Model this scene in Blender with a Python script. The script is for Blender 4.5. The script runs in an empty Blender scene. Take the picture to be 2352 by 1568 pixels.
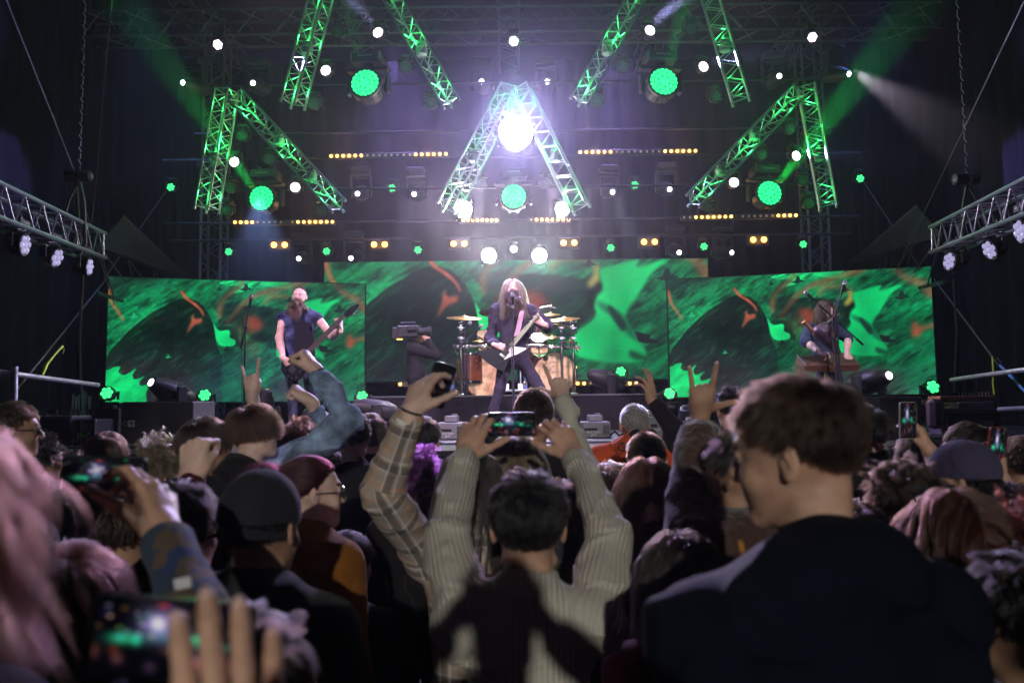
import bpy, math, random
import numpy as np
from mathutils import Vector, Matrix
R = math.radians
random.seed(7); rng = np.random.default_rng(7)
scene = bpy.context.scene
COL = scene.collection

# ------------------------------------------------------------------ camera
CAMZ = 1.80
PITCH, ROLL = math.atan(146/1829), R(0.62)
CFWD = Vector((0, math.cos(PITCH), math.sin(PITCH)))
_up0 = Vector((0, -math.sin(PITCH), math.cos(PITCH)))
_rt0 = Vector((1, 0, 0))
CUP = (_up0*math.cos(ROLL) + _rt0*math.sin(ROLL)).normalized()
CRT = (_rt0*math.cos(ROLL) - _up0*math.sin(ROLL)).normalized()
cd = bpy.data.cameras.new('camera'); cam = bpy.data.objects.new('camera', cd); COL.objects.link(cam)
cam.matrix_world = Matrix((( CRT.x, CUP.x, -CFWD.x, 0), (CRT.y, CUP.y, -CFWD.y, 0), (CRT.z, CUP.z, -CFWD.z, CAMZ), (0, 0, 0, 1)))
cd.sensor_width = 36; cd.lens = 36*1829/2352; cd.clip_end = 500; cd.clip_start = 0.02
cd.dof.use_dof = True; cd.dof.focus_distance = 8.5; cd.dof.aperture_fstop = 3.0
scene.camera = cam

def at(px, py, Y):
    """the point of the place seen at (px, py) of the photograph, Y metres ahead"""
    d = CFWD + CRT*((px-1176)/1829) + CUP*((784-py)/1829)
    d = d*(Y/d.y)
    return Vector((d.x, d.y, CAMZ+d.z))
def A(px, py, Y): return np.array(at(px, py, Y))

# ------------------------------------------------------------------ night sky, exposure
w = bpy.data.worlds.new('World'); scene.world = w; w.use_nodes = True
w.node_tree.nodes['Background'].inputs[0].default_value = (0.25, 0.35, 0.9, 1)
w.node_tree.nodes['Background'].inputs[1].default_value = 0.004
scene.view_settings.view_transform = 'Standard'; scene.view_settings.look = 'None'
scene.view_settings.exposure = 0; scene.view_settings.gamma = 1
scene.view_settings.use_curve_mapping = False
scene.render.engine = 'CYCLES'
cy = scene.cycles
cy.use_denoising = True
try: cy.denoiser = 'OPENIMAGEDENOISE'
except Exception: pass
cy.max_bounces = 4; cy.diffuse_bounces = 2; cy.glossy_bounces = 2; cy.transmission_bounces = 3
cy.volume_bounces = 0; cy.volume_step_rate = 2.0; cy.volume_max_steps = 48; cy.transparent_max_bounces = 6
cy.caustics_reflective = False; cy.caustics_refractive = False
cy.sample_clamp_indirect = 4; cy.use_light_tree = True; cy.light_sampling_threshold = 0.003
cy.use_adaptive_sampling = True; cy.adaptive_threshold = 0.03

MUL = dict(blaze_light=.50, band_key=.62, house_light=.45, crowd_backlight=.065, violet_fill=.8, blue_wash=.7, beam=5.0, truss_light=.62, bar_light=.16, blinder_light=.22)
def lamp(kind, name, loc, target, power, color, size=60, blend=0.3, radius=0.05, parent=None):
    d = bpy.data.lights.new(name, kind); d.energy = power*MUL.get(name, 1); d.color = color
    d.shadow_soft_size = radius
    if kind == 'SPOT': d.spot_size = R(size); d.spot_blend = blend
    o = bpy.data.objects.new(name, d); COL.objects.link(o)
    o.location = loc
    if target is not None:
        o.rotation_euler = (Vector(target)-Vector(loc)).to_track_quat('-Z', 'Y').to_euler()
    return o
# ------------------------------------------------------------------ materials
def _nt(name):
    m = bpy.data.materials.new(name); m.use_nodes = True
    nt = m.node_tree; b = nt.nodes['Principled BSDF']
    return m, nt, b
def lnk(nt, a, b): nt.links.new(a, b)
def mat(name, col, rough=0.6, metal=0.0, bump=0.0, bscale=60, var=0.15, vscale=6, spec=None, coat=0, sheen=0, sss=0, stretch=None):
    m, nt, b = _nt(name)
    b.inputs['Roughness'].default_value = rough; b.inputs['Metallic'].default_value = metal
    if spec is None and rough > .75: spec = .12
    if spec is not None: b.inputs['Specular IOR Level'].default_value = spec
    if coat: b.inputs['Coat Weight'].default_value = coat; b.inputs['Coat Roughness'].default_value = .1
    if sheen: b.inputs['Sheen Weight'].default_value = sheen; b.inputs['Sheen Roughness'].default_value = .4
    if sss:
        b.inputs['Subsurface Weight'].default_value = sss; b.inputs['Subsurface Radius'].default_value = (1, .35, .2); b.inputs['Subsurface Scale'].default_value = .008
    tc = nt.nodes.new('ShaderNodeTexCoord')
    src = tc.outputs['Object']
    if stretch:
        mp = nt.nodes.new('ShaderNodeMapping'); mp.inputs['Scale'].default_value = stretch
        lnk(nt, src, mp.inputs[0]); src = mp.outputs[0]
    if var:
        n = nt.nodes.new('ShaderNodeTexNoise'); n.inputs['Scale'].default_value = vscale; n.inputs['Detail'].default_value = 5
        lnk(nt, src, n.inputs['Vector'])
        r = nt.nodes.new('ShaderNodeValToRGB')
        r.color_ramp.elements[0].position = .3; r.color_ramp.elements[1].position = .7
        r.color_ramp.elements[0].color = tuple(c*(1-var) for c in col[:3])+(1,)
        r.color_ramp.elements[1].color = tuple(min(1, c*(1+var)) for c in col[:3])+(1,)
        lnk(nt, n.outputs[0], r.inputs[0]); lnk(nt, r.outputs[0], b.inputs['Base Color'])
        mr = nt.nodes.new('ShaderNodeMapRange'); mr.inputs[3].default_value = max(0, rough-.12); mr.inputs[4].default_value = min(1, rough+.12)
        lnk(nt, n.outputs[0], mr.inputs[0]); lnk(nt, mr.outputs[0], b.inputs['Roughness'])
    else:
        b.inputs['Base Color'].default_value = tuple(col[:3])+(1,)
    if bump:
        n2 = nt.nodes.new('ShaderNodeTexNoise'); n2.inputs['Scale'].default_value = bscale; n2.inputs['Detail'].default_value = 4
        lnk(nt, src, n2.inputs['Vector'])
        bp = nt.nodes.new('ShaderNodeBump'); bp.inputs['Strength'].default_value = bump; bp.inputs['Distance'].default_value = .01
        lnk(nt, n2.outputs[0], bp.inputs['Height']); lnk(nt, bp.outputs[0], b.inputs['Normal'])
    return m
def emat(name, col, strength, base=(.02, .02, .02)):
    m, nt, b = _nt(name)
    b.inputs['Base Color'].default_value = base+(1,)
    b.inputs['Emission Color'].default_value = tuple(col)+(1,); b.inputs['Emission Strength'].default_value = strength
    b.inputs['Roughness'].default_value = .3
    return m
def glass(name, col=(1, 1, 1), rough=.05):
    m, nt, b = _nt(name)
    b.inputs['Base Color'].default_value = tuple(col)+(1,); b.inputs['Transmission Weight'].default_value = .9
    b.inputs['Roughness'].default_value = rough; b.inputs['IOR'].default_value = 1.35
    return m

# ------------------------------------------------------------------ mesh building
def frame(d):
    d = Vector(d).normalized()
    a = Vector((0, 0, 1)) if abs(d.z) < .9 else Vector((1, 0, 0))
    u = d.cross(a).normalized(); v = d.cross(u).normalized()
    return d, u, v
class MB:
    def __init__(s): s.v = []; s.f = []; s.m = []
    def add(s, vs, fs, m=0):
        o = len(s.v); s.v += [tuple(x) for x in vs]; s.f += [tuple(i+o for i in f) for f in fs]; s.m += [m]*len(fs); return s
    def box(s, c, size, rot=None, m=0, bev=0.0):
        c = Vector(c); hx, hy, hz = [x/2 for x in size]
        if bev <= 0:
            vs = [Vector((x, y, z)) for x in (-hx, hx) for y in (-hy, hy) for z in (-hz, hz)]
            fs = [(0, 1, 3, 2), (4, 6, 7, 5), (0, 4, 5, 1), (2, 3, 7, 6), (0, 2, 6, 4), (1, 5, 7, 3)]
        else:
            b = min(bev, hx*.9, hy*.9, hz*.9); vs = []; fs = []
            idx = {}
            for sx in (-1, 1):
                for sy in (-1, 1):
                    for sz in (-1, 1):
                        for ax in range(3):
                            h = [hx-b, hy-b, hz-b]; h[ax] += b
                            idx[(sx, sy, sz, ax)] = len(vs); vs.append(Vector((sx*h[0], sy*h[1], sz*h[2])))
            for ax in range(3):
                o1, o2 = (ax+1) % 3, (ax+2) % 3
                for sg in (-1, 1):
                    q = []
                    for (p, r) in ((-1, -1), (1, -1), (1, 1), (-1, 1)):
                        k = [0, 0, 0]; k[ax] = sg; k[o1] = p; k[o2] = r; q.append(idx[tuple(k)+(ax,)])
                    fs.append(tuple(q) if sg > 0 else tuple(q[::-1]))
                for s1 in (-1, 1):
                    for s2 in (-1, 1):
                        k0 = [0, 0, 0]; k0[o1] = s1; k0[o2] = s2; k1 = list(k0); k0[ax] = -1; k1[ax] = 1
                        q = (idx[tuple(k0)+(o1,)], idx[tuple(k1)+(o1,)], idx[tuple(k1)+(o2,)], idx[tuple(k0)+(o2,)])
                        fs.append(q if s1*s2 < 0 else q[::-1])
            for k in [(a, b_, c_) for a in (-1, 1) for b_ in (-1, 1) for c_ in (-1, 1)]:
                t = (idx[k+(0,)], idx[k+(1,)], idx[k+(2,)])
                fs.append(t if k[0]*k[1]*k[2] > 0 else t[::-1])
        if rot is not None: vs = [rot @ x for x in vs]
        return s.add([c+x for x in vs], fs, m)
    def tube(s, p0, p1, r0, r1=None, n=8, m=0, cap=True):
        p0 = Vector(p0); p1 = Vector(p1); r1 = r0 if r1 is None else r1
        if (p1-p0).length < 1e-6: return s
        d, u, v = frame(p1-p0); vs = []; fs = []
        for p, r in ((p0, r0), (p1, r1)):
            for i in range(n):
                a = 2*math.pi*i/n; vs.append(p+u*(r*math.cos(a))+v*(r*math.sin(a)))
        for i in range(n): j = (i+1) % n; fs.append((i, i+n, j+n, j))
        if cap: fs.append(tuple(range(n))); fs.append(tuple(range(2*n-1, n-1, -1)))
        return s.add(vs, fs, m)
    def path(s, pts, r, n=6, m=0):
        pts = [Vector(p) for p in pts]; rs = r if isinstance(r, (list, tuple)) else [r]*len(pts)
        vs = []; fs = []; u = None
        for k, p in enumerate(pts):
            d = (pts[min(k+1, len(pts)-1)]-pts[max(k-1, 0)]).normalized()
            if u is None: _, u, v = frame(d)
            u = (u-d*u.dot(d)).normalized(); v = d.cross(u)
            for i in range(n):
                a = 2*math.pi*i/n; vs.append(p+u*(rs[k]*math.cos(a))+v*(rs[k]*math.sin(a)))
        for k in range(len(pts)-1):
            for i in range(n):
                j = (i+1) % n; fs.append((k*n+i, k*n+j, (k+1)*n+j, (k+1)*n+i))
        fs.append(tuple(range(n-1, -1, -1))); fs.append(tuple(range((len(pts)-1)*n, len(pts)*n)))
        return s.add(vs, fs, m)
    def lathe(s, c, axis, prof, n=20, m=0, ms=None, caps=True):
        """prof: (radius, height along axis)"""
        c = Vector(c); d, u, v = frame(axis); vs = []; fs = []; mm = []
        for r, h in prof:
            for i in range(n):
                a = 2*math.pi*i/n; vs.append(c+d*h+u*(r*math.cos(a))+v*(r*math.sin(a)))
        o = len(s.v); s.v += [tuple(x) for x in vs]
        for k in range(len(prof)-1):
            for i in range(n):
                j = (i+1) % n; s.f.append(tuple(o+q for q in (k*n+i, (k+1)*n+i, (k+1)*n+j, k*n+j)))
                s.m.append(ms[k] if ms else m)
        if caps and prof[0][0] > 1e-4: s.f.append(tuple(o+i for i in range(n))); s.m.append(ms[0] if ms else m)
        if caps and prof[-1][0] > 1e-4: s.f.append(tuple(o+(len(prof)-1)*n+i for i in range(n-1, -1, -1))); s.m.append(ms[-1] if ms else m)
        return s
    def prism(s, poly, back, m=0, bevel=0):
        """poly: 3D points of the front outline; back: extrusion vector"""
        poly = [Vector(p) for p in poly]; back = Vector(back); n = len(poly)
        vs = poly+[p+back for p in poly]
        fs = [tuple(range(n-1, -1, -1)), tuple(range(n, 2*n))]+[(i, (i+1) % n, (i+1) % n+n, i+n) for i in range(n)]
        return s.add(vs, fs, m)
    def sphere(s, c, r, n=10, m=0, sc=(1, 1, 1)):
        c = Vector(c); vs = []; fs = []; k = max(4, n//2)
        for j in range(k+1):
            t = math.pi*j/k
            for i in range(n):
                a = 2*math.pi*i/n
                vs.append(c+Vector((r*sc[0]*math.sin(t)*math.cos(a), r*sc[1]*math.sin(t)*math.sin(a), r*sc[2]*math.cos(t))))
        for j in range(k):
            for i in range(n): q = (i+1) % n; fs.append((j*n+i, (j+1)*n+i, (j+1)*n+q, j*n+q))
        return s.add(vs, fs, m)
    def mesh(s, name, mats, smooth=False):
        me = bpy.data.meshes.new(name); me.from_pydata(s.v, [], s.f)
        for x in (mats if isinstance(mats, (list, tuple)) else [mats]): me.materials.append(x)
        if len(me.materials) > 1: me.polygons.foreach_set('material_index', s.m)
        if smooth:
            me.polygons.foreach_set('use_smooth', [True]*len(me.polygons))
            try: me.set_sharp_from_angle(angle=R(38))
            except Exception: pass
        me.update(); return me
    def obj(s, name, mats, parent=None, smooth=False, loc=None):
        o = bpy.data.objects.new(name, s.mesh(name, mats, smooth)); COL.objects.link(o)
        if parent is not None: o.parent = parent
        if loc is not None: o.location = loc
        return o
def inst(name, me, parent=None, M=None):
    o = bpy.data.objects.new(name, me); COL.objects.link(o)
    if parent is not None: o.parent = parent
    if M is not None: o.matrix_local = M
    return o
def tag(o, label=None, cat=None, group=None, kind=None):
    if label: o['label'] = label
    if cat: o['category'] = cat
    if group: o['group'] = group
    if kind: o['kind'] = kind
    return o
def thing(name, label, cat, loc=(0, 0, 0), group=None):
    o = bpy.data.objects.new(name, None); COL.objects.link(o); o.location = loc; o.empty_display_size = .1
    return tag(o, label, cat, group)
def dup(root, loc, rot=None, label=None, group=None, parent=None):
    r = root.copy(); COL.objects.link(r); r.location = loc
    if rot is not None: r.rotation_euler = rot
    if label: r['label'] = label
    if group: r['group'] = group
    for ch in list(root.children):
        c = ch.copy(); COL.objects.link(c); c.parent = r
        for g in ch.children:
            d = g.copy(); COL.objects.link(d); d.parent = c
    return r
def text(name, body, size, mtl, loc, right, up, parent=None, ext=.0008, align='CENTER'):
    cu = bpy.data.curves.new(name, 'FONT'); cu.body = body; cu.size = size; cu.extrude = ext
    cu.align_x = align; cu.align_y = 'CENTER'; cu.resolution_u = 3
    cu.materials.append(mtl)
    tmp = bpy.data.objects.new(name, cu); COL.objects.link(tmp); dg = bpy.context.evaluated_depsgraph_get(); me = bpy.data.meshes.new_from_object(tmp.evaluated_get(dg)); bpy.data.objects.remove(tmp)
    o = bpy.data.objects.new(name, me); COL.objects.link(o)
    r = Vector(right).normalized(); u = Vector(up); u = (u-r*u.dot(r)).normalized(); n = r.cross(u)
    M = Matrix(((r.x, u.x, n.x, loc[0]), (r.y, u.y, n.y, loc[1]), (r.z, u.z, n.z, loc[2]), (0, 0, 0, 1)))
    if parent is not None: o.parent = parent
    o.matrix_world = M if parent is None else M
    if parent is not None: o.matrix_local = Matrix.Translation(-Vector(parent.location)) @ M
    return o
# ------------------------------------------------------------------ one continuous surface from blended volumes
def smin(a, b, k):
    h = np.clip(.5+.5*(b-a)/k, 0, 1)
    return b*(1-h)+a*h-k*h*(1-h)
def V3(*a): return np.array(a, dtype=float)
class Vol:
    """volumes blended into one surface and meshed on a grid"""
    def __init__(s): s.p = []
    def cap(s, a, b, ra, rb=None, k=.02, m=0, sub=False):
        s.p.append(('c', np.asarray(a, float), np.asarray(b, float), float(ra), float(ra if rb is None else rb), k, m, sub)); return s
    def ell(s, c, r, M=None, k=.02, m=0, sub=False):
        s.p.append(('e', np.asarray(c, float), np.asarray(r, float), np.eye(3) if M is None else np.asarray(M, float), 0, k, m, sub)); return s
    def ext(s, o): s.p += o.p; return s
    def xf(s, M):
        """returns a copy moved by 4x4 matrix M (rotation+uniform scale+translation)"""
        M = np.array(M); A3 = M[:3, :3]; t = M[:3, 3]; sc = abs(np.linalg.det(A3))**(1/3); Rm = A3/sc
        o = Vol()
        for q in s.p:
            if q[0] == 'c': o.p.append(('c', A3@q[1]+t, A3@q[2]+t, q[3]*sc, q[4]*sc, q[5]*sc, q[6], q[7]))
            else: o.p.append(('e', A3@q[1]+t, q[2]*sc, Rm@q[3], 0, q[5]*sc, q[6], q[7]))
        return o
    def bbox(s, q):
        if q[0] == 'c':
            r = max(q[3], q[4]); return np.minimum(q[1], q[2])-r, np.maximum(q[1], q[2])+r
        e = np.sqrt(((q[3]*q[2][None, :])**2).sum(1)); return q[1]-e, q[1]+e
    @staticmethod
    def dist(q, X, Y, Z):
        if q[0] == 'c':
            a, b, ra, rb = q[1], q[2], q[3], q[4]; d = b-a; L2 = float(d@d)+1e-12
            px, py, pz = X-a[0], Y-a[1], Z-a[2]
            t = np.clip((px*d[0]+py*d[1]+pz*d[2])/L2, 0, 1)
            return np.sqrt((px-t*d[0])**2+(py-t*d[1])**2+(pz-t*d[2])**2)-(ra+(rb-ra)*t)
        c, r, M = q[1], q[2], q[3]
        px, py, pz = X-c[0], Y-c[1], Z-c[2]
        x = (px*M[0, 0]+py*M[1, 0]+pz*M[2, 0]); y = (px*M[0, 1]+py*M[1, 1]+pz*M[2, 1]); z = (px*M[0, 2]+py*M[1, 2]+pz*M[2, 2])
        k0 = np.sqrt((x/r[0])**2+(y/r[1])**2+(z/r[2])**2)
        k1 = np.sqrt((x/r[0]**2)**2+(y/r[1]**2)**2+(z/r[2]**2)**2)+1e-9
        return k0*(k0-1)/k1
    def mesh(s, h, lo=None, hi=None, noise=None, clip=None):
        bbs = [s.bbox(q) for q in s.p]
        L = np.min([b[0] for b, q in zip(bbs, s.p) if not q[7]], 0)-2.5*h; H = np.max([b[1] for b, q in zip(bbs, s.p) if not q[7]], 0)+2.5*h
        if lo is not None: L = np.maximum(L, lo)
        if hi is not None: H = np.minimum(H, hi)
        n = np.ceil((H-L)/h).astype(int)+1
        if (n < 3).any(): return None
        D = np.full(n, 1.0, np.float32); B = np.full(n, 9.0, np.float32); MT = np.zeros(n, np.int8)
        ax = [np.float32(L[i])+np.float32(h)*np.arange(n[i], dtype=np.float32) for i in range(3)]
        for (bl, bh), q in zip(bbs, s.p):
            mg = q[5]+3*h
            i0 = np.clip(np.floor((bl-mg-L)/h).astype(int), 0, n); i1 = np.clip(np.ceil((bh+mg-L)/h).astype(int)+1, 0, n)
            if (i1 <= i0).any(): continue
            sl = tuple(slice(a, b) for a, b in zip(i0, i1))
            X = ax[0][sl[0]][:, None, None]; Y = ax[1][sl[1]][None, :, None]; Z = ax[2][sl[2]][None, None, :]
            d = Vol.dist(q, X, Y, Z).astype(np.float32)
            if q[7]:
                D[sl] = -smin(-D[sl], d, q[5])
                if q[6] >= 0:
                    w_ = d < .004; MT[sl] = np.where(w_, q[6], MT[sl])
            else:
                D[sl] = smin(D[sl], d, q[5])
                w_ = d < B[sl]; MT[sl] = np.where(w_, q[6], MT[sl]); B[sl] = np.minimum(B[sl], d)
        if noise is not None:
            D += noise(ax[0][:, None, None], ax[1][None, :, None], ax[2][None, None, :]).astype(np.float32)
        if clip is not None:
            D = np.maximum(D, clip(ax[0][:, None, None], ax[1][None, :, None], ax[2][None, None, :]).astype(np.float32))
        # surface nets
        S = D < 0
        c = [S[i:n[0]-1+i, j:n[1]-1+j, k:n[2]-1+k] for i in (0, 1) for j in (0, 1) for k in (0, 1)]
        cnt = sum(x.astype(np.int8) for x in c); act = (cnt > 0) & (cnt < 8)
        idx = np.argwhere(act)
        if len(idx) == 0: return None
        acc = np.zeros((len(idx), 3)); num = np.zeros(len(idx))
        I, J, K = idx.T
        for axis in range(3):
            for a in (0, 1):
                for b in (0, 1):
                    o = [0, 0, 0]; o1, o2 = [(1, 2), (0, 2), (0, 1)][axis]; o[o1] = a; o[o2] = b
                    e = list(o); e[axis] = 1
                    d0 = D[I+o[0], J+o[1], K+o[2]]; d1 = D[I+e[0], J+e[1], K+e[2]]
                    x = (d0 < 0) != (d1 < 0)
                    t = np.where(x, d0/(d0-d1+1e-20), 0)
                    p = np.zeros((len(idx), 3)); p[:] = o; p[:, axis] += t
                    acc += np.where(x[:, None], p, 0); num += x
        pos = L+h*(idx+acc/num[:, None])
        vid = np.full(act.shape, -1, np.int64); vid[I, J, K] = np.arange(len(idx))
        faces = []
        for axis in range(3):
            s0 = [slice(1, -1)]*3; s0[axis] = slice(0, n[axis]-1); s1 = list(s0); s1[axis] = slice(1, n[axis])
            a = S[tuple(s0)]; b = S[tuple(s1)]; x = np.argwhere(a != b); off = [1, 1, 1]; off[axis] = 0
            x = x+off; fl = S[x[:, 0], x[:, 1], x[:, 2]]
            o1, o2 = [(1, 2), (2, 0), (0, 1)][axis]
            def cell(da, db):
                y = x.copy(); y[:, o1] -= da; y[:, o2] -= db; return vid[y[:, 0], y[:, 1], y[:, 2]]
            q = np.stack([cell(1, 1), cell(0, 1), cell(0, 0), cell(1, 0)], 1)
            q[~fl] = q[~fl][:, ::-1]; faces.append(q)
        F = np.concatenate(faces); F = F[(F >= 0).all(1)]
        g = np.clip(np.round(idx+acc/num[:, None]).astype(int), 0, n-1)
        mt = MT[g[:, 0], g[:, 1], g[:, 2]]
        return pos, F, mt
def join(parts):
    parts = [p for p in parts if p is not None]; o = 0; P, F, M = [], [], []
    for p, f, m in parts: P.append(p); F.append(f+o); M.append(m); o += len(p)
    return np.concatenate(P), np.concatenate(F), np.concatenate(M)
def vol_obj(name, data, mats, parent=None, origin=None, attr=None):
    P, F, M = data
    org = np.zeros(3) if parent is None else np.array(parent.location)
    me = bpy.data.meshes.new(name); me.vertices.add(len(P)); me.vertices.foreach_set('co', (P-org).astype(np.float32).ravel())
    me.loops.add(len(F)*4); me.loops.foreach_set('vertex_index', F.astype(np.int32).ravel())
    me.polygons.add(len(F)); me.polygons.foreach_set('loop_start', np.arange(0, len(F)*4, 4, dtype=np.int32))
    for x in mats: me.materials.append(x)
    me.polygons.foreach_set('material_index', M[F[:, 0]].astype(np.int32))
    me.polygons.foreach_set('use_smooth', np.ones(len(F), bool))
    if attr is not None:
        a = me.attributes.new('cloth', 'FLOAT_VECTOR', 'CORNER'); a.data.foreach_set('vector', attr.astype(np.float32).ravel())
    me.update(calc_edges=True); me.validate()
    o = bpy.data.objects.new(name, me); COL.objects.link(o)
    if parent is not None: o.parent = parent
    return o
def wrinkle(seed, amp, f=14.0, axis=None):
    r = np.random.default_rng(seed); ws = []
    for i in range(5):
        d = r.normal(size=3); d /= np.linalg.norm(d); d[2] *= 1.6; ws.append((d*f*(1+.5*i)*(.7+.6*r.random()), r.random()*6.28, .55**i))
    def fn(X, Y, Z):
        wx = .35*np.sin(3.1*Z*3+2*X*3+seed); s_ = 0
        for d, ph, a in ws: s_ = s_+a*np.sin(d[0]*X+d[1]*Y+d[2]*Z+ph+1.4*wx)
        rd = np.abs(np.sin(ws[0][0][0]*.6*X+ws[0][0][1]*.6*Y+ws[1][0][2]*1.1*Z+1.5*wx+.8*s_)); return amp*(.75*s_-1.1*(1-rd)**3+.25)
    return fn
def limb_attr(P, F, vol):
    """per face corner: (length along, distance around) on the limb its face belongs to, for weaves and ribs"""
    C = P[F].mean(1); best = np.full(len(C), 9.0); sel = np.full(len(C), -1); info = []; off = 0.0; last = None
    for q in vol.p:
        if q[7]: continue
        if q[0] == 'c':
            a, b = q[1], q[2]; ax = b-a; L = np.linalg.norm(ax)+1e-9; ax = ax/L
            if not (last is not None and np.linalg.norm(last-a) < .01): off = 0.0
            ref = V3(0, 1, 0) if abs(ax[1]) < .9 else V3(1, 0, 0); u = nrm(np.cross(ax, ref)); info.append((a, ax, u, np.cross(ax, u), off, (q[3]+q[4])/2)); off += L; last = b
        else: info.append(None)
        d = Vol.dist(q, C[:, 0], C[:, 1], C[:, 2])-(0 if q[0] == 'c' else .0); w_ = d < best; sel[w_] = len(info)-1; best = np.minimum(best, d)
    out = np.zeros((len(F), 4, 3)); V4 = P[F]
    for k, nf in enumerate(info):
        w_ = sel == k
        if not w_.any(): continue
        p = V4[w_]
        if nf is None: out[w_] = np.stack([p[..., 2], p[..., 0], p[..., 0]*0], -1); continue
        a, ax, u, v, off, r_ = nf; r = p-a; ang = np.arctan2(r@v, r@u); rc = C[w_]-a; ac = np.arctan2(rc@v, rc@u)[:, None]
        ang = ac+(ang-ac+math.pi) % (2*math.pi)-math.pi
        out[w_] = np.stack([off+r@ax, ang*r_, np.ones(ang.shape)], -1)
    return out.reshape(-1, 3)
# ------------------------------------------------------------------ people
def nrm(v): v = np.asarray(v, float); return v/(np.linalg.norm(v)+1e-12)
def skin_mat(name, col, rough=.5):
    return mat(name, col, rough, bump=.12, bscale=110, var=.22, vscale=16, sss=.25, spec=.3)
SKIN = [skin_mat('skin_fair', (.56, .36, .27)), skin_mat('skin_warm', (.50, .30, .21)), skin_mat('skin_tan', (.38, .22, .145)), skin_mat('skin_pale', (.62, .42, .34))]
LIPS = mat('lips', (.33, .12, .10), .4, var=.1); EYEW = mat('eye_white', (.6, .57, .54), .15, var=.05); IRIS = mat('iris', (.03, .025, .02), .1, var=0)
NAIL = mat('nail', (.62, .42, .38), .2, var=.05)
POSES = {
 'open': ([(8, 8, 5), (5, 6, 5), (7, 8, 5), (10, 12, 6)], (38, 10)),
 'relax': ([(25, 30, 18), (30, 35, 20), (34, 38, 22), (38, 42, 24)], (25, 25)),
 'fist': ([(78, 98, 62), (82, 100, 62), (84, 100, 62), (84, 98, 60)], (28, 78)),
 'horn': ([(4, 6, 4), (80, 100, 62), (82, 100, 62), (4, 8, 5)], (20, 80)),
 'ily': ([(2, 6, 4), (82, 100, 62), (84, 100, 62), (-4, 6, 4)], (62, -8)),
 'point': ([(-4, 6, 4), (72, 92, 55), (78, 94, 58), (78, 92, 58)], (48, 10)),
 'phone': ([(28, 48, 30), (30, 52, 32), (32, 54, 34), (36, 56, 34)], (40, 35)),
 'phoneflat': ([(14, 40, 22), (16, 42, 24), (18, 44, 24), (22, 46, 26)], (46, 12)),
 'fret': ([(40, 62, 40), (28, 70, 44), (38, 66, 42), (20, 50, 30)], (30, 30)),
 'pick': ([(52, 62, 32), (58, 60, 34), (56, 58, 34), (50, 52, 30)], (30, 50)),
 'wave': ([(4, 8, 5), (10, 10, 6), (24, 30, 18), (34, 36, 20)], (20, 20)),
}
def hand(wr, d, n, right, pose, sc=1.0, spread=1.0):
    """palm, four unequal fingers and a thumb as one blended volume"""
    d = nrm(d); n = np.asarray(n, float); n = nrm(n-d*(n@d)); t = np.cross(d, n)*(1 if right else -1)
    wr = np.asarray(wr, float); v = Vol(); fing, th = POSES[pose] if isinstance(pose, str) else pose
    def P(a, b, c=0): return wr+sc*(d*a+t*b+n*c)
    base = [(.088, .030, .002), (.092, .009, -.001), (.087, -.012, 0), (.078, -.032, .004)]
    for i, (a, b, c) in enumerate(base):
        v.cap(P(.012, b*.45, 0), P(a-.006, b, c), .0155*sc, .0125*sc, k=.012*sc)
    v.ell(P(.048, .0, .004), V3(.040, .036, .016)*sc, np.stack([d, t, n], 1), k=.01*sc)
    v.ell(P(.032, .022, .012), V3(.032, .017, .015)*sc, np.stack([nrm(d+.4*t), nrm(t-.4*d), n], 1), k=.01*sc)
    v.ell(P(.034, -.026, .010), V3(.034, .013, .013)*sc, np.stack([d, t, n], 1), k=.01*sc)
    v.cap(P(-.03, 0, 0), P(.012, 0, 0), .026*sc, .025*sc, k=.015*sc)
    L = [(.043, .026, .022), (.048, .030, .023), (.044, .028, .022), (.034, .021, .020)]
    rr = [.0098, .0100, .0094, .0084]; spr = [7, 1, -5, -13]
    tips = []
    for i, (ln, ang) in enumerate(zip(L, fing)):
        p = P(*base[i]); a = 0.0; sp = math.radians(spr[i])*spread
        dd = nrm(d*math.cos(sp)+t*math.sin(sp)); r = rr[i]*sc
        v.ell(p, V3(1, 1, 1)*r*1.22, k=.006*sc)
        for j in range(3):
            a += math.radians(ang[j]); q = p+sc*ln[j]*(dd*math.cos(a)+n*math.sin(a))
            v.cap(p, q, r*(1.04-.07*j), r*(.97-.08*j), k=.0035*sc); p = q
        nd = dd*math.cos(a)+n*math.sin(a); nn = -(n*math.cos(a)-dd*math.sin(a))
        tips.append((p, nd, nn, r*.84))
    ab, fl = math.radians(th[0]), math.radians(th[1])
    p = P(.018, .022, .010); d0 = nrm(d*math.cos(ab)+t*math.sin(ab)+n*.25)
    side = nrm(-t*math.cos(ab)+d*math.sin(ab)+n*.9)
    a = fl*.15
    for j, (l, r) in enumerate(((.046, .0145), (.034, .0112), (.028, .0102))):
        q = p+sc*l*nrm(d0*math.cos(a)+side*math.sin(a)); v.cap(p, q, r*sc, r*sc*.9, k=(.012 if j == 0 else .004)*sc); p = q; a += fl*.5
    a -= fl*.5
    nd = nrm(d0*math.cos(a)+side*math.sin(a)); tips.append((p, nd, nrm(-side+nd*(side@nd)), .0092*sc))
    for (p, nd, nn, r) in tips:      # nails
        u = np.cross(nd, nn); v.ell(p+nn*r*.62+nd*r*.15, V3(r*1.05, r*.72, r*.42), np.stack([nd, nrm(u), nn], 1), k=.0008, m=5)
    return v
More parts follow.
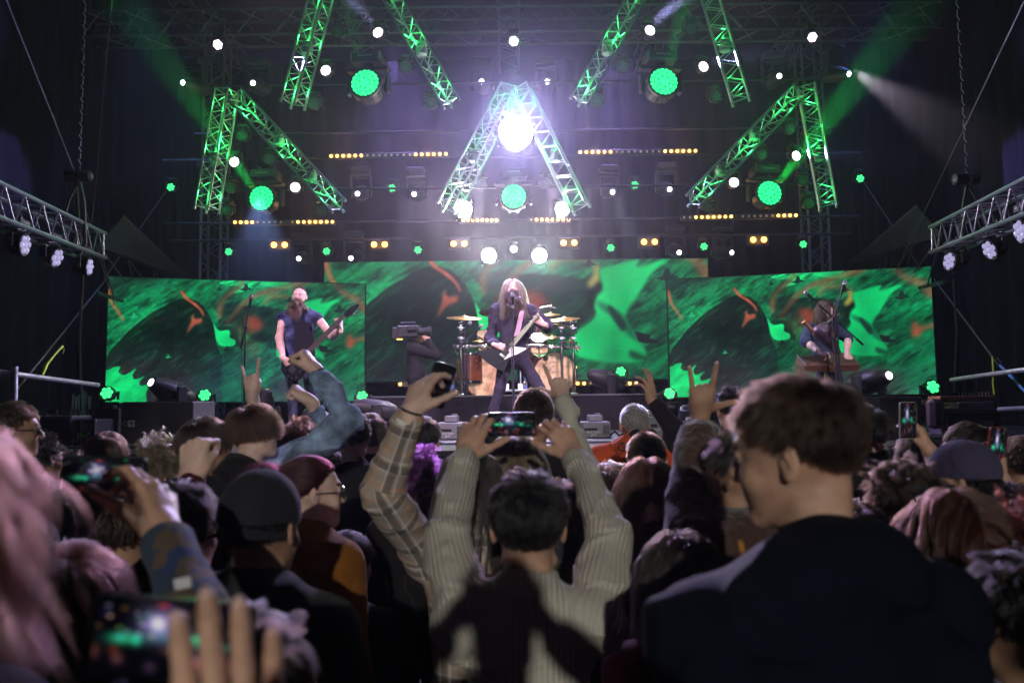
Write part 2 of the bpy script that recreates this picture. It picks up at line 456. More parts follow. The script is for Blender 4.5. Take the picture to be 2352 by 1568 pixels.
def head_vol(beard=False, mouth=0.0):
    v = Vol()
    v.ell((0, -.012, .030), (.077, .096, .088), k=.02)
    v.ell((0, .030, -.020), (.062, .062, .085), k=.03)
    v.ell((0, .028, -.062), (.055, .064, .054), k=.025)
    v.ell((0, .074, -.100), (.020, .016, .015), k=.025)
    for s in (-1, 1):
        v.ell((s*.038, .062, -.030), (.024, .022, .022), k=.02)
        v.cap((s*.052, -.005, -.075), (s*.02, .07, -.100), .014, .012, k=.02)
    v.cap((-.034, .080, .026), (.034, .080, .026), .011, k=.014)
    for s in (-1, 1):
        v.ell((s*.031, .100, .004), (.019, .014, .012), k=.010, m=-1, sub=True)
        v.ell((s*.031, .0765, .002), (.0125, .0125, .0105), k=.0012, m=2)
        v.ell((s*.031, .0855, .002), (.0055, .0045, .0055), k=.0006, m=4)
        v.cap((s*.046, .083, .0105), (s*.018, .088, .0115), .0042, k=.004)
        v.cap((s*.049, .081, .026), (s*.016, .093, .029), .0035, k=.002, m=1)
    v.cap((0, .088, .014), (0, .108, -.026), .0085, .0120, k=.012)
    for s in (-1, 1): v.ell((s*.0115, .100, -.030), (.0085, .011, .0085), k=.007)
    v.cap((-.019, .084, -.0545), (.019, .084, -.0545), .0068, k=.006, m=3)
    v.cap((-.016, .084, -.0655-mouth), (.016, .084, -.0655-mouth), .0075, k=.006, m=3)
    if mouth: v.ell((0, .095, -.060-mouth*.4), (.017, .016, .005+mouth*.5), k=.003, m=4, sub=True)
    else: v.cap((-.021, .096, -.060), (.021, .096, -.060), .0028, k=.003, m=3, sub=True)
    for s in (-1, 1):
        a = math.radians(22)*s; M = np.array([[math.cos(a), -math.sin(a), 0], [math.sin(a), math.cos(a), 0], [0, 0, 1]])
        v.ell((s*.080, -.010, .000), (.0070, .0185, .030), M, k=.006)
        v.ell((s*.081, -.006, -.022), (.006, .010, .012), M, k=.005)
        v.ell((s*.088, -.004, .002), (.0055, .0105, .019), M, k=.003, m=-1, sub=True)
        v.cap((s*.087, -.006, .016), (s*.087, -.015, -.010), .0022, k=.003)
    return v
C0 = V3(0, -.012, .030); R0 = V3(.077, .096, .088)
def hairline(D, lift=0):
    thr = np.interp(D[:, 1], [-1, -.55, -.15, .12, .3, .6, .8, 1], [-.66, -.62, -.30, -.16, .05, .38, .46, .50])+lift*np.clip(D[:, 1]+.2, 0, 1)
    return D[:, 2]-thr
def hair_mat(name, col, rough=.35):
    m = bpy.data.materials.new(name); m.use_nodes = True; nt = m.node_tree; nt.nodes.remove(nt.nodes['Principled BSDF'])
    b = nt.nodes.new('ShaderNodeBsdfHairPrincipled')
    try: b.parametrization = 'COLOR'
    except Exception: pass
    hi = nt.nodes.new('ShaderNodeHairInfo'); rp = nt.nodes.new('ShaderNodeValToRGB')
    rp.color_ramp.elements[0].color = tuple(c*.3 for c in col)+(1,); rp.color_ramp.elements[1].color = tuple(min(1, c*2.1) for c in col)+(1,)
    nt.links.new(hi.outputs['Random'], rp.inputs[0]); nt.links.new(rp.outputs[0], b.inputs['Color'])
    b.inputs['Roughness'].default_value = rough; b.inputs['Radial Roughness'].default_value = .4
    nt.links.new(b.outputs[0], nt.nodes['Material Output'].inputs['Surface']); return m
HAIR = {k: (hair_mat('hair_'+k, c), mat('scalp_'+k, tuple(x*.7 for x in c), .7, bump=.4, bscale=300)) for k, c in dict(
    black=(.012, .009, .008), dark=(.030, .018, .012), brown=(.085, .042, .022), chestnut=(.12, .05, .025), blond=(.36, .23, .12), lightblond=(.34, .24, .14),
    grey=(.30, .28, .26), red=(.20, .035, .02), pinkish=(.20, .05, .035), auburn=(.16, .05, .03), purple=(.25, .03, .30), wine=(.10, .012, .02), beard=(.030, .012, .007), stubble=(.10, .075, .06)).items() for c in [tuple(x*(1 if k in ('lightblond', 'grey', 'beard') else .20 if k not in ('blond', 'pinkish') else .30) for x in c)]}  # pinkish is blond-brown hair with pink light mixed into its colour
def strands(name, Mh, roots, dirs, L, K, style, parent, m, seed=0, rad=.0006, flow=None, coll=None, layer=None, wave=0.0, grav=1.0, stiff=1.0, clump=.5, jit=.15):
    r = np.random.default_rng(seed); n = len(roots)
    Mh = np.array(Mh); Ri = np.linalg.inv(Mh[:3, :3]); g = nrm(Ri@V3(0, 0, -1))
    p = roots.copy(); v = dirs.copy(); P = np.zeros((n, K, 3)); P[:, 0] = p
    Ls = (L*(.75+.4*r.random(n)))[:, None] if np.isscalar(L) else L[:, None]
    layer = (r.random(n)*.010 if layer is None else layer)[:, None]
    nc = max(4, n//26); cid = r.integers(0, nc, n)
    # nearest-root clumps, coarse
    cr = roots[r.integers(0, n, nc)]
    for a in range(0, n, 2000): cid[a:a+2000] = np.argmin(((roots[a:a+2000, None]-cr[None])**2).sum(2), 1)
    cn = r.normal(size=(nc, 3))*jit*1.5; cph = r.random(nc)*6.28
    for k in range(1, K):
        t = k/(K-1)
        f = flow(p, t) if flow is not None else 0
        nv = v*stiff+g*grav*(.15+.5*t)+f+cn[cid]*.6+r.normal(size=(n, 3))*jit*.35
        v = nv/(np.linalg.norm(nv, axis=1, keepdims=True)+1e-9)
        w_ = 0
        if wave:
            ph = cph[cid]+t*wave*6.28; w_ = np.stack([np.cos(ph), np.sin(ph)*.6, np.sin(ph*1.3)*.3], 1)*.55
        p = p+(v+w_)*(Ls/(K-1))
        e = (p-C0)/(R0*1.015+layer); q = np.linalg.norm(e, axis=1, keepdims=True)
        p = np.where(q < 1, C0+(p-C0)/np.maximum(q, .05), p)
        for c, rd in (coll or []):
            e = (p-c)/(rd+layer*.8); q = np.linalg.norm(e, axis=1, keepdims=True); p = np.where(q < 1, c+(p-c)/np.maximum(q, .05), p)
        P[:, k] = p
    if clump:
        # pull tips towards their clump's mean
        mean = np.zeros((nc, K, 3)); cnt = np.bincount(cid, minlength=nc)[:, None, None]+1e-6
        np.add.at(mean, cid, P); mean /= cnt
        tt = (np.linspace(0, 1, K)**1.5*clump)[None, :, None]
        P = P*(1-tt*.8)+mean[cid]*tt*.8
        P += np.linspace(0, 1, K)[None, :, None]*r.normal(size=(n, 1, 3))*.0025
    W = P.reshape(-1, 3)@Mh[:3, :3].T+Mh[:3, 3]-np.array(parent.location)
    hc = bpy.data.hair_curves.new(name); hc.add_curves([K]*n)
    hc.attributes['position'].data.foreach_set('vector', W.astype(np.float32).ravel())
    ra = hc.attributes.get('radius') or hc.attributes.new('radius', 'FLOAT', 'POINT')
    sc = np.linalg.norm(Mh[:3, 0])
    rr = rad*sc*np.tile(np.concatenate([[1, 1.0], np.linspace(1, .35, K-2)]), n)
    ra.data.foreach_set('value', rr.astype(np.float32))
    hc.materials.append(m)
    o = bpy.data.objects.new(name, hc); COL.objects.link(o); o.parent = parent
    return o
def scalp_roots(n, seed, lift=0, region=None):
    r = np.random.default_rng(seed); D = r.normal(size=(n*5, 3)); D /= np.linalg.norm(D, axis=1, keepdims=True)
    mk = hairline(D, lift)+r.normal(size=len(D))*.02 > 0
    if region is not None: mk &= region(D)
    D = D[mk][:n]; return C0+D*R0, D/R0/np.linalg.norm(D/R0, axis=1, keepdims=True), D
CROWN = V3(0.01, -.055, .115)
SHO = [(V3(0, -.035, -.13), V3(.060, .062, .10)), (V3(0, -.03, -.345), V3(.215, .125, .135))]
def hair(style, Mh, parent, key, n, seed, L=None, lift=0, rad=.0006, name='hair'):
    m = HAIR[key][0]; region = None
    if style == 'under_cap': style = 'short'; region = lambda D: D[:, 2] < -.12
    if style == 'buzz':
        ro, no, D = scalp_roots(n, seed, lift)
        return strands(name, Mh, ro, no, L or .009, 4, style, parent, m, seed, rad, flow=lambda p, t: nrm_rows(p-CROWN)*.5, clump=.1, grav=.3, jit=.25, layer=np.zeros(n)[:len(ro)])
    if style == 'short':
        ro, no, D = scalp_roots(n, seed, lift, region)
        Ls = (L or .045)*np.clip(.50+1.2*D[:, 2]+.15*D[:, 1], .10, 1.25)*(.6+.6*np.random.default_rng(seed).random(len(ro)))
        fl = lambda p, t: nrm_rows(tang(p, p-CROWN))*.9
        return strands(name, Mh, ro, no, Ls, 7, style, parent, m, seed, rad, flow=fl, clump=.75, grav=.4, jit=.30, stiff=.8)
    if style == 'curly':
        ro, no, D = scalp_roots(n, seed, lift)
        return strands(name, Mh, ro, no, L or .07, 10, style, parent, m, seed, rad, flow=lambda p, t: nrm_rows(tang(p, p-CROWN))*.3, wave=2.2, clump=.8, grav=.5, jit=.5)
    if style in ('bowl', 'long', 'wavy'):
        ro, no, D = scalp_roots(n, seed, lift)
        LL = L or (.16 if style == 'bowl' else .42)
        def fl(p, t):
            s = np.sign(p[:, :1]+1e-5); f = np.concatenate([s*.35*(abs(p[:, :1]) < .074), np.where(p[:, 1:2] > .02, .10, -.12), np.zeros((len(p), 1))], 1)
            if style == 'bowl': f = nrm_rows(tang(p, p-CROWN))*.8
            return f*(1-t)
        Ls = LL*(.8+.3*np.random.default_rng(seed).random(len(ro)))
        if style == 'bowl': Ls = LL*np.clip(.5+.65*D[:, 2], .22, 1)*(.62+.5*np.random.default_rng(seed).random(len(ro))**.7)
        d0 = no*.5 if style == 'bowl' else nrm_rows(no*.25+V3(1, 0, 0)*np.sign(ro[:, :1]+1e-5)*.25)
        return strands(name, Mh, ro, d0, Ls, 9 if style == 'bowl' else 18, style, parent, m, seed, rad, flow=fl, coll=SHO, wave=1.4 if style == 'wavy' else 0.0,
                       clump=.6 if style != 'wavy' else .35, grav=1.2 if style == 'bowl' else 2.6, stiff=1.0 if style == 'bowl' else .55, jit=.08 if style != 'wavy' else .15, layer=np.random.default_rng(seed+5).random(len(ro))*.016)
    if style == 'pony':
        ro, no, D = scalp_roots(n, seed, lift); tie = V3(0, -.125, .055)
        def fl(p, t): return nrm_rows(tie-p)*(2.2 if t < .42 else 0)+(V3(0, -1.2, -.1)*(.0 if t < .42 else 1)*(1-t))
        return strands(name, Mh, ro, no*.2, (L or .32), 14, style, parent, m, seed, rad, flow=fl, coll=SHO[1:], clump=.5, grav=.7, jit=.06)
def nrm_rows(a): return a/(np.linalg.norm(a, axis=1, keepdims=True)+1e-9)
def tang(p, f):
    n = nrm_rows((p-C0)/R0**2); return f-n*(f*n).sum(1, keepdims=True)
def beard(Mh, parent, key, n, seed, L=.2, rad=.0007, width=1.0, name='beard'):
    r = np.random.default_rng(seed); D = r.normal(size=(n*8, 3)); D /= np.linalg.norm(D, axis=1, keepdims=True)
    c = V3(0, .030, -.062); rd = V3(.057, .066, .056)
    p = c+D*rd
    mk = (D[:, 1] > -.12) & (D[:, 2] < .15+.8*abs(D[:, 0])) & ~((abs(p[:, 0]) < .022) & (p[:, 2] > -.075) & (p[:, 2] < -.048)) & (D[:, 2] > -.98)
    p = p[mk][:n]; D = D[mk][:n]
    def fl(q, t): return np.concatenate([-q[:, :1]*7*t/width, np.full((len(q), 1), .12), np.zeros((len(q), 1))], 1)
    Ls = L*np.clip(.05+1.1*D[:, 1]-.45*D[:, 2]-.55*abs(D[:, 0]), .10, 1.05)*(.8+.3*r.random(len(p)))
    o = strands(name, Mh, p, nrm_rows(D), Ls, 12, 'b', parent, HAIR[key][0], seed, rad, flow=fl, coll=[(V3(0, -.02, -.35), V3(.17, .11, .14))], clump=.3, grav=1.3, jit=.2, wave=.8, layer=r.random(len(p))*.012)
    return o

def rotM(yaw, pitch=0, roll=0):
    """head or body frame: yaw right from the stage direction, pitch up, roll right"""
    M = Matrix.Rotation(-R(yaw), 3, 'Z') @ Matrix.Rotation(R(pitch), 3, 'X') @ Matrix.Rotation(R(roll), 3, 'Y')
    return np.array(M)
def M4(Rm, t, s=1.0):
    M = np.eye(4); M[:3, :3] = Rm*s; M[:3, 3] = t; return M
def person(label, hc, yaw=0, hyaw=None, pitch=0, roll=0, ground=0.0, skin=0, cloth=None, trousers=None, hstyle='short', hkey='brown', hn=1500, hL=None, hrad=.001, lift=0,
           arms=None, det=.007, build=1.0, female=False, loose=.012, hood=False, group=None, seed=0, collar=True, sleeves=True, hdet=None, cdet=None, wr=.005, mouth=0.0,
           ckname='jacket', legs=None, hs=1.0, name='person', cat='person', extra=None, sleeve_to=None, bald=None, lean=0.0, legdet=.022, tz=.045):
    """a standing person; hc is the centre of the head in the world, arms = {'R'|'L': dict(elbow, wrist, d, n, pose)}"""
    hc = np.asarray(hc, float); hyaw = yaw if hyaw is None else hyaw
    s = float(np.clip((hc[2]-ground)/1.635, .86, 1.08)); Rb = rotM(yaw); Rh = rotM(hyaw, pitch, roll)
    root = thing(name, label, cat, (float(hc[0]), float(hc[1]), ground), group)
    Mh = M4(Rh, hc, hs); fw = .92 if female else 1.0
    def B(x, y, z): return hc+Rb@(V3(x*build, y, z+tz)*s)
    ln = lean
    nb = B(0, -.035-ln*.1, -.20); 
    sh = {'R': B(.185*fw, -.045-ln*.15, -.285), 'L': B(-.185*fw, -.045-ln*.15, -.285)}
    hip_z = max(ground+.80*s, hc[2]-.80*s) if hc[2]-ground > 1.3 else hc[2]-.80*s
    def BZ(x, y, zabs): p = hc+Rb@(V3(x*build, y, 0)*s); p[2] = zabs; return p
    tp = Vol()      # torso, same blend for skin and clothes
    def torso(g):
        v = Vol(); q = build
        Mx = np.stack([Rb[:, 0], Rb[:, 1], Rb[:, 2]], 1)
        v.ell(B(0, -.03-ln*.2, -.40), V3(.165*q*fw, .112, .20)*s+g, Mx, k=.05)
        for S in 'RL': v.cap(B(0, -.05-ln*.12, -.225), sh[S], .060*s+g, .058*s+g, k=.05)
        v.ell(B(0, -.01-ln*.15, -.60), V3(.145*q*fw, .108, .17)*s+g, Mx, k=.05)
        pz = hip_z; v.ell(BZ(0, -.02, pz+.06), V3(.165*q, .115, .13)*s+g, Mx, k=.05)
        return v
    # --- skin
    hv = head_vol(mouth=mouth).xf(Mh)
    single = not (arms or {}) and det >= .0065
    body = Vol().ext(hv); body.cap(hc+Rh@(V3(0, -.028, -.055)*hs), nb, .050*hs, .060*hs, k=.02)
    hd = hdet or det; parts = [body.mesh(hd, lo=hc-.25, hi=hc+.25)] if not single else []
    if single:
        full = body; full.ell(B(0, -.03, -.34), V3(.15, .09, .14)*s, Rb, k=.04); fq = full
    P, F, M = parts[0] if parts else (np.zeros((1, 3)), None, np.zeros(1))
    def paint_hair(P, M):
        loc = (P-hc)@Rh/hs; D = (loc-C0)/R0; q = np.linalg.norm(D, axis=1, keepdims=True); D = D/q
        return np.where((hairline(D, lift) > .02) & (q[:, 0] < 1.12) & (M == 0), 1, M) if hstyle and bald is None else M
    loc = (P-hc)@Rh/hs; D = (loc-C0)/R0; q = np.linalg.norm(D, axis=1, keepdims=True); D = D/q
    if hstyle and bald is None and parts:
        hm = (hairline(D, lift) > .02) & (q[:, 0] < 1.12) & (M == 0); M = np.where(hm, 1, M); parts[0] = (P, F, M)
    arms = arms or {}; cv = torso(loose if cloth else 0); clothparts = []; fm = Vol()
    for S in 'RL':
        a = arms.get(S, {}); sgn = 1 if S == 'R' else -1
        el = a.get('elbow'); wrp = a.get('wrist')
        if el is None:
            el = sh[S]+Rb@(V3(sgn*.055, -.03, -.27)*s); wrp = el+Rb@(V3(-sgn*.03, .13, -.20)*s) if a.get('x') is None else wrp
        el = np.asarray(el, float); wrp = np.asarray(wrp, float); fd = nrm(wrp-el)
        ss = nrm(el-sh[S]); shp = sh[S]+np.array([0, 0, .03*max(0, ss[2])])
        hd_ = a.get('d', fd); n_ = a.get('n', Rb@V3(-sgn, .2, 0)); hvv = hand(wrp, hd_, n_, S == 'R', a.get('pose', 'relax'), a.get('hs', .96 if female else 1.02), a.get('spread', 1.0))
        fa = Vol().ext(hvv); st = a.get('sleeve', 1.0 if sleeves else -1)
        ra = (.040 if st < .5 else .034)*(.88 if female else 1)*a.get('thick', 1)      # how far down the forearm the sleeve comes
        top = el if st > .3 else el
        fa.cap(el, el+(wrp-el)*.45, ra, ra*1.02, k=.02); fa.cap(el+(wrp-el)*.45, wrp-fd*.01, ra*1.0, .027*a.get('hs', 1)*.98, k=.02)
        if not sleeves or st < 0: fa.cap(shp, el, .052*(.85 if female else 1.05), .043*(.85 if female else 1), k=.03)
        hdt = a.get('det', det*.75 if 'elbow' in a else .012)
        mid = np.stack([hp for q_ in hvv.p for hp in (q_[1],)]); lo_ = mid.min(0)-.03; hi_ = mid.max(0)+.03
        if single:
            full.ext(fa)
            full.cap(shp, el, .046, .042, k=.03)
        else: parts.append(fa.mesh(hdt, lo=lo_, hi=hi_))
        # rest of the forearm, coarser and reaching a little into the hand patch
        fb = Vol(); fb.p = [q_ for q_ in fa.p if q_ not in hvv.p] if False else fa.p[len(hvv.p):]
        fb.cap(wrp-fd*.03, wrp, .0262*a.get('hs', 1), .0255*a.get('hs', 1), k=.01)
        if not single: parts.append(fb.mesh(max(hdt, .006)))
        if sleeves and st > 0:
            e2 = el+(wrp-el)*max(st, .02); lw = a.get('loose', loose)
            sv = Vol(); sv.cap(shp, el, .056*s+lw, .048*s+lw, k=.03)
            if st > .1: sv.cap(el, e2, .047*s+lw, (.047+(.030-.047)*st)*s+lw, k=.02)
            else: pass
            cv.p += sv.p[:1]; fm.p += sv.p
            if a.get('cuff'): sv.cap(e2-fd*.05, e2, .034*s+lw+.002, .033*s+lw+.002, k=.003, m=a.get('cuffm', 0))
            clothparts.append(sv.mesh(cdet or max(det*1.3, .007), noise=wrinkle(seed+ord(S), wr*.9, 22)))
    if single:
        g_ = full.mesh(det); parts.append((g_[0], g_[1], paint_hair(g_[0], g_[2])))
    if not cloth: parts.append(torso(0).mesh(.012))
    bm = [SKIN[skin], HAIR[hkey][1], EYEW, LIPS, IRIS, NAIL]
    vol_obj('body', join(parts), bm, root)
    if cloth:
        if hood:
            Mx = rotM(yaw, -18)
            for i in range(10):
                a0, a1 = math.pi*(i/10*1.5-.25), math.pi*((i+1)/10*1.5-.25); f_ = lambda a: B(.074*math.cos(a), -.035-.080*math.sin(a), -.185+.022*math.sin(a))
                cv.cap(f_(a0), f_(a1), .017*s, k=.008)
            for i in range(8):
                a0, a1 = math.pi*(i/8), math.pi*((i+1)/8); f_ = lambda a: B(.150*math.cos(a), -.100-.075*math.sin(a), -.205-.115*math.sin(a))
                cv.cap(f_(a0), f_(a1), .007*s, k=.010, m=-1, sub=True)
            cv.ell(B(0, -.105, -.205), V3(.125, .070, .075)*s, Mx, k=.03); cv.cap(B(-.08, -.05, -.20), B(-.065, .055, -.25), .035*s, .03*s, k=.03); cv.cap(B(.08, -.05, -.20), B(.065, .055, -.25), .035*s, .03*s, k=.03)
        elif collar:
            cv.cap(B(0, -.045, -.205), B(0, -.030, -.165), .070*s, .066*s, k=.02)
            cv.cap(B(0, -.02, -.12), B(0, -.035, -.19), .058*s, .061*s, k=.006, m=-1, sub=True)
        cd_ = cdet or max(det*1.5, .010)
        parts2 = [cv.mesh(max(cd_, .008), noise=wrinkle(seed, wr, 16))]+clothparts
        if extra: parts2 += extra(B, s, Rb)
        C = join(parts2); lv = Vol(); lv.p = [q_ for q_ in fm.p]+[q_ for q_ in cv.p if q_[0] == 'e']
        vol_obj(ckname, C, cloth if isinstance(cloth, (list, tuple)) else [cloth], root, attr=limb_attr(C[0], C[1], lv))
    if trousers is not False:
        tv = Vol(); lg = legs or {}
        for S, sg in (('R', 1), ('L', -1)):
            hipp = BZ(sg*.085, -.02, hip_z+.02); kn = lg.get(S+'k'); an = lg.get(S)
            if an is None: an = BZ(sg*.11, -.03, ground+.09)
            if kn is None: kn = (hipp+an)/2+Rb@V3(0, .02, .02)
            tv.cap(hipp, kn, .088*s, .062*s, k=.04); tv.cap(kn, an, .060*s, .045*s, k=.03)
            tv.cap(np.array(an)+Rb@V3(0, -.03, -.05), np.array(an)+Rb@V3(sg*.03, .14, -.055), .042, .034, k=.01, m=1)
        tv.ell(BZ(0, -.02, hip_z+.04), V3(.158*build, .11, .12)*s, Rb, k=.05)
        vol_obj('trousers', tv.mesh(legdet, noise=wrinkle(seed+9, .004, 18)), [trousers or BLACKCLOTH, BLACKCLOTH], root)
    if hstyle: hair(hstyle, Mh, root, hkey, hn, seed, hL, lift, hrad)
    root['_'] = 0; del root['_']
    return root, Mh, dict(B=B, sh=sh, Rb=Rb, Rh=Rh, s=s, hc=hc)
BLACKCLOTH = mat('black_cloth', (.014, .014, .017), .85, bump=.3, bscale=220, var=.25)
# ------------------------------------------------------------------ the stage
DZ = 1.45                                     # stage deck height
M_alu = mat('aluminium', (.34, .35, .38), .38, .85, bump=.1, bscale=120, var=.12, vscale=20)
M_steel = mat('galvanised_steel', (.46, .47, .50), .45, .8, bump=.2, bscale=60, var=.25, vscale=12)
M_chrome = mat('chrome', (.80, .80, .82), .12, 1.0, var=.05)
M_dark = mat('dark_plastic', (.014, .014, .017), .5, spec=.3, var=.3, vscale=20, bump=.06, bscale=200)
M_dark2 = mat('black_paint', (.010, .010, .012), .6, spec=.25, var=.3, bump=.1, bscale=150)
M_grey = mat('grey_paint', (.16, .165, .18), .45, var=.15, bump=.06, bscale=150)
M_drape = mat('black_drape', (.004, .005, .010), .95, var=.35, vscale=3, bump=.3, bscale=40, stretch=(3, 3, .6))
M_deck = mat('stage_deck', (.022, .022, .025), .45, var=.4, vscale=2, bump=.2, bscale=40)
M_ground = mat('asphalt', (.045, .045, .048), .9, var=.3, vscale=3, bump=.6, bscale=80)
M_sidem = mat('dark_aluminium', (.15, .15, .17), .4, .8, var=.15)
M_roofm = mat('dull_steel', (.10, .10, .12), .6, .5, var=.2)
M_white = mat('white_print', (.75, .75, .75), .5, var=0)
M_cable = mat('rubber_cable', (.015, .015, .016), .5, var=.2)
M_rope = mat('wire_rope', (.09, .09, .10), .5, .6, var=.2, vscale=40)

g = MB(); g.box((0, 40, -.05), (300, 300, .1)); tag(g.obj('ground', M_ground), kind='structure')
# deck of ply panels on a substructure
root = thing('stage', 'black stage deck with a silver front edge and mesh skirt', 'stage', (0, 12, 0)); root['kind'] = 'structure'
pid = None
for i in range(8):
    for j in range(5):
        b = MB(); b.box((0, 0, 0), (1.99, 1.99, .06), bev=.006)
        if pid is None: pid = b.mesh('deck_panel', M_deck)
        inst('deck_panel', pid, root, Matrix.Translation((-7+2*i, 8.62+2*j-12, DZ-.03)))
b = MB()
for i in range(9): b.box((-8+2*i, -4.37, DZ/2-.04), (.05, .05, DZ-.1))
b.box((0, 0, DZ-.10), (15.9, 9.0, .06)); b.obj('frame', M_dark2, root)
MX = mat('mesh_skirt', (.05, .052, .06), .8, bump=1.2, bscale=260, var=.5, vscale=180)
b = MB(); vs = []; nx = 160
for i in range(nx+1):
    x = -8+16*i/nx; y = -4.42+.025*math.sin(i*1.3)+.015*math.sin(i*.37)
    vs += [(x, y, .0), (x, y, DZ-.12)]
b.add(vs, [(2*i, 2*i+2, 2*i+3, 2*i+1) for i in range(nx)]); b.obj('skirt', MX, root, smooth=True)
b = MB(); b.box((0, -4.41, DZ-.055), (16, .03, .07), bev=.006); b.obj('edge_trim', M_alu, root)
# riser behind
RZ = 1.93
root = thing('drum_riser', 'black carpeted drum riser in the middle of the stage', 'riser', (0, 11.9, DZ))
x0 = at(838, 907, 10.9).x; x1 = at(1535, 907, 10.9).x
b = MB(); b.box(((x0+x1)/2, .95, (RZ-DZ)/2-.01), (x1-x0-.02, 3.9, RZ-DZ-.02)); b.obj('skirt', mat('riser_cloth', (.012, .011, .014), .9, var=.3, vscale=3, bump=.3, bscale=60, stretch=(8, 8, .5)), root)
b = MB(); b.box(((x0+x1)/2, .95, RZ-DZ-.005), (x1-x0, 3.94, .03), bev=.006); b.obj('top', M_deck, root)

# drapes: folded cloth walls
def drape(name, label, p0, p1, z0, z1, n=220, amp=.07, fq=2.2, hem=None):
    p0 = Vector(p0); p1 = Vector(p1); d = (p1-p0); L = d.length; d.normalize(); nn = Vector((-d.y, d.x, 0)); b = MB(); vs = []; K = 10
    for i in range(n+1):
        t = L*i/n
        for k in range(K+1):
            z = z0+(z1-z0)*k/K; o = amp*(math.sin(t*fq*6.28+.5*math.sin(t*.9)+.3*math.sin(z*.8))*(.6+.4*math.sin(t*.7))+.4*math.sin(t*fq*2.3+z*.3))
            p = p0+d*t+nn*o; vs.append((p.x, p.y, z))
    fs = [(i*(K+1)+k, (i+1)*(K+1)+k, (i+1)*(K+1)+k+1, i*(K+1)+k+1) for i in range(n) for k in range(K)]
    b.add(vs, fs); o = b.obj(name, M_drape, smooth=True); return tag(o, label, 'drape')
drape('drape', 'wide black backdrop cloth hanging behind the three screens', (-8.2, 16.6, 0), (8.2, 16.6, 0), 0, 9.2, 300)
drape('drape', 'folded black side cloth left of the stage behind the side truss', (-6.9, 16.5, 0), (-6.5, 6.5, 0), 0, 9.2, 260)
drape('drape', 'folded black side cloth right of the stage behind the side truss', (6.7, 6.5, 0), (7.0, 16.5, 0), 0, 9.2, 260)
# roof skin
b = MB(); vs = []
for i in range(21):
    for j in range(17):
        x = -8.4+.84*i; y = 3+.86*j; vs.append((x, y, 9.45+.06*math.sin(i*1.57)*math.sin(j*.9)+.3*(1-abs(x)/8.4)))
b.add(vs, [(i*17+j, i*17+j+1, (i+1)*17+j+1, (i+1)*17+j) for i in range(20) for j in range(16)])
tag(b.obj('stage_roof', mat('roof_fabric', (.04, .04, .055), .7, bump=.3, bscale=8, var=.2), smooth=True), 'dark fabric roof stretched over the stage trusses', 'roof')

# ------------------------------------------------------------------ trusses
_unit = {}
def unit_tube(n, m, smooth=True):
    k = (n, m.name)
    if k not in _unit:
        b = MB(); b.tube((0, 0, 0), (0, 0, 1), 1, n=n, cap=False); _unit[k] = b.mesh('tube', m, smooth)
    return _unit[k]
def strut(name, p0, p1, r, parent, m=None, n=6):
    p0 = Vector(p0); p1 = Vector(p1); d = p1-p0; q = d.to_track_quat('Z', 'Y').to_matrix().to_4x4()
    M = Matrix.Translation(p0) @ q @ Matrix.Diagonal((r, r, d.length, 1))
    return inst(name, unit_tube(n, m or M_alu), parent, M)
def truss(name, label, p0, p1, wd, chords=3, rc=.022, rb=.009, bay=None, side=None, group=None, parts=True, m=None, cat='truss', end=True):
    """lattice truss between p0 and p1 with every brace a piece of its own"""
    p0 = Vector(p0); p1 = Vector(p1); root = thing(name, label, cat, p0, group)
    d = (p1-p0); L = d.length; d.normalize(); side = Vector(side or (0, 1, 0)); u = (side-d*side.dot(d)).normalized(); v = d.cross(u)
    if chords == 3: cs = [v*(-wd/2)-u*(wd*.33), v*(wd/2)-u*(wd*.33), u*(wd*.53)]
    else: cs = [u*a*wd/2+v*b_*wd/2 for a, b_ in ((-1, -1), (-1, 1), (1, 1), (1, -1))]
    bay = bay or wd; nb = max(2, round(L/bay)); m = m or M_alu
    mb = MB()
    for c in cs:
        if parts: strut('chord', c, c+d*L, rc, root, m, 8)
        else: mb.tube(c, c+d*L, rc, n=6)
    for k in range(len(cs)):
        a, b_ = cs[k], cs[(k+1) % len(cs)]
        for i in range(nb):
            t0, t1, tm = L*i/nb, L*(i+1)/nb, L*(i+.5)/nb
            for q in ((a+d*t0, b_+d*tm), (b_+d*tm, a+d*t1)):
                if parts: strut('brace', q[0], q[1], rb, root, m, 5)
                else: mb.tube(q[0], q[1], rb, n=4, cap=False)
        for t in ((0.01, L-.01) if end else ()):
            if parts: strut('end_brace', a+d*t, b_+d*t, rb*1.2, root, m, 5)
            else: mb.tube(a+d*t, b_+d*t, rb, n=4)
    if not parts: o = mb.obj('lattice', m, root, smooth=True)
    if end and parts:
        e = MB()
        for c in cs: e.tube(c+d*L, c+d*(L+.05), rc*1.25, n=8)
        e.obj('coupler', m, root, smooth=True)
    return root
def S(*a): return at(*a)
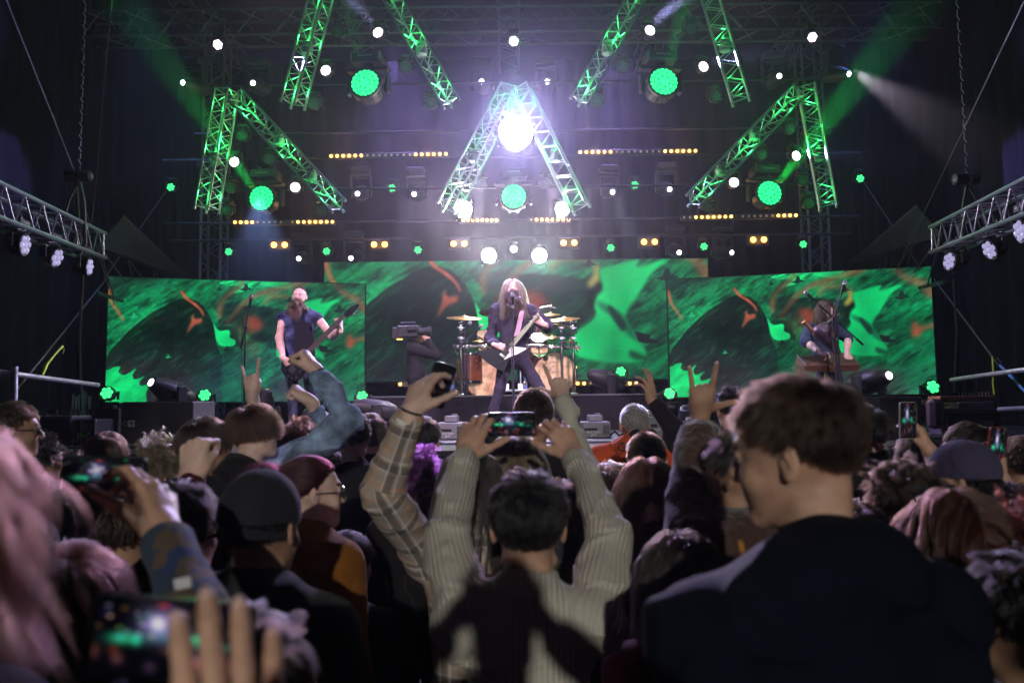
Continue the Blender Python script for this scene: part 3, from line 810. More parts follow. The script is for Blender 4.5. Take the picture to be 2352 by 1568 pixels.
# A-frame legs: (label, top px, bottom px, depth top, depth bottom)
legs = [
 ('left', 'short steep truss leg of the left A-frame, green lit', (521, 208), (476, 478), 10.9, 10.9),
 ('left', 'long slanting truss leg of the left A-frame, green lit', (545, 222), (778, 474), 10.6, 10.2),
 ('upper left', 'steep truss leg hanging from the roof at upper left, narrow', (752, -60), (674, 236), 10.3, 10.3),
 ('upper left', 'slanting truss leg hanging from the roof at upper left, beside the green lens', (868, -60), (1034, 236), 9.6, 9.9),
 ('centre', 'left leg of the central A-frame truss beside the white blaze', (1172, 205), (1030, 476), 10.9, 10.5),
 ('centre', 'right leg of the central A-frame truss beside the white blaze', (1198, 205), (1330, 474), 10.9, 10.5),
 ('upper right', 'slanting truss leg hanging from the roof at upper right, left of the green lens', (1492, -60), (1332, 232), 9.6, 9.9),
 ('upper right', 'steep truss leg hanging from the roof at upper right, narrow', (1615, -60), (1700, 226), 10.3, 10.3),
 ('right', 'long slanting truss leg of the right A-frame, green lit', (1832, 212), (1592, 462), 10.6, 10.2),
 ('right', 'short steep truss leg of the right A-frame, green lit', (1852, 200), (1902, 470), 10.9, 10.9)]
GLEG = 'green lit truss legs above the stage'
for nm, lb, a, b_, ya, yb in legs:
    truss('a_frame_truss', lb, S(*a, ya), S(*b_, yb), .225, 3 if 'slant' in lb else 4, .0165, .0065, bay=.24, side=(0, 1, 0) if 'slant' in lb else (.35, 1, 0), group=GLEG)
# roof trusses
for k, (y, z) in enumerate(((8.3, 8.15), (10.4, 8.05), (12.4, 7.9))):
    truss('roof_truss', 'horizontal roof truss across the stage, %s row' % ('front', 'middle', 'rear')[k], (-8, y, z), (8, y, z), .42, 4, .024, .011, bay=.62, parts=False, group='roof trusses', m=M_roofm, end=False)
for k, x in enumerate((-5.4, -2.7, 0, 2.7, 5.4)):
    truss('roof_truss', 'roof truss running to the back of the stage, %s' % ('far left', 'left of centre', 'over the singer', 'right of centre', 'far right')[k], (x, 7.6, 8.7), (x, 15.5, 8.6), .36, 4, .022, .010, bay=.6, parts=False, group='roof trusses', m=M_roofm, end=False)
# thin horizontal lighting pipes
for px, py, Y, hw, lb in ((1176, 300, 12.0, 4.9, 'third'), (1176, 360, 12.5, 5.6, 'second'), (1176, 505, 12.6, 5.6, 'lowest'), (1176, 190, 11.6, 4.6, 'topmost'), (1176, 430, 11.7, 4.7, 'fourth'), (1176, 545, 12.9, 5.6, 'sixth')):
    p = S(px, py, Y); b = MB(); b.tube((-hw, 0, 0), (hw, 0, 0), .020, n=8)
    o = b.obj('lighting_pipe', M_dark2, loc=p, smooth=True); tag(o, 'thin dark lighting pipe across the rig, %s from the top' % lb, 'pipe', 'lighting pipes')
# rear vertical towers
for px, lb in ((470, 'left'), (1897, 'right')):
    p = S(px, 620, 13.2); truss('tower_truss', 'vertical support truss rising behind the %s screen' % lb, (p.x, 13.6, 0), (p.x, 13.6, 8.6), .34, 4, .024, .010, bay=.5, parts=False, m=M_roofm, end=False)
# side trusses in the foreground rig
sideL = truss('side_truss', 'bright aluminium side truss at the left edge carrying three spotlights', S(-60, 452, 6.4), S(208, 562, 9.3), .29, 4, .022, .009, bay=.40, side=(1, 0, 0), m=M_sidem)
sideR = truss('side_truss', 'bright aluminium side truss at the right edge carrying three spotlights', S(2412, 442, 6.4), S(2172, 548, 9.0), .29, 4, .022, .009, bay=.40, side=(1, 0, 0), m=M_sidem)
# rear canopy beams each side above the screens
for sg, a, b_, c_ in ((-1, (225, 560), (400, 640), 'left'), (1, (2165, 535), (1990, 600), 'right')):
    p = S(*a, 11.2); q = S(*b_, 14.2); b = MB()
    n_ = Vector((0, 0, 1)); k = Vector((-sg*.3, 0, .1))
    b.prism([p, q, q+Vector((-sg*.25, .1, .02)), p+Vector((-sg*.35, 0, .42))], Vector((0, 0, -.03)))
    for t in (0, .33, .66, 1): r_ = p.lerp(q, t); b.tube(r_, r_+Vector((0, .5, -.7)), .012, n=5); b.tube(r_, r_+Vector((0, 1.3, -.65)), .012, n=5)
    b.tube(p+Vector((0, 0, -.7)), q+Vector((0, 0, -.7)), .03, n=8); b.tube(p, q, .03, n=8)
    tag(b.obj('canopy_wing', mat('canopy_sheet_'+c_, (.035, .042, .06), .5, var=.3), smooth=False), 'folded sheet wing on a girder above the %s screen' % c_, 'canopy')
# guy ropes, hanging cables, chain hoists
def rope(label, pts, r=.006, m=None, name='guy_rope', cat='rope', sag=0.0):
    pts = [Vector(p) for p in pts]
    if len(pts) == 2 and sag: pts = [pts[0].lerp(pts[1], t/10)-Vector((0, 0, sag*math.sin(math.pi*t/10))) for t in range(11)]
    b = MB(); b.path(pts, r, n=6); return tag(b.obj(name, m or M_rope, smooth=True), label, cat)
rope('taut wire running from the top left corner to the left chain hoist', [S(10, -10, 7.6), S(170, 390, 8.8)], .008)
rope('taut wire from the left hoist down behind the left screen', [S(170, 395, 8.8), S(262, 700, 11.5)], .006)
rope('taut wire running from the top right corner down past the right hoist', [S(2352, 5, 7.6), S(2060, 620, 11.0)], .008)
rope('thin dark cable dropping in front of the left side cloth', [S(258, -10, 10), S(238, 200, 10), S(222, 400, 10), S(205, 560, 10)], .008, M_cable, 'hanging_cable', 'cable')
rope('dark cable bundle hanging beside the left screen', [S(175, 420, 9.4), S(190, 640, 9.6), S(182, 780, 9.6), S(186, 900, 9.6)], .016, M_cable, 'hanging_cable', 'cable')
rope('dark cable bundle hanging beside the right screen', [S(2190, 640, 9.6), S(2198, 760, 9.6), S(2192, 900, 9.6)], .012, M_cable, 'hanging_cable', 'cable')
rope('grey guy wire from beside the right screen to the shackle', [S(2145, 640, 11.3), S(2278, 817, 8.3)], .009)
rope('pale guy wire crossing behind the left screen corner', [S(30, 905, 7.6), S(245, 640, 11.5)], .010)
rope('diagonal wire behind the left lighting pole', [S(240, 640, 12), S(395, 420, 13)], .007)
rope('diagonal wire below the far right green lamp', [S(1985, 420, 13), S(2110, 610, 12)], .007)
for px, lb in ((182, 'left'), (2222, 'right')):
    p = S(px, 405 if px < 1000 else 412, 8.6); sg = 1 if px < 1000 else -1
    r_ = thing('chain_hoist', 'cylindrical chain hoist above the %s side truss' % lb, 'hoist', p)
    b = MB(); b.lathe((-.14, 0, 0), (1, 0, 0), [(.03, -.02), (.062, 0), (.066, .06), (.066, .20), (.055, .22), (.055, .26), (.03, .28)], 18); b.obj('motor', M_dark, r_, smooth=True)
    b = MB(); b.lathe((-.02, 0, 0), (1, 0, 0), [(.068, 0), (.068, .05)], 18); b.obj('rating_plate', M_grey, r_, smooth=True)
    b = MB()
    for i in range(60): b.tube((.015*(i % 2), .012*((i+1) % 2), .06+i*.07), (-.015*(i % 2), .012*((i+1) % 2), .12+i*.07), .006, n=4)
    tag(b.obj('chain', M_steel, r_), None, None, None, 'stuff')
    b = MB(); b.path([(0, 0, -.05), (-.10*sg, 0, -.25), (-.16*sg, 0, -.5)], .014, n=6); b.path([(0, 0, -.05), (.06*sg, 0, -.3), (.09*sg, 0, -.75), (.02*sg, 0, -.9)], .02, n=6); b.obj('sling', M_cable, r_, smooth=True)
# scaffold rails
def pipe(label, pts, r=.024, cat='scaffold pipe', name='scaffold_pipe'):
    b = MB(); b.path(pts, r, n=12); return tag(b.obj(name, M_steel, smooth=True), label, cat)
pipe('upright scaffold post at the left edge of the stage', [S(33, 960, 7.2), S(34, 842, 7.2)], .027)
pipe('slanting scaffold rail from the left post towards the left screen', [S(-20, 852, 7.1), S(225, 884, 9.2)], .026)
pipe('short scaffold rail left of the left post', [S(-60, 853, 7.2), S(30, 858, 7.2)], .027)
pipe('upper slanting scaffold rail beside the right screen', [S(2372, 846, 7.4), S(2185, 872, 9.2)], .024)
pipe('lower scaffold rail at the right edge beside the flame boxes', [S(2372, 937, 7.6), S(2292, 941, 7.8)], .026)
M_tape = mat('hazard_tape', (.55, .75, .03), .5, var=.15)
t = MB(); t.path([S(98, 862, 8.55), S(107, 838, 8.7), S(125, 815, 8.85), S(144, 795, 9.0), S(147, 803, 9.0), S(145, 812, 9.0)], [.012, .016, .012, .014, .009, .006], n=5)
tag(t.obj('hazard_tape', M_tape, smooth=True), 'yellow green hazard tape wrapped on the left guy wire', 'tape')
b = MB(); b.path([S(2283, 825, 8.3), S(2292, 836, 8.3), S(2300, 832, 8.3), S(2290, 822, 8.3)], .008, n=6); tag(b.obj('shackle', M_steel, smooth=True), 'steel shackle at the foot of the right guy wire', 'shackle')
b = MB(); b.path([S(2296, 838, 8.3), S(2335, 878, 8.0), S(2360, 905, 7.8)], .018, n=4); tag(b.obj('ratchet_strap', mat('blue_strap', (.04, .16, .35), .7), smooth=False), 'blue ratchet strap running from the shackle to the right edge', 'strap')
b = MB(); b.path([S(2279, 818, 8.2), S(2281, 850, 8.2), S(2280, 880, 8.2), S(2283, 905, 8.2)], .009, n=4); tag(b.obj('hazard_tape', M_tape), 'strip of hazard tape dangling below the right shackle', 'tape')

# ------------------------------------------------------------------ video screens
def s2l(c): c = np.asarray(c, float)/255.0; return np.where(c <= .04045, c/12.92, ((c+.055)/1.055)**2.4)
TX = lambda x: 175-(x-50)*.061
BX = lambda x: 1195-(x-50)*.016
def tr(pts): return np.array([((x-50)/2225, (y-TX(x))/(BX(x)-TX(x))) for x, y in pts])
def spline(P, n=10, closed=True):
    P = np.asarray(P, float); o = []; N = len(P)
    for i in range(N if closed else N-1):
        if closed: a, b_, c, d = P[(i-1) % N], P[i], P[(i+1) % N], P[(i+2) % N]
        else: a, b_, c, d = P[max(i-1, 0)], P[i], P[i+1], P[min(i+2, N-1)]
        for t in np.linspace(0, 1, n, endpoint=False):
            o.append(.5*((2*b_)+(-a+c)*t+(2*a-5*b_+4*c-d)*t*t+(-a+3*b_-3*c+d)*t**3))
    return np.array(o)
IW, IH = 960, 460
gx, gy = np.meshgrid((np.arange(IW)+.5)/IW, (np.arange(IH)+.5)/IH)
def inside(poly):
    c = np.zeros(gx.shape, bool); n = len(poly)
    x0_, y0_ = poly.min(0)-.002; x1_, y1_ = poly.max(0)+.002
    i0, i1 = int(max(0, x0_*IW)), int(min(IW, x1_*IW+1)); j0, j1 = int(max(0, y0_*IH)), int(min(IH, y1_*IH+1))
    X = gx[j0:j1, i0:i1]; Y = gy[j0:j1, i0:i1]; cc = np.zeros(X.shape, bool)
    for i in range(n):
        ax_, ay_ = poly[i]; bx_, by_ = poly[(i+1) % n]
        if ay_ == by_: continue
        cc ^= ((ay_ > Y) != (by_ > Y)) & (X < (bx_-ax_)*(Y-ay_)/(by_-ay_)+ax_)
    c[j0:j1, i0:i1] = cc; return c.astype(float)
def blur(a, r):
    if r < 1: return a
    k = np.exp(-.5*(np.arange(-int(2.5*r), int(2.5*r)+1)/r)**2); k /= k.sum(); h = len(k)//2
    p = np.pad(a, ((h, h), (0, 0)), 'edge'); a = sum(k[i]*p[i:i+a.shape[0]] for i in range(len(k)))
    p = np.pad(a, ((0, 0), (h, h)), 'edge'); return sum(k[i]*p[:, i:i+a.shape[1]] for i in range(len(k)))
def fbm(seed, fx, fy, ang=0.0, oct=5):
    r = np.random.default_rng(seed); ca, sa = math.cos(ang), math.sin(ang); X = gx*2.09; Y = gy
    U = (X*ca+Y*sa)*fx; Vv = (-X*sa+Y*ca)*fy; s_ = 0; am = 1; tot = 0
    for o in range(oct):
        G = r.random((64, 64)); u = (U*2**o+100) % 64; v = (Vv*2**o+100) % 64
        i = u.astype(int); j = v.astype(int); fu = u-i; fv = v-j; fu = fu*fu*(3-2*fu); fv = fv*fv*(3-2*fv); i1 = (i+1) % 64; j1 = (j+1) % 64; i %= 64; j %= 64
        s_ = s_+am*((G[i, j]*(1-fu)+G[i1, j]*fu)*(1-fv)+(G[i, j1]*(1-fu)+G[i1, j1]*fu)*fv); tot += am; am *= .55
    return s_/tot
def paint():
    n1 = fbm(1, 4, 9, -.5); n2 = fbm(2, 9, 22, -.6); n3 = fbm(3, 40, 60, .3, 3)
    n5 = fbm(8, 14, 50, -.62, 4); n = np.clip((n1*.45+n2*.3+n5*.25-.36)*3.6, 0, 1)
    img = np.empty((IH, IW, 3)); dk = np.array((10., 52, 34)); lt = np.array((12., 165, 96))
    img[:] = dk+(lt-dk)*n[..., None]
    img *= (.82+.36*n3)[..., None]
    def lay(mask, col, r=1, op=1.0, mod=None):
        m_ = blur(mask, r)*op; c = np.array(col, float)
        c = c if mod is None else c*mod[..., None]
        img[:] = img*(1-m_[..., None])+c*m_[..., None]
    def poly(pts, smooth=True): p = tr(pts); return inside(spline(p) if smooth else p)
    def stroke(pts, w0, w1, op=1):
        q = spline(tr(pts), 14, False); m_ = np.zeros(gx.shape)
        for i in range(len(q)):
            t = i/len(q); w_ = (w0+(w1-w0)*t)/2225/2
            d2 = ((gx-q[i, 0])**2+((gy-q[i, 1])*.478)**2)/w_**2; m_ = np.maximum(m_, np.clip(1.25-d2, 0, 1))
        return m_
    mot = .75+.6*n2
    # top bright patch
    lay(poly([(980, 130), (1250, 90), (1540, 70), (1600, 125), (1480, 150), (1330, 130), (1200, 190), (1100, 218), (1150, 160), (1010, 160)]), (18, 215, 118), 2, 1, .85+.3*n2)
    lay(poly([(60, 100), (500, 120), (470, 200), (250, 260), (60, 240)]), (32, 42, 42), 30, .7)
    # dark mound
    mound = poly([(40, 860), (150, 690), (260, 570), (400, 450), (520, 372), (650, 308), (760, 312), (840, 370), (900, 460), (938, 580), (955, 690), (1000, 800), (980, 1000), (930, 1260), (-20, 1260)])
    lay(mound, (14, 62, 44), 1.5, .97, .20+.75*np.clip((n1*.5+n5*.5-.3)*2, 0, 1))
    lay(mound*np.clip((gy-.45)*2.6, 0, 1), (52, 46, 54), 6, .85, .85+.2*n3)
    lay(poly([(900, 820), (1300, 800), (1250, 1260), (800, 1260)]), (14, 84, 58), 30, .6, mot)
    lay(poly([(1480, 950), (1900, 930), (2350, 960), (2350, 1260), (1480, 1260)]), (66, 64, 68), 14, .8, .9+.2*n3)
    lay(poly([(2000, 700), (2300, 600), (2350, 1260), (2120, 1260)]), (14, 120, 76), 24, .7, mot)
    lay(np.clip((fbm(11, 5, 16, -.4)-.55)*5, 0, 1)*(gy < .9), (150, 84, 56), 2, .10)
    lay(np.clip((fbm(12, 10, 60, -.7, 3)-.56)*6, 0, 1), (26, 214, 128), 1, .16)
    lay(np.clip((fbm(13, 8, 50, -.5, 3)-.58)*6, 0, 1), (10, 20, 20), 1, .5)
    # dark lens
    lay(poly([(915, 352), (1000, 320), (1160, 326), (1330, 322), (1500, 335), (1620, 345), (1658, 378), (1630, 425), (1610, 470), (1630, 520), (1590, 570), (1480, 620), (1300, 640), (1180, 560), (1060, 500), (960, 500), (975, 430)]), (20, 58, 44), 3, .92, .35+1.0*np.clip((n2*.5+n5*.5-.3)*2, 0, 1))
    lay(poly([(960, 535), (1060, 515), (1140, 530), (1135, 590), (1160, 700), (1080, 640), (1058, 600), (1062, 560), (1000, 562)]), (14, 46, 34), 2, .95)
    # warm swirls
    O = np.array
    lay(stroke([(1170, 60), (1150, 150), (1080, 210), (1010, 280), (975, 350), (970, 440)], 44, 56), (170, 108, 68), 7, .6, mot)
    lay(stroke([(1750, 60), (1580, 120), (1420, 170), (1280, 230), (1180, 310), (1100, 410), (1030, 500)], 66, 24), (190, 98, 66), 7, .65, mot)
    lay(stroke([(1370, 290), (1400, 235), (1480, 215), (1580, 225), (1635, 280), (1620, 345)], 46, 46), (190, 116, 68), 8, .65, mot)
    lay(stroke([(1632, 270), (1625, 330), (1590, 372)], 38, 44), (226, 206, 96), 6, .85)
    lay(stroke([(1230, 450), (1290, 460), (1310, 500), (1250, 520)], 90, 90), (160, 66, 52), 10, .8, mot)
    lay(stroke([(1150, 540), (1200, 640), (1300, 720), (1200, 800)], 120, 60), (120, 82, 52), 18, .55, mot)
    lay(stroke([(650, 250), (690, 300), (760, 345), (815, 395), (838, 440)], 34, 22), (206, 96, 66), 2.5, .95, mot)
    lay(poly([(745, 428), (765, 470), (822, 462), (822, 500), (760, 530), (700, 595), (725, 520)]), (210, 104, 76), 4, .95, mot)
    lay(stroke([(55, 280), (80, 380), (130, 450), (175, 520)], 40, 22), (196, 108, 70), 4, .85)
    lay(stroke([(1990, 50), (2080, 140), (2200, 190), (2270, 290)], 44, 90), (160, 82, 64), 10, .7, mot)
    lay(poly([(2300, 530), (2180, 570), (2120, 515), (2100, 640), (2150, 660), (2200, 600), (2300, 570)]), (200, 104, 72), 7, .9)
    # bright right field
    br = poly([(1650, 275), (1740, 245), (1880, 205), (1868, 255), (2025, 202), (1940, 300), (1900, 370), (1860, 440), (1800, 520), (1795, 570), (1830, 640), (1868, 705), (1905, 762), (1872, 820), (1740, 828), (1640, 822), (1520, 800), (1470, 740), (1500, 660), (1590, 590), (1622, 540), (1612, 500), (1628, 440), (1662, 395), (1652, 330)])
    lay(br, (10, 228, 124), 3.5, 1, .96+.05*n2)
    lay(poly([(1620, 468), (1700, 495), (1780, 550), (1835, 640), (1868, 712), (1800, 660), (1720, 560), (1660, 520)]), (14, 90, 62), 5, .8)
    lay(poly([(1690, 500), (1720, 505), (1790, 600), (1770, 640), (1720, 570)]), (24, 40, 36), 3, .8)
    lay(poly([(1730, 700), (1760, 740), (1750, 830), (1640, 830), (1660, 760)]), (14, 150, 92), 10, .6)
    lay(poly([(1840, 640), (1900, 655), (1940, 660), (1925, 675), (1985, 705), (1900, 712), (1865, 700)], False), (34, 34, 38), 1, .95)
    lay(poly([(1810, 755), (1860, 770), (1918, 800), (1880, 812), (1820, 800)]), (20, 60, 46), 4, .8)
    # green blob
    lay(poly([(925, 500), (968, 560), (1050, 552), (1066, 585), (1062, 615), (1110, 640), (1108, 678), (1050, 697), (985, 690), (948, 640), (935, 570)]), (18, 232, 128), 1.5)
    # saw teeth
    lay(poly([(-60, 945), (60, 930), (110, 905), (163, 900), (150, 945), (195, 966), (240, 945), (290, 912), (265, 965), (285, 1000), (362, 970), (322, 1020), (340, 1052), (422, 1028), (380, 1100), (340, 1260), (-60, 1260)]), (16, 182, 100), 1.5, 1, mot)
    lay(poly([(1110, 905), (1240, 930), (1330, 990), (1240, 1000), (1180, 960)]), (60, 60, 66), 18, .5)
    # birds
    bird = np.array([(-50, 14), (-20, 2), (-8, -28), (6, -30), (14, -6), (50, 8), (10, 12), (0, 24)])
    for cx, cy_, sc_, c in ((970, 200, .7, (22, 30, 30)), (1200, 168, 1.3, (20, 28, 28)), (1588, 245, 1.0, (22, 26, 28)), (2040, 300, 1.5, (26, 40, 38)), (1045, 718, .9, (18, 26, 26)), (60, 130, 1.7, (28, 34, 36)), (262, 480, .9, (30, 170, 110)), (410, 330, .7, (26, 140, 92)), (550, 805, .6, (30, 180, 112))):
        lay(poly([(cx+x*sc_, cy_+y*sc_) for x, y in bird], False), c, .8, .92)
    img *= np.clip(.55+.85*fbm(21, 2.2, 3.4, -.4, 3), .5, 1.15)[..., None]
    img *= (.96+.08*fbm(14, 120, 120, .8, 2))[..., None]
    r = np.random.default_rng(5)
    for i in range(420):
        x, y = r.random()*IW, (1-r.random()**1.4*.8)*IH; a, b_ = int(x), int(min(y, IH-1)); img[b_, a] = img[b_, a]*.4+np.array((20, 190, 110))*(.35+.4*r.random())
    return s2l(np.clip(img, 0, 255))
SCR = paint()
def image(name, arr):
    h, w_ = arr.shape[:2]; im = bpy.data.images.new(name, w_, h, float_buffer=True); im.colorspace_settings.name = 'Linear Rec.709' if 'Linear Rec.709' in [x.name for x in bpy.types.ColorManagedInputColorspaceSettings.bl_rna.properties['name'].enum_items] else 'Non-Color'
    buf = np.ones((h, w_, 4), np.float32); buf[..., :3] = arr[::-1]; im.pixels.foreach_set(buf.ravel()); im.update(); return im
def scr_mat(name, im, strength, v0=0.0, v1=1.0, gloss=.35, led=True):
    m, nt, b_ = _nt(name); tx = nt.nodes.new('ShaderNodeTexImage'); tx.image = im; tx.extension = 'EXTEND'
    uv = nt.nodes.new('ShaderNodeUVMap'); mp = nt.nodes.new('ShaderNodeMapping'); mp.inputs['Scale'].default_value = (1, v1-v0, 1); mp.inputs['Location'].default_value = (0, 1-v1, 0)
    lnk(nt, uv.outputs[0], mp.inputs[0]); lnk(nt, mp.outputs[0], tx.inputs[0]); lnk(nt, tx.outputs[0], b_.inputs['Emission Color'])
    b_.inputs['Emission Strength'].default_value = strength; b_.inputs['Base Color'].default_value = (.008, .008, .009, 1); b_.inputs['Roughness'].default_value = gloss; b_.inputs['Specular IOR Level'].default_value = .15
    return m
IMS = image('screen_picture', SCR)
def uvplane(name, TL, TRt, BRt, BL, m, parent, nx=1, nz=1):
    TL, TRt, BRt, BL = map(Vector, (TL, TRt, BRt, BL)); me = bpy.data.meshes.new(name)
    me.from_pydata([TL, TRt, BRt, BL], [], [(3, 2, 1, 0)]); uv = me.uv_layers.new(name='UVMap')
    for i, c in enumerate(((0, 0), (1, 0), (1, 1), (0, 1))): uv.data[i].uv = c
    me.materials.append(m); o = bpy.data.objects.new(name, me); COL.objects.link(o)
    if parent is not None: o.parent = parent
    return o
def screen(label, tl, trr, Yl, Yr, bl_y, v0, v1, cols, rows, st):
    P0 = S(tl[0], tl[1], Yl); P1 = S(trr[0], trr[1], Yr); z1 = (P0.z+P1.z)/2
    B0 = S(tl[0], bl_y, Yl); z0 = B0.z; P0.z = P1.z = z1
    ctr = (P0+P1)/2; ctr.z = z0; root = thing('video_screen', label, 'video screen', ctr)
    d = (P1-P0); L = d.length; d.normalize(); back = Vector((-d.y, d.x, 0)); 
    mt = scr_mat('led_'+label.split()[0], IMS, st, v0, v1)
    # cabinets: each LED panel is a piece with its own face and thin recessed joint
    H_ = z1-z0
    for i in range(cols):
        for j in range(rows):
            a0, a1 = i/cols, (i+1)/cols; b0, b1 = j/rows, (j+1)/rows; e = .0004
            p = lambda a, b_: P0-ctr+d*(L*a)+Vector((0, 0, -H_*b_))
            me = bpy.data.meshes.new('led_panel'); q = [p(a0, b1)+d*e+Vector((0, 0, e)), p(a1, b1)-d*e+Vector((0, 0, e)), p(a1, b0)-d*e-Vector((0, 0, e)), p(a0, b0)+d*e-Vector((0, 0, e))]
            jog = back*(.0008*((i*7+j*3) % 3))
            vs = [x+jog for x in q]+[x+jog+back*.05 for x in q]
            me.from_pydata(vs, [], [(0, 1, 2, 3), (7, 6, 5, 4), (0, 4, 5, 1), (1, 5, 6, 2), (2, 6, 7, 3), (3, 7, 4, 0)])
            uv = me.uv_layers.new(name='UVMap')
            for k, c in enumerate(((a0, 1-b1), (a1, 1-b1), (a1, 1-b0), (a0, 1-b0))): uv.data[k].uv = c
            me.materials.append(mt); me.materials.append(M_dark); 
            for k in range(1, 6): me.polygons[k].material_index = 1
            o = bpy.data.objects.new('led_panel', me); COL.objects.link(o); o.parent = root
    b = MB(); mid = Vector((0, 0, H_/2))+back*.09; rot = Matrix.Rotation(math.atan2(d.y, d.x), 3, 'Z')
    b.box(mid, (L+.06, .07, H_+.05), rot=rot)
    for t in (.08, .92): q = P0-ctr+d*(L*t)+back*.12; b.box((q.x, q.y, (DZ-z0)/2+H_*.2), (.06, .06, H_*.4+z0-DZ), rot=rot)
    b.obj('frame', M_dark, root)
    return root
screen('left video screen with green and orange abstract artwork behind the bassist', (250, 632), (838, 657), 12.0, 13.05, 925, 0, 1, 8, 4, 1.0)
screen('right video screen with the green artwork behind the zither player', (1533, 643), (2137, 612), 13.05, 12.0, 912, 0, 1, 8, 4, 1.0)
screen('centre video screen above the drum riser with the green artwork', (745, 603), (1625, 593), 14.6, 14.6, 878, .13, .78, 12, 4, 1.0)
# ------------------------------------------------------------------ stage lighting
_mc = {}
def cached(key, fn):
    if key not in _mc: _mc[key] = fn()
    return _mc[key]
GREEN = (.015, 1.0, .20); WHT = (1.0, .90, 1.0); WARM = (1.0, .55, .12); ORG = (1.0, .42, .08); LAV = (.62, .55, 1.0)
E_gcell = emat('green_lens_cell', (.02, 1.0, .25), 1.9); E_gdisc = emat('green_lens_back', (.004, .50, .10), .8)
E_g7 = emat('green_led', (.05, 1.0, .25), 1.7); E_g7d = emat('green_led_back', (.0, .30, .06), .35)
E_wcell = emat('white_led', (1.0, .90, 1.0), 7); E_wdisc = emat('white_led_back', (.8, .45, .95), 1.6)
E_wsmall = emat('white_spot_lens', (.95, .92, 1.0), 6)
E_warm = emat('warm_bulb', (1.0, .50, .10), 5); E_dimb = emat('dim_bulb', (.20, .14, .10), .25, (.3, .28, .25))
E_org = emat('blinder_bulb', (1.0, .42, .08), 6)
E_blaze = emat('blazing_lens', (1, .95, 1), 150)
E_side = emat('side_led', (.62, .58, 1.0), .6)
M_deadled = mat('unlit_led', (.10, .11, .12), .12, var=.1)
E_redled = emat('red_status_light', (1, .03, .02), 4)
def cells(n):
    o = [(0, 0)]
    for k in range(1, 10):
        if len(o) >= n: break
        o += [(k*math.cos(2*math.pi*i/(6*k)+.2*k), k*math.sin(2*math.pi*i/(6*k)+.2*k)) for i in range(6*k)]
    return o[:n], k-1 if n > 1 else 0
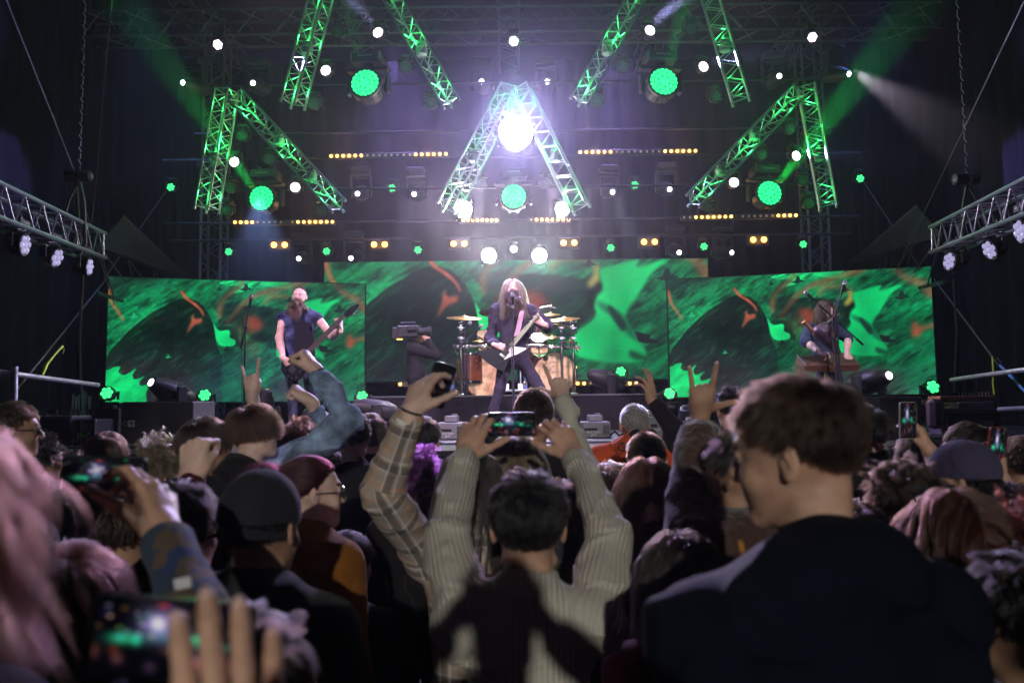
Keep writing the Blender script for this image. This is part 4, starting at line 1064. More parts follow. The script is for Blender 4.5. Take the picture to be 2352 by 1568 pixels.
def wash(name, label, P, D, ncell, lit, hung=True, aim=(0, -1, -.1), group=None, sep=True, reach=None, plate=True, cat='stage light'):
    """moving head: base, yoke, head barrel and a lens of separate cells; P = lens centre"""
    P = Vector(P); aim = Vector(aim).normalized(); sg = 1 if hung else -1
    rt = thing(name, label, cat, P, group)
    q = aim.to_track_quat('-Y', 'Z').to_matrix().to_4x4()
    ctr = -aim*(.42*D)                                 # pivot of the head
    yaw = math.atan2(aim.x, -aim.y); Yq = Matrix.Rotation(yaw, 4, 'Z')
    def f_head():
        b = MB(); b.lathe((0, 0, 0), (0, 1, 0), [(.50*D, .02*D), (.56*D, 0), (.575*D, .04*D), (.57*D, .16*D), (.53*D, .22*D), (.52*D, .50*D), (.44*D, .66*D), (.40*D, .84*D), (.28*D, .92*D)], 28)
        for i in range(10):
            a = 2*math.pi*i/10; b.box((.55*D*math.cos(a), .4*D, .55*D*math.sin(a)), (.03*D, .36*D, .10*D), rot=Matrix.Rotation(-a, 3, 'Y'))
        return b.mesh('head', M_dark, True)
    inst('head', cached(('h', D), f_head), rt, q)
    def f_yoke():
        b = MB()
        for s in (-1, 1):
            b.box((s*.70*D, 0, sg*.10*D), (.11*D, .34*D, .66*D), bev=.03*D); b.lathe((s*.60*D, 0, 0), (s, 0, 0), [(.16*D, 0), (.17*D, .05*D), (.12*D, .17*D)], 14)
        b.box((0, 0, sg*.66*D), (1.52*D, .36*D, .14*D), bev=.04*D); b.lathe((0, 0, sg*.70*D), (0, 0, sg), [(.2*D, 0), (.2*D, .16*D)], 16)
        return b.mesh('yoke', M_dark, False)
    inst('yoke', cached(('y', D, sg), f_yoke), rt, Matrix.Translation(ctr) @ Yq)
    def f_base():
        b = MB(); b.box((0, 0, sg*1.02*D), (1.05*D, .80*D, .36*D), bev=.05*D)
        for s in (-1, 1): b.box((s*.5*D, 0, sg*1.0*D), (.14*D, .5*D, .18*D), bev=.03*D)
        if hung:
            for s in (-1, 1): b.box((s*.28*D, 0, sg*1.28*D), (.12*D, .2*D, .2*D))
        return b.mesh('base', M_dark, False)
    inst('base', cached(('b', D, sg), f_base), rt, Matrix.Translation(ctr) @ Yq)
    if plate:
        def f_pl():
            b = MB(); b.box((0, -.405*D, sg*1.03*D), (.62*D, .012*D, .13*D)); 
            for i in range(9): b.box(((-.24+.06*i)*D, -.414*D, sg*1.03*D), (.035*D, .006*D, .055*D), m=1)
            return b.mesh('name_plate', [M_dark2, M_grey])
        inst('name_plate', cached(('p', D, sg), f_pl), rt, Matrix.Translation(ctr) @ Yq)
    mc, mdsc = {'green': (E_gcell, E_gdisc), 'green7': (E_g7, E_g7d), 'white': (E_wcell, E_wdisc), 'off': (M_deadled, M_dark2), 'side': (E_side, M_dark2), 'spot': (E_wsmall, M_dark2)}[lit]
    pts, k = cells(ncell); rr = .49*D; pitch = rr/(k+.5); cr = pitch*.49
    def f_disc():
        b = MB(); b.lathe((0, 0, 0), (0, 1, 0), [(rr, .015*D), (rr, .03*D)], 28); return b.mesh('lens_plate', mdsc)
    inst('lens_plate', cached(('d', D, lit), f_disc), rt, q)
    def f_cell(): 
        b = MB(); b.lathe((0, 0, 0), (0, -1, 0), [(cr, 0), (cr*.9, cr*.34), (cr*.55, cr*.62), (0, cr*.72)], 8 if ncell > 7 else 12); return b.mesh('lens_cell', mc, True)
    if sep:
        me = cached(('c', D, ncell, lit), f_cell)
        for x, y in pts: inst('lens_cell', me, rt, q @ Matrix.Translation((x*pitch, .012*D, y*pitch)))
    else:
        def f_all():
            b = MB()
            for x, y in pts: b.lathe((x*pitch, .012*D, y*pitch), (0, -1, 0), [(cr, 0), (cr*.8, cr*.5), (0, cr*.7)], 7)
            return b.mesh('lens_cells', mc, True)
        o = inst('lens_cells', cached(('a', D, ncell, lit), f_all), rt, q)
    return rt
def PT(px, py, Y): return at(px, py, Y)
# --- big green lenses
GBIG = 'large green honeycomb lens lights'
bigs = [(838, 190, 10.0, .375, 'largest green honeycomb lens left of the centre, high in the rig', (-.12, -1, .12)),
        (1525, 187, 10.0, .375, 'largest green honeycomb lens right of the centre, high in the rig', (.12, -1, .10)),
        (600, 455, 11.4, .365, 'green honeycomb lens hanging inside the left A-frame', (-.10, -1, -.02)),
        (1180, 451, 11.4, .365, 'green honeycomb lens hanging inside the central A-frame', (0, -1, .02)),
        (1768, 443, 11.4, .365, 'green honeycomb lens hanging inside the right A-frame', (.10, -1, .05))]
for px, py, Y, D, lb, aim in bigs: wash('wash_light', lb, PT(px, py, Y), D, 37, 'green', True, aim, GBIG)
# --- 19-LED lights, lit white and unlit
lit19 = [(868, 75, 10.4, 'lit white LED light above the left slanting truss leg', (-.25, -1, .1)), (1493, 70, 10.4, 'lit white LED light above the right slanting truss leg', (.25, -1, .1)),
         (748, 162, 10.8, 'lit white LED light between the upper left truss legs', (-.15, -1, 0)), (1616, 153, 10.8, 'lit white LED light beside the upper right steep truss leg', (.25, -1, 0)),
         (538, 372, 11.4, 'lit white LED light in the left A-frame under the unlit one', (-.1, -1, 0)), (678, 430, 11.4, 'lit white LED light beneath the long leg of the left A-frame', (.1, -1, 0)),
         (1829, 358, 11.4, 'lit white LED light in the right A-frame throwing a violet beam', (.35, -1, 0)), (1686, 419, 11.4, 'lit white LED light beneath the long leg of the right A-frame', (.05, -1, 0))]
for px, py, Y, lb, aim in lit19: wash('led_light', lb, PT(px, py, Y), .145, 19, 'white', True, aim, 'round LED lights in the rig', sep=False)
off19 = [(932, 153, 10.4, 'left of the slanting leg at upper left'), (720, 238, 10.8, 'right of the upper left steep truss leg'), (778, 72, 10.4, 'top left beside the steep leg'), (991, 235, 10.4, 'under the upper left slanting leg'),
         (1431, 152, 10.4, 'right of the slanting leg at upper right'), (1373, 232, 10.4, 'under the upper right slanting leg'), (1587, 66, 10.4, 'top right beside the steep leg'), (1643, 222, 10.8, 'left of the foot of the upper right steep leg'),
         (555, 312, 11.4, 'at the top of the left A-frame'), (618, 365, 11.4, 'middle of the left A-frame under the long leg'), (527, 430, 11.6, 'left of the lens in the left A-frame'), (520, 484, 11.6, 'at the foot of the short leg, left A-frame'), (736, 483, 11.4, 'at the foot of the long leg, left A-frame'),
         (1103, 420, 11.4, 'left inside the central A-frame'), (1253, 418, 11.4, 'right inside the central A-frame'), (1750, 355, 11.4, 'middle of the right A-frame'), (1858, 468, 11.4, 'at the foot of the short leg, right A-frame'), (1626, 473, 11.4, 'at the foot of the long leg, right A-frame'), (1846, 414, 11.6, 'right of the lens in the right A-frame'), (1814, 296, 11.4, 'top of the right A-frame, tinted green')]
for px, py, Y, lb in off19: wash('led_light', 'unlit round LED light hanging '+lb, PT(px, py, Y), .145, 19, 'off', True, (0, -1, -.12), 'round LED lights in the rig', sep=False)
# --- small green seven-cell lights in the rig
g7 = [(392, 430, 12, 'far left against the dark'), (900, 432, 12.2, 'left of the central A-frame'), (1458, 425, 12.2, 'right of the central A-frame'), (1976, 410, 12, 'far right against the dark'),
      (525, 578, 12.8, 'above the left video screen'), (750, 577, 12.8, 'above the left end of the centre screen'), (960, 574, 12.8, 'left of the bright pair above the drums'), (1403, 569, 12.8, 'right of the bright pair above the drums'),
      (1617, 566, 12.8, 'above the right end of the centre screen'), (1845, 561, 12.8, 'above the right video screen')]
for px, py, Y, lb in g7: wash('small_wash_light', 'small green seven-cell light hanging '+lb, PT(px, py, Y), .125, 7, 'green7', True, (0, -1, -.05), 'small green lights in the rig')
f7 = [(245, 902, 9.6, .155, 'on the stage floor at the far left'), (470, 907, 9.9, .155, 'on the stage floor between speaker and bassist'), (832, 909, 10.3, .145, 'on the floor at the left end of the riser'),
      (1538, 903, 10.3, .15, 'on the floor at the right end of the riser'), (2143, 888, 9.6, .165, 'on the stage floor at the far right')]
for px, py, Y, D, lb in f7: wash('floor_wash_light', 'green seven-cell moving light standing '+lb, PT(px, py, Y), D, 7, 'green7', False, (.08, -1, .25), 'green floor lights')
wash('floor_wash_light', 'green seven-cell light standing on the drum riser right of the drums', PT(1426, 853, 11.4), .15, 7, 'green7', False, (0, -1, .1), 'green floor lights')
# --- white seven-cell lights at the top
for px, py, lb in ((500, 103, 'left'), (1180, 95, 'centre'), (1866, 86, 'right')):
    wash('white_wash_light', 'white seven-cell light close under the roof, %s one' % lb, PT(px, py, 10.6), .13, 7, 'white', True, (0, -1, -.55), 'white roof lights')
wash('white_wash_light', 'white seven-cell light right above the singer between two blazing lamps', PT(1180, 572, 12.8), .12, 7, 'white', True, (0, -1, -.3), 'white roof lights')
# --- profile spots with a single white lens
def profile(label, P, D, aim, hung=True, sc=1.0, glow=E_wsmall):
    P = Vector(P); aim = Vector(aim).normalized(); rt = thing('profile_spot', label, 'stage light', P, 'profile spots'); q = aim.to_track_quat('-Y', 'Z').to_matrix().to_4x4(); sg = 1 if hung else -1
    def f_h():
        b = MB(); b.lathe((0, 0, 0), (0, 1, 0), [(D*.6, 0), (D*.8, .01), (D*1.0, .06), (D*1.35, .13), (D*1.6, .26), (D*1.65, .42), (D*1.3, .52), (D*.8, .56)], 20); b.box((0, .33, 0), (D*3.0, .2, D*2.4), bev=.03); return b.mesh('head', M_dark, True)
    inst('head', cached(('ph', D), f_h), rt, q)
    inst('lens', cached(('pl', D, glow.name), lambda: MB().lathe((0, 0, 0), (0, -1, 0), [(D*.55, -.004), (D*.45, D*.12), (0, D*.18)], 16).mesh('lens', glow, True)), rt, q)
    ctr = -aim*.28; yaw = math.atan2(aim.x, -aim.y); Yq = Matrix.Rotation(yaw, 4, 'Z')
    def f_y():
        b = MB()
        for s in (-1, 1): b.box((s*D*2.1, 0, sg*.10), (.035, .13, .34), bev=.015)
        b.box((0, 0, sg*.27), (D*4.5, .14, .05), bev=.015); return b.mesh('yoke', M_dark)
    inst('yoke', cached(('py', D, sg), f_y), rt, Matrix.Translation(ctr) @ Yq)
    inst('base', cached(('pb', D, sg), lambda: MB().box((0, 0, sg*.36), (.30, .24, .11), bev=.02).mesh('base', M_dark)), rt, Matrix.Translation(ctr) @ Yq)
    return rt
prof = [(420, 190, 11.2, 'far left under the roof', (-.3, -1, -.2)), (581, 191, 11.4, 'right of the top of the left A-frame', (0, -1, -.2)), (1106, 188, 11.6, 'left of the peak of the central A-frame', (0, -1, -.2)), (1257, 188, 11.6, 'right of the peak of the central A-frame', (0, -1, -.2)),
        (1790, 175, 11.4, 'left of the top of the right A-frame', (0, -1, -.2)), (1950, 170, 11.2, 'far right throwing a white beam', (.5, -1, -.4)), (821, 445, 12.4, 'third level, outer left', (0, -1, -.3)), (951, 446, 12.4, 'third level, inner left', (0, -1, -.3)),
        (1407, 441, 12.4, 'third level, inner right', (.1, -1, -.3)), (1538, 435, 12.4, 'third level, outer right', (0, -1, -.3)), (686, 594, 13, 'right above the gap at the left screen', (.1, -1, -.2)), (806, 593, 13, 'at the top left corner of the centre screen', (0, -1, -.3)),
        (1560, 580, 13, 'at the top right of the centre screen', (0, -1, -.3)), (1681, 580, 13, 'above the left part of the right screen', (.3, -1, -.2))]
for px, py, Y, lb, aim in prof: profile('black profile spot with one white lens, '+lb, PT(px, py, Y), .075, aim)
profile('black moving spot on the floor in front of the left screen, beam pointing up', PT(347, 878, 8.7), .085, (-.45, -.7, .35), False)
profile('black moving spot on the right speaker, in front of the right screen', PT(2042, 862, 8.6), .085, (.35, -.9, .2), False)
M_plain = mat('dark_lens', (.02, .025, .03), .05, var=0)
profile('dark unlit moving spot on the riser turned to the left, beside the green light', PT(1352, 858, 11.3), .085, (-.9, -.3, .3), False, glow=M_plain)
profile('dark unlit moving spot on the floor hidden behind the boy in denim', PT(610, 895, 9.3), .085, (.2, -.3, .9), False, glow=M_plain)
profile('black moving spot at the feet of the bassist, leaning left', PT(700, 945, 8.3), .080, (-.7, -.4, .5), False, glow=M_plain)
profile('black moving spot lying low behind the crowd left of the drums', PT(808, 930, 9.6), .080, (-.9, -.3, .2), False, glow=M_plain)
profile('dark moving spot on the floor beside the raised hand with three fingers', PT(1575, 935, 8.9), .085, (-.3, -.5, .8), False, glow=M_plain)
# --- warm LED bars
def bar(label, a, b_, Y, pat):
    P0 = PT(a[0], a[1], Y); P1 = PT(b_[0], b_[1], Y); c = (P0+P1)/2; rt = thing('led_bar', label, 'light bar', c, 'warm LED bars'); n = len(pat)
    d = (P1-P0); L = d.length; d.normalize(); rot = Matrix.Rotation(math.atan2(d.z, d.x), 3, 'Y').inverted()
    b = MB(); b.box((0, .05, 0), (L+.10, .06, .085), rot=rot, bev=.008); b.obj('housing', M_dark, rt)
    me1 = cached('bulb_on', lambda: MB().lathe((0, 0, 0), (0, -1, 0), [(.026, 0), (.024, .012), (.014, .022), (0, .025)], 12).mesh('bulb', E_warm, True))
    me0 = cached('bulb_off', lambda: MB().lathe((0, 0, 0), (0, -1, 0), [(.020, 0), (.018, .010), (0, .016)], 12).mesh('bulb', E_dimb, True))
    for i, ch in enumerate(pat): 
        if ch != ' ': inst('bulb', me1 if ch == '1' else me0, rt, Matrix.Translation(P0-c+d*(L*i/(n-1))+Vector((0, .018, 0))))
    on = [i for i, ch in enumerate(pat) if ch == '1']
    if on:
        for grp in ([i for i in on if i < n/2], [i for i in on if i >= n/2]):
            if grp: m_ = P0+d*(L*(sum(grp)/len(grp))/(n-1)); lamp('POINT', 'bar_light', m_-Vector((0, .12, 0)), None, 7*len(grp), (1, .5, .12), radius=.08)
bar('warm light bar left of the central blaze, upper row', (760, 358), (1024, 353), 12.2, '11111100000000111111'[:20])
bar('warm light bar right of the central blaze, upper row', (1333, 349), (1598, 346), 12.2, '11111100000000111111')
bar('warm light bar under the left A-frame', (539, 510), (763, 509), 12.4, '111100000 01111111'[:18])
bar('warm light bar below the left foot of the central A-frame', (1064, 505), (1140, 505), 12.4, '11111111')
bar('warm light bar below the right foot of the central A-frame', (1220, 504), (1306, 504), 12.4, '01111111')
bar('warm light bar under the right A-frame', (1572, 499), (1829, 494), 12.4, '001111111 0000001111'[:20])
bar('warm light bar on the riser right of the drums', (1312, 880), (1462, 880), 12.6, '11100011111')
bar('single warm lamp in a bar on the riser beneath the camera operator', (919, 882), (1010, 882), 12.2, '10000')
# --- orange blinder pairs
for px, py, lb in ((641, 562, 'above the left screen'), (871, 561, 'above the left part of the centre screen'), (1054, 559, 'left of the two bright stars'), (1307, 557, 'right of the two bright stars'), (1492, 555, 'above the right part of the centre screen'), (1743, 550, 'above the right screen')):
    P = PT(px, py, 12.8); rt = thing('blinder', 'pair of round orange lamps '+lb, 'blinder light', P, 'orange blinder pairs')
    b = MB(); b.box((0, .07, 0), (.36, .10, .19), bev=.02); b.obj('housing', M_dark, rt)
    me = cached('blind', lambda: MB().lathe((0, 0, 0), (0, -1, 0), [(.048, 0), (.044, .02), (.026, .036), (0, .042)], 16).mesh('lamp', E_org, True))
    for s in (-1, 1): inst('lamp', me, rt, Matrix.Translation((s*.088, .018, 0)))
    lamp('POINT', 'blinder_light', P+Vector((0, -.14, 0)), None, 14, (1, .42, .07), radius=.06)
# --- blazing lamps
def blaze(label, P, D, power, col=(1, .93, 1), size=150):
    rt = thing('blazing_light', label, 'stage light', P, 'blazing white lamps')
    b = MB(); b.lathe((0, .02, 0), (0, 1, 0), [(D*.62, 0), (D*.66, .03), (D*.6, .2), (D*.35, .3)], 24); b.obj('head', M_dark, rt, smooth=True)
    b = MB()
    for s in (-1, 1): b.box((s*D*.70, .30, .05), (.03, .06, .3), bev=.01)
    b.box((0, .30, .20), (D*1.4, .08, .05), bev=.01); b.obj('yoke', M_dark, rt)
    b = MB(); b.lathe((0, 0, 0), (0, -1, 0), [(D*.66, -.01), (D*.66, 0), (D*.54, D*.2), (.28*D, D*.32), (0, D*.36)], 24); b.obj('lens', E_blaze, rt, smooth=True)
    lamp('SPOT', 'blaze_light', Vector(P)-Vector((0, D*.4, 0)), Vector(P)+Vector((0, -5, -1.2)), power, col, size, .6, radius=.05)
blaze('fierce white blaze in the middle of the central A-frame', PT(1185, 303, 10.3), .34, 5200, (.50, .38, 1), 165)
blaze('white blaze at the left foot of the central A-frame', PT(1064, 481, 11.2), .18, 800, (1, .70, 1), 150)
blaze('white blaze at the right foot of the central A-frame', PT(1292, 480, 11.2), .15, 550, (1, .70, 1), 150)
blaze('left of the two star-shaped blazing lamps above the singer', PT(1123, 587, 12.4), .17, 420, (.92, 1, .98), 150)
blaze('right of the two star-shaped blazing lamps above the singer', PT(1239, 587, 12.4), .17, 420, (.92, 1, .98), 150)
# --- side lights on the foreground trusses
sides = [(58, 562, 7.3, (.90, .12, -.12), 'left truss, nearest the edge'), (132, 592, 8.2, (.90, .02, -.30), 'left truss, middle one'), (206, 613, 9.0, (.92, .15, -.10), 'left truss, last one'),
         (2342, 530, 6.9, (-.90, .10, -.16), 'right truss, nearest the edge'), (2272, 574, 7.9, (-.88, -.05, -.35), 'right truss, middle one'), (2180, 600, 8.7, (-.98, -.12, .0), 'right truss, last one turned away')]
for px, py, Y, aim, lb in sides: wash('side_light', 'moving light with bluish white cells on the '+lb, PT(px, py, Y), .19, 7, 'side', True, aim, 'moving lights on the side trusses', cat='stage light')
# --- lamps inside the trusses that paint them green
for (nm, lb, a, b_, ya, yb) in legs:
    p0, p1 = PT(*a, ya), PT(*b_, yb); L = (p1-p0).length
    for t in ((.12, .5, .88)):
        p = p0.lerp(p1, t)+Vector((0, -.02, 0)); lamp('POINT', 'truss_light', p, None, 11, (.03, 1, .14), radius=.03)
    for t in (.6, ) if L < 2.2 else (.42, .74):
        p = p0.lerp(p1, t); b = MB(); b.lathe((0, 0, 0), (0, 0, 1), [(.03, .0), (.07, .02), (.075, .10), (.04, .13)], 14); b.box((0, 0, .16), (.13, .10, .05), bev=.01)
        tag(b.obj('truss_lamp', M_grey, loc=p+Vector((0, .01, -.06)), smooth=True), 'lamp inside the '+lb.replace(', green lit', '').replace(', narrow', '').replace(' hanging from the roof', '').replace(', in front of the left green lens', '').replace(' above the white blaze', '').replace(', left of the green lens', '')+(', upper half' if t < .6 and L >= 2.2 else ', lower half'), 'stage light', 'lamps inside the truss legs')
# --- beams in the haze
def beam(p, q, Y, Y2, power, col, size, blend=.5): P = PT(*p, Y)-Vector((0, .12, 0)); Q = PT(*q, Y2); lamp('SPOT', 'beam', P, Q, power, col, size, blend, radius=.05)
beam((1768, 443), (2230, -140), 11.2, 9.5, 6000, (.01, 1, .10), 15)
beam((600, 455), (180, -140), 11.2, 9.5, 5200, (.01, 1, .12), 13)
beam((1525, 187), (1640, -260), 9.8, 9.0, 1800, (.01, 1, .16), 15)
beam((838, 190), (740, -260), 9.8, 9.0, 900, (.02, 1, .30), 15)
beam((1180, 451), (1182, -200), 11.0, 10.5, 1100, (.02, 1, .25), 12)
beam((868, 75), (760, -60), 10.2, 9.6, 900, (.5, .48, 1), 24); beam((1493, 70), (1620, -60), 10.2, 9.4, 1400, (.5, .48, 1), 24)
beam((1616, 153), (1800, 118), 10.6, 10.2, 420, (.5, .45, 1), 26); beam((748, 162), (560, 120), 10.6, 10.2, 200, (.5, .45, 1), 26)
beam((1829, 358), (2200, 366), 11.2, 10.6, 380, (.42, .28, 1), 20); beam((1950, 170), (2150, 280), 11.0, 10.0, 900, (1, .85, 1), 26)
beam((538, 372), (350, 380), 11.2, 10.8, 260, (.42, .34, 1), 26); beam((600, 455), (600, 600), 11.2, 11.2, 500, (.30, .45, 1), 70)
beam((1407, 441), (1440, 520), 12.2, 11.8, 120, (.7, .8, 1), 24); beam((951, 446), (930, 540), 12.2, 11.8, 120, (.7, .7, 1), 24)
beam((347, 878), (250, 800), 8.6, 8.4, 60, (.9, .9, 1), 22); beam((470, 907), (440, 760), 9.8, 9.6, 260, (.02, 1, .2), 34)
beam((2143, 888), (2110, 800), 9.5, 9.4, 160, (.02, 1, .2), 34)
# blue wash on the haze of both wings and violet lamps added to tint the haze midstage
lamp('SPOT', 'blue_wash', (-5.6, 11.5, 8.3), (-5.2, 12.5, 0), 900, (.16, .34, 1), 62, .9, .2)
lamp('SPOT', 'blue_wash', (5.6, 11.5, 8.3), (5.2, 12.5, 0), 900, (.12, .24, 1), 62, .9, .2)
lamp('SPOT', 'violet_fill', (-1.8, 12.3, 7.5), (-1.0, 12.2, 2), 1100, (.40, .28, 1), 88, .9, .2)
lamp('SPOT', 'violet_fill', (1.8, 12.3, 7.5), (1.0, 12.2, 2), 1100, (.40, .28, 1), 88, .9, .2)
# --- front lights: pink keys for the band, a neutral spot from behind the crowd
lamp('SPOT', 'band_key', (-3.2, 3.2, 7.4), (-1.3, 9.4, 2.6), 6200, (1, .66, .98), 30, .5, .12)
lamp('SPOT', 'band_key', (3.0, 3.2, 7.4), (.3, 9.4, 2.6), 8500, (1, .66, .98), 24, .5, .12)
lamp('SPOT', 'band_key', (4.6, 3.2, 7.2), (3.6, 9.3, 2.7), 3400, (.95, .78, 1), 22, .5, .12)
lamp('SPOT', 'house_light', (.5, -21, 7.1), (.2, 3.5, .35), 19000, (1, .97, .90), 18, .35, .18)
lamp('SPOT', 'crowd_backlight', (-3.2, 10.6, 7.9), (-1.0, 2.4, 1.3), 2600, (1, .45, .72), 40, .6, .15)
lamp('SPOT', 'crowd_backlight', (3.2, 10.6, 7.9), (1.2, 2.4, 1.3), 2200, (.92, .45, .85), 40, .6, .15)
# ------------------------------------------------------------------ haze
b = MB(); b.box((0, 40, 4.35), (304, 304, 11.3)); hz = b.obj('haze', _nt('haze_air')[0]); tag(hz, kind='stuff')
hm = hz.data.materials[0]; nt = hm.node_tree; nt.nodes.remove(nt.nodes['Principled BSDF'])
pv = nt.nodes.new('ShaderNodeVolumePrincipled'); pv.inputs['Color'].default_value = (.92, .93, 1, 1); pv.inputs['Density'].default_value = .0011; pv.inputs['Anisotropy'].default_value = .60
nt.links.new(pv.outputs[0], nt.nodes['Material Output'].inputs['Volume'])

# drifting stage smoke, thickest in the middle of the rig
b = MB(); b.sphere((0, 0, 0), 1, 24); sm = b.obj('stage_smoke', bpy.data.materials.new('stage_smoke'), loc=(0, 11.6, 5.9), smooth=True); sm.scale = (7.6, 3.4, 4.0); tag(sm, kind='stuff')
m = sm.data.materials[0]; m.use_nodes = True; nt = m.node_tree; nt.nodes.remove(nt.nodes['Principled BSDF']); pv = nt.nodes.new('ShaderNodeVolumePrincipled'); pv.inputs['Color'].default_value = (.92, .93, 1, 1); pv.inputs['Anisotropy'].default_value = .5
tc = nt.nodes.new('ShaderNodeTexCoord'); ln = nt.nodes.new('ShaderNodeVectorMath'); ln.operation = 'LENGTH'; nt.links.new(tc.outputs['Object'], ln.inputs[0])
mr = nt.nodes.new('ShaderNodeMapRange'); mr.interpolation_type = 'SMOOTHSTEP'; mr.inputs[1].default_value = 1.0; mr.inputs[2].default_value = .15; mr.inputs[3].default_value = 0; mr.inputs[4].default_value = .021; nt.links.new(ln.outputs['Value'], mr.inputs[0])
nz = nt.nodes.new('ShaderNodeTexNoise'); nz.inputs['Scale'].default_value = 2.6; nz.inputs['Detail'].default_value = 2; nt.links.new(tc.outputs['Object'], nz.inputs['Vector'])
m2 = nt.nodes.new('ShaderNodeMapRange'); m2.inputs[1].default_value = .3; m2.inputs[2].default_value = .7; m2.inputs[3].default_value = .35; m2.inputs[4].default_value = 1.6; nt.links.new(nz.outputs[0], m2.inputs[0])
mm = nt.nodes.new('ShaderNodeMath'); mm.operation = 'MULTIPLY'; nt.links.new(mr.outputs[0], mm.inputs[0]); nt.links.new(m2.outputs[0], mm.inputs[1]); nt.links.new(mm.outputs[0], pv.inputs['Density']); nt.links.new(pv.outputs[0], nt.nodes['Material Output'].inputs['Volume'])
# ------------------------------------------------------------------ cloth, instruments, band
def attr_cloth(name, kind, col, rough=.85, **k):
    m, nt, b_ = _nt(name); b_.inputs['Roughness'].default_value = rough; b_.inputs['Sheen Weight'].default_value = k.get('sheen', .05); b_.inputs['Specular IOR Level'].default_value = .10
    at_ = nt.nodes.new('ShaderNodeAttribute'); at_.attribute_name = 'cloth'; sp = nt.nodes.new('ShaderNodeSeparateXYZ'); lnk(nt, at_.outputs['Vector'], sp.inputs[0])
    tc = nt.nodes.new('ShaderNodeTexCoord')
    def mth(op, a, b=None, c=None):
        n = nt.nodes.new('ShaderNodeMath'); n.operation = op
        for i, v in enumerate((a, b, c)):
            if v is None: continue
            if isinstance(v, (int, float)): n.inputs[i].default_value = v
            else: lnk(nt, v, n.inputs[i])
        return n.outputs[0]
    def mix(f, a, b):
        n = nt.nodes.new('ShaderNodeMix'); n.data_type = 'RGBA'
        if isinstance(f, (int, float)): n.inputs[0].default_value = f
        else: lnk(nt, f, n.inputs[0])
        for s_, v in ((6, a), (7, b)):
            if isinstance(v, tuple): n.inputs[s_].default_value = v+(1,)
            else: lnk(nt, v, n.inputs[s_])
        return n.outputs[2]
    def noise(scale, det=4, src=None):
        n = nt.nodes.new('ShaderNodeTexNoise'); n.inputs['Scale'].default_value = scale; n.inputs['Detail'].default_value = det
        lnk(nt, src or tc.outputs['Object'], n.inputs['Vector']); return n.outputs[0]
    U, Vv = sp.outputs[0], sp.outputs[1]
    h = noise(k.get('grain', 500), 3)
    if kind == 'rib':
        pr = k.get('period', .011); s_ = mth('SINE', mth('MULTIPLY', Vv, 6.283/pr)); h = mth('ADD', mth('MULTIPLY', s_, .5), mth('MULTIPLY', noise(260, 3), .5))
        c = mix(mth('MULTIPLY_ADD', s_, .22, .5), tuple(x*.72 for x in col), col); c = mix(mth('MULTIPLY', noise(30), .5), c, tuple(x*.8 for x in col))
    elif kind == 'plaid':
        def band(x, off, w_): return mth('LESS_THAN', mth('FRACT', mth('ADD', mth('DIVIDE', x, k['period']), off+50)), w_)
        c = mix(mth('MULTIPLY', noise(40), .6), col, tuple(x*.75 for x in col))
        for x, o in ((U, 0), (Vv, .2)):
            c = mix(mth('MULTIPLY', band(x, o, .20), .62), c, (.060, .055, .055)); c = mix(mth('MULTIPLY', band(x, o-.26, .045), .8), c, (.62, .60, .56)); c = mix(mth('MULTIPLY', band(x, o+.045, .045), .7), c, (.55, .53, .50)); c = mix(mth('MULTIPLY', band(x, o+.45, .035), .75), c, (.55, .25, .07))
    elif kind == 'denim':
        n1 = noise(11, 7); r_ = nt.nodes.new('ShaderNodeValToRGB'); r_.color_ramp.elements[0].position = .35; r_.color_ramp.elements[1].position = .68
        r_.color_ramp.elements[0].color = tuple(x*.42 for x in col)+(1,); r_.color_ramp.elements[1].color = tuple(min(1, x*1.6+.03) for x in col)+(1,); lnk(nt, n1, r_.inputs[0]); c = r_.outputs[0]
        st_ = mth('SINE', mth('MULTIPLY', mth('ADD', U, Vv), 3500)); h = mth('ADD', mth('MULTIPLY', st_, .15), noise(300, 4))
        seam = mth('LESS_THAN', mth('ABSOLUTE', mth('ADD', Vv, -.055)), .0022); c = mix(mth('MULTIPLY', seam, .5), c, tuple(x*.35 for x in col))
    else:
        c = mix(noise(k.get('scale', 5), 5), tuple(x*.72 for x in col), tuple(min(1, x*1.25) for x in col))
        if kind == 'camo':
            c = mix(mth('GREATER_THAN', noise(16, 2), .53), c, (.10, .075, .05)); c = mix(mth('GREATER_THAN', noise(24, 3), .60), c, (.03, .05, .12))
    lnk(nt, c, b_.inputs['Base Color'])
    fold = noise(k.get('fs', 9), 3); hh = mth('ADD', mth('MULTIPLY', h, k.get('hw', .12)), mth('MULTIPLY', fold, 1.0))
    bp = nt.nodes.new('ShaderNodeBump'); bp.inputs['Strength'].default_value = k.get('bump', .5); bp.inputs['Distance'].default_value = k.get('dist', .018); lnk(nt, hh, bp.inputs['Height']); lnk(nt, bp.outputs[0], b_.inputs['Normal'])
    return m
C_blackdenim = attr_cloth('black_denim', 'plain', (.028, .026, .042), .8, bump=.7)
C_bluevest = attr_cloth('indigo_denim', 'denim', (.030, .045, .115), .8, bump=.7)
C_jeans = attr_cloth('dark_jeans', 'denim', (.022, .028, .060), .8, bump=.6)
C_blacktee = attr_cloth('black_tee', 'plain', (.016, .015, .022), .9)
C_navyshirt = attr_cloth('navy_shirt', 'plain', (.030, .045, .080), .8, bump=.9, fs=14)
M_gloss = mat('black_gloss', (.008, .008, .014), .35, coat=.08, spec=.15, var=.15)
M_pick = mat('white_pickguard', (.78, .78, .80), .25, var=.04); M_fret = mat('fretboard', (.045, .028, .022), .4, var=.2, vscale=40)
M_string = mat('string', (.75, .72, .68), .25, 1, var=0); M_inlay = mat('inlay', (.6, .6, .58), .3, var=0)
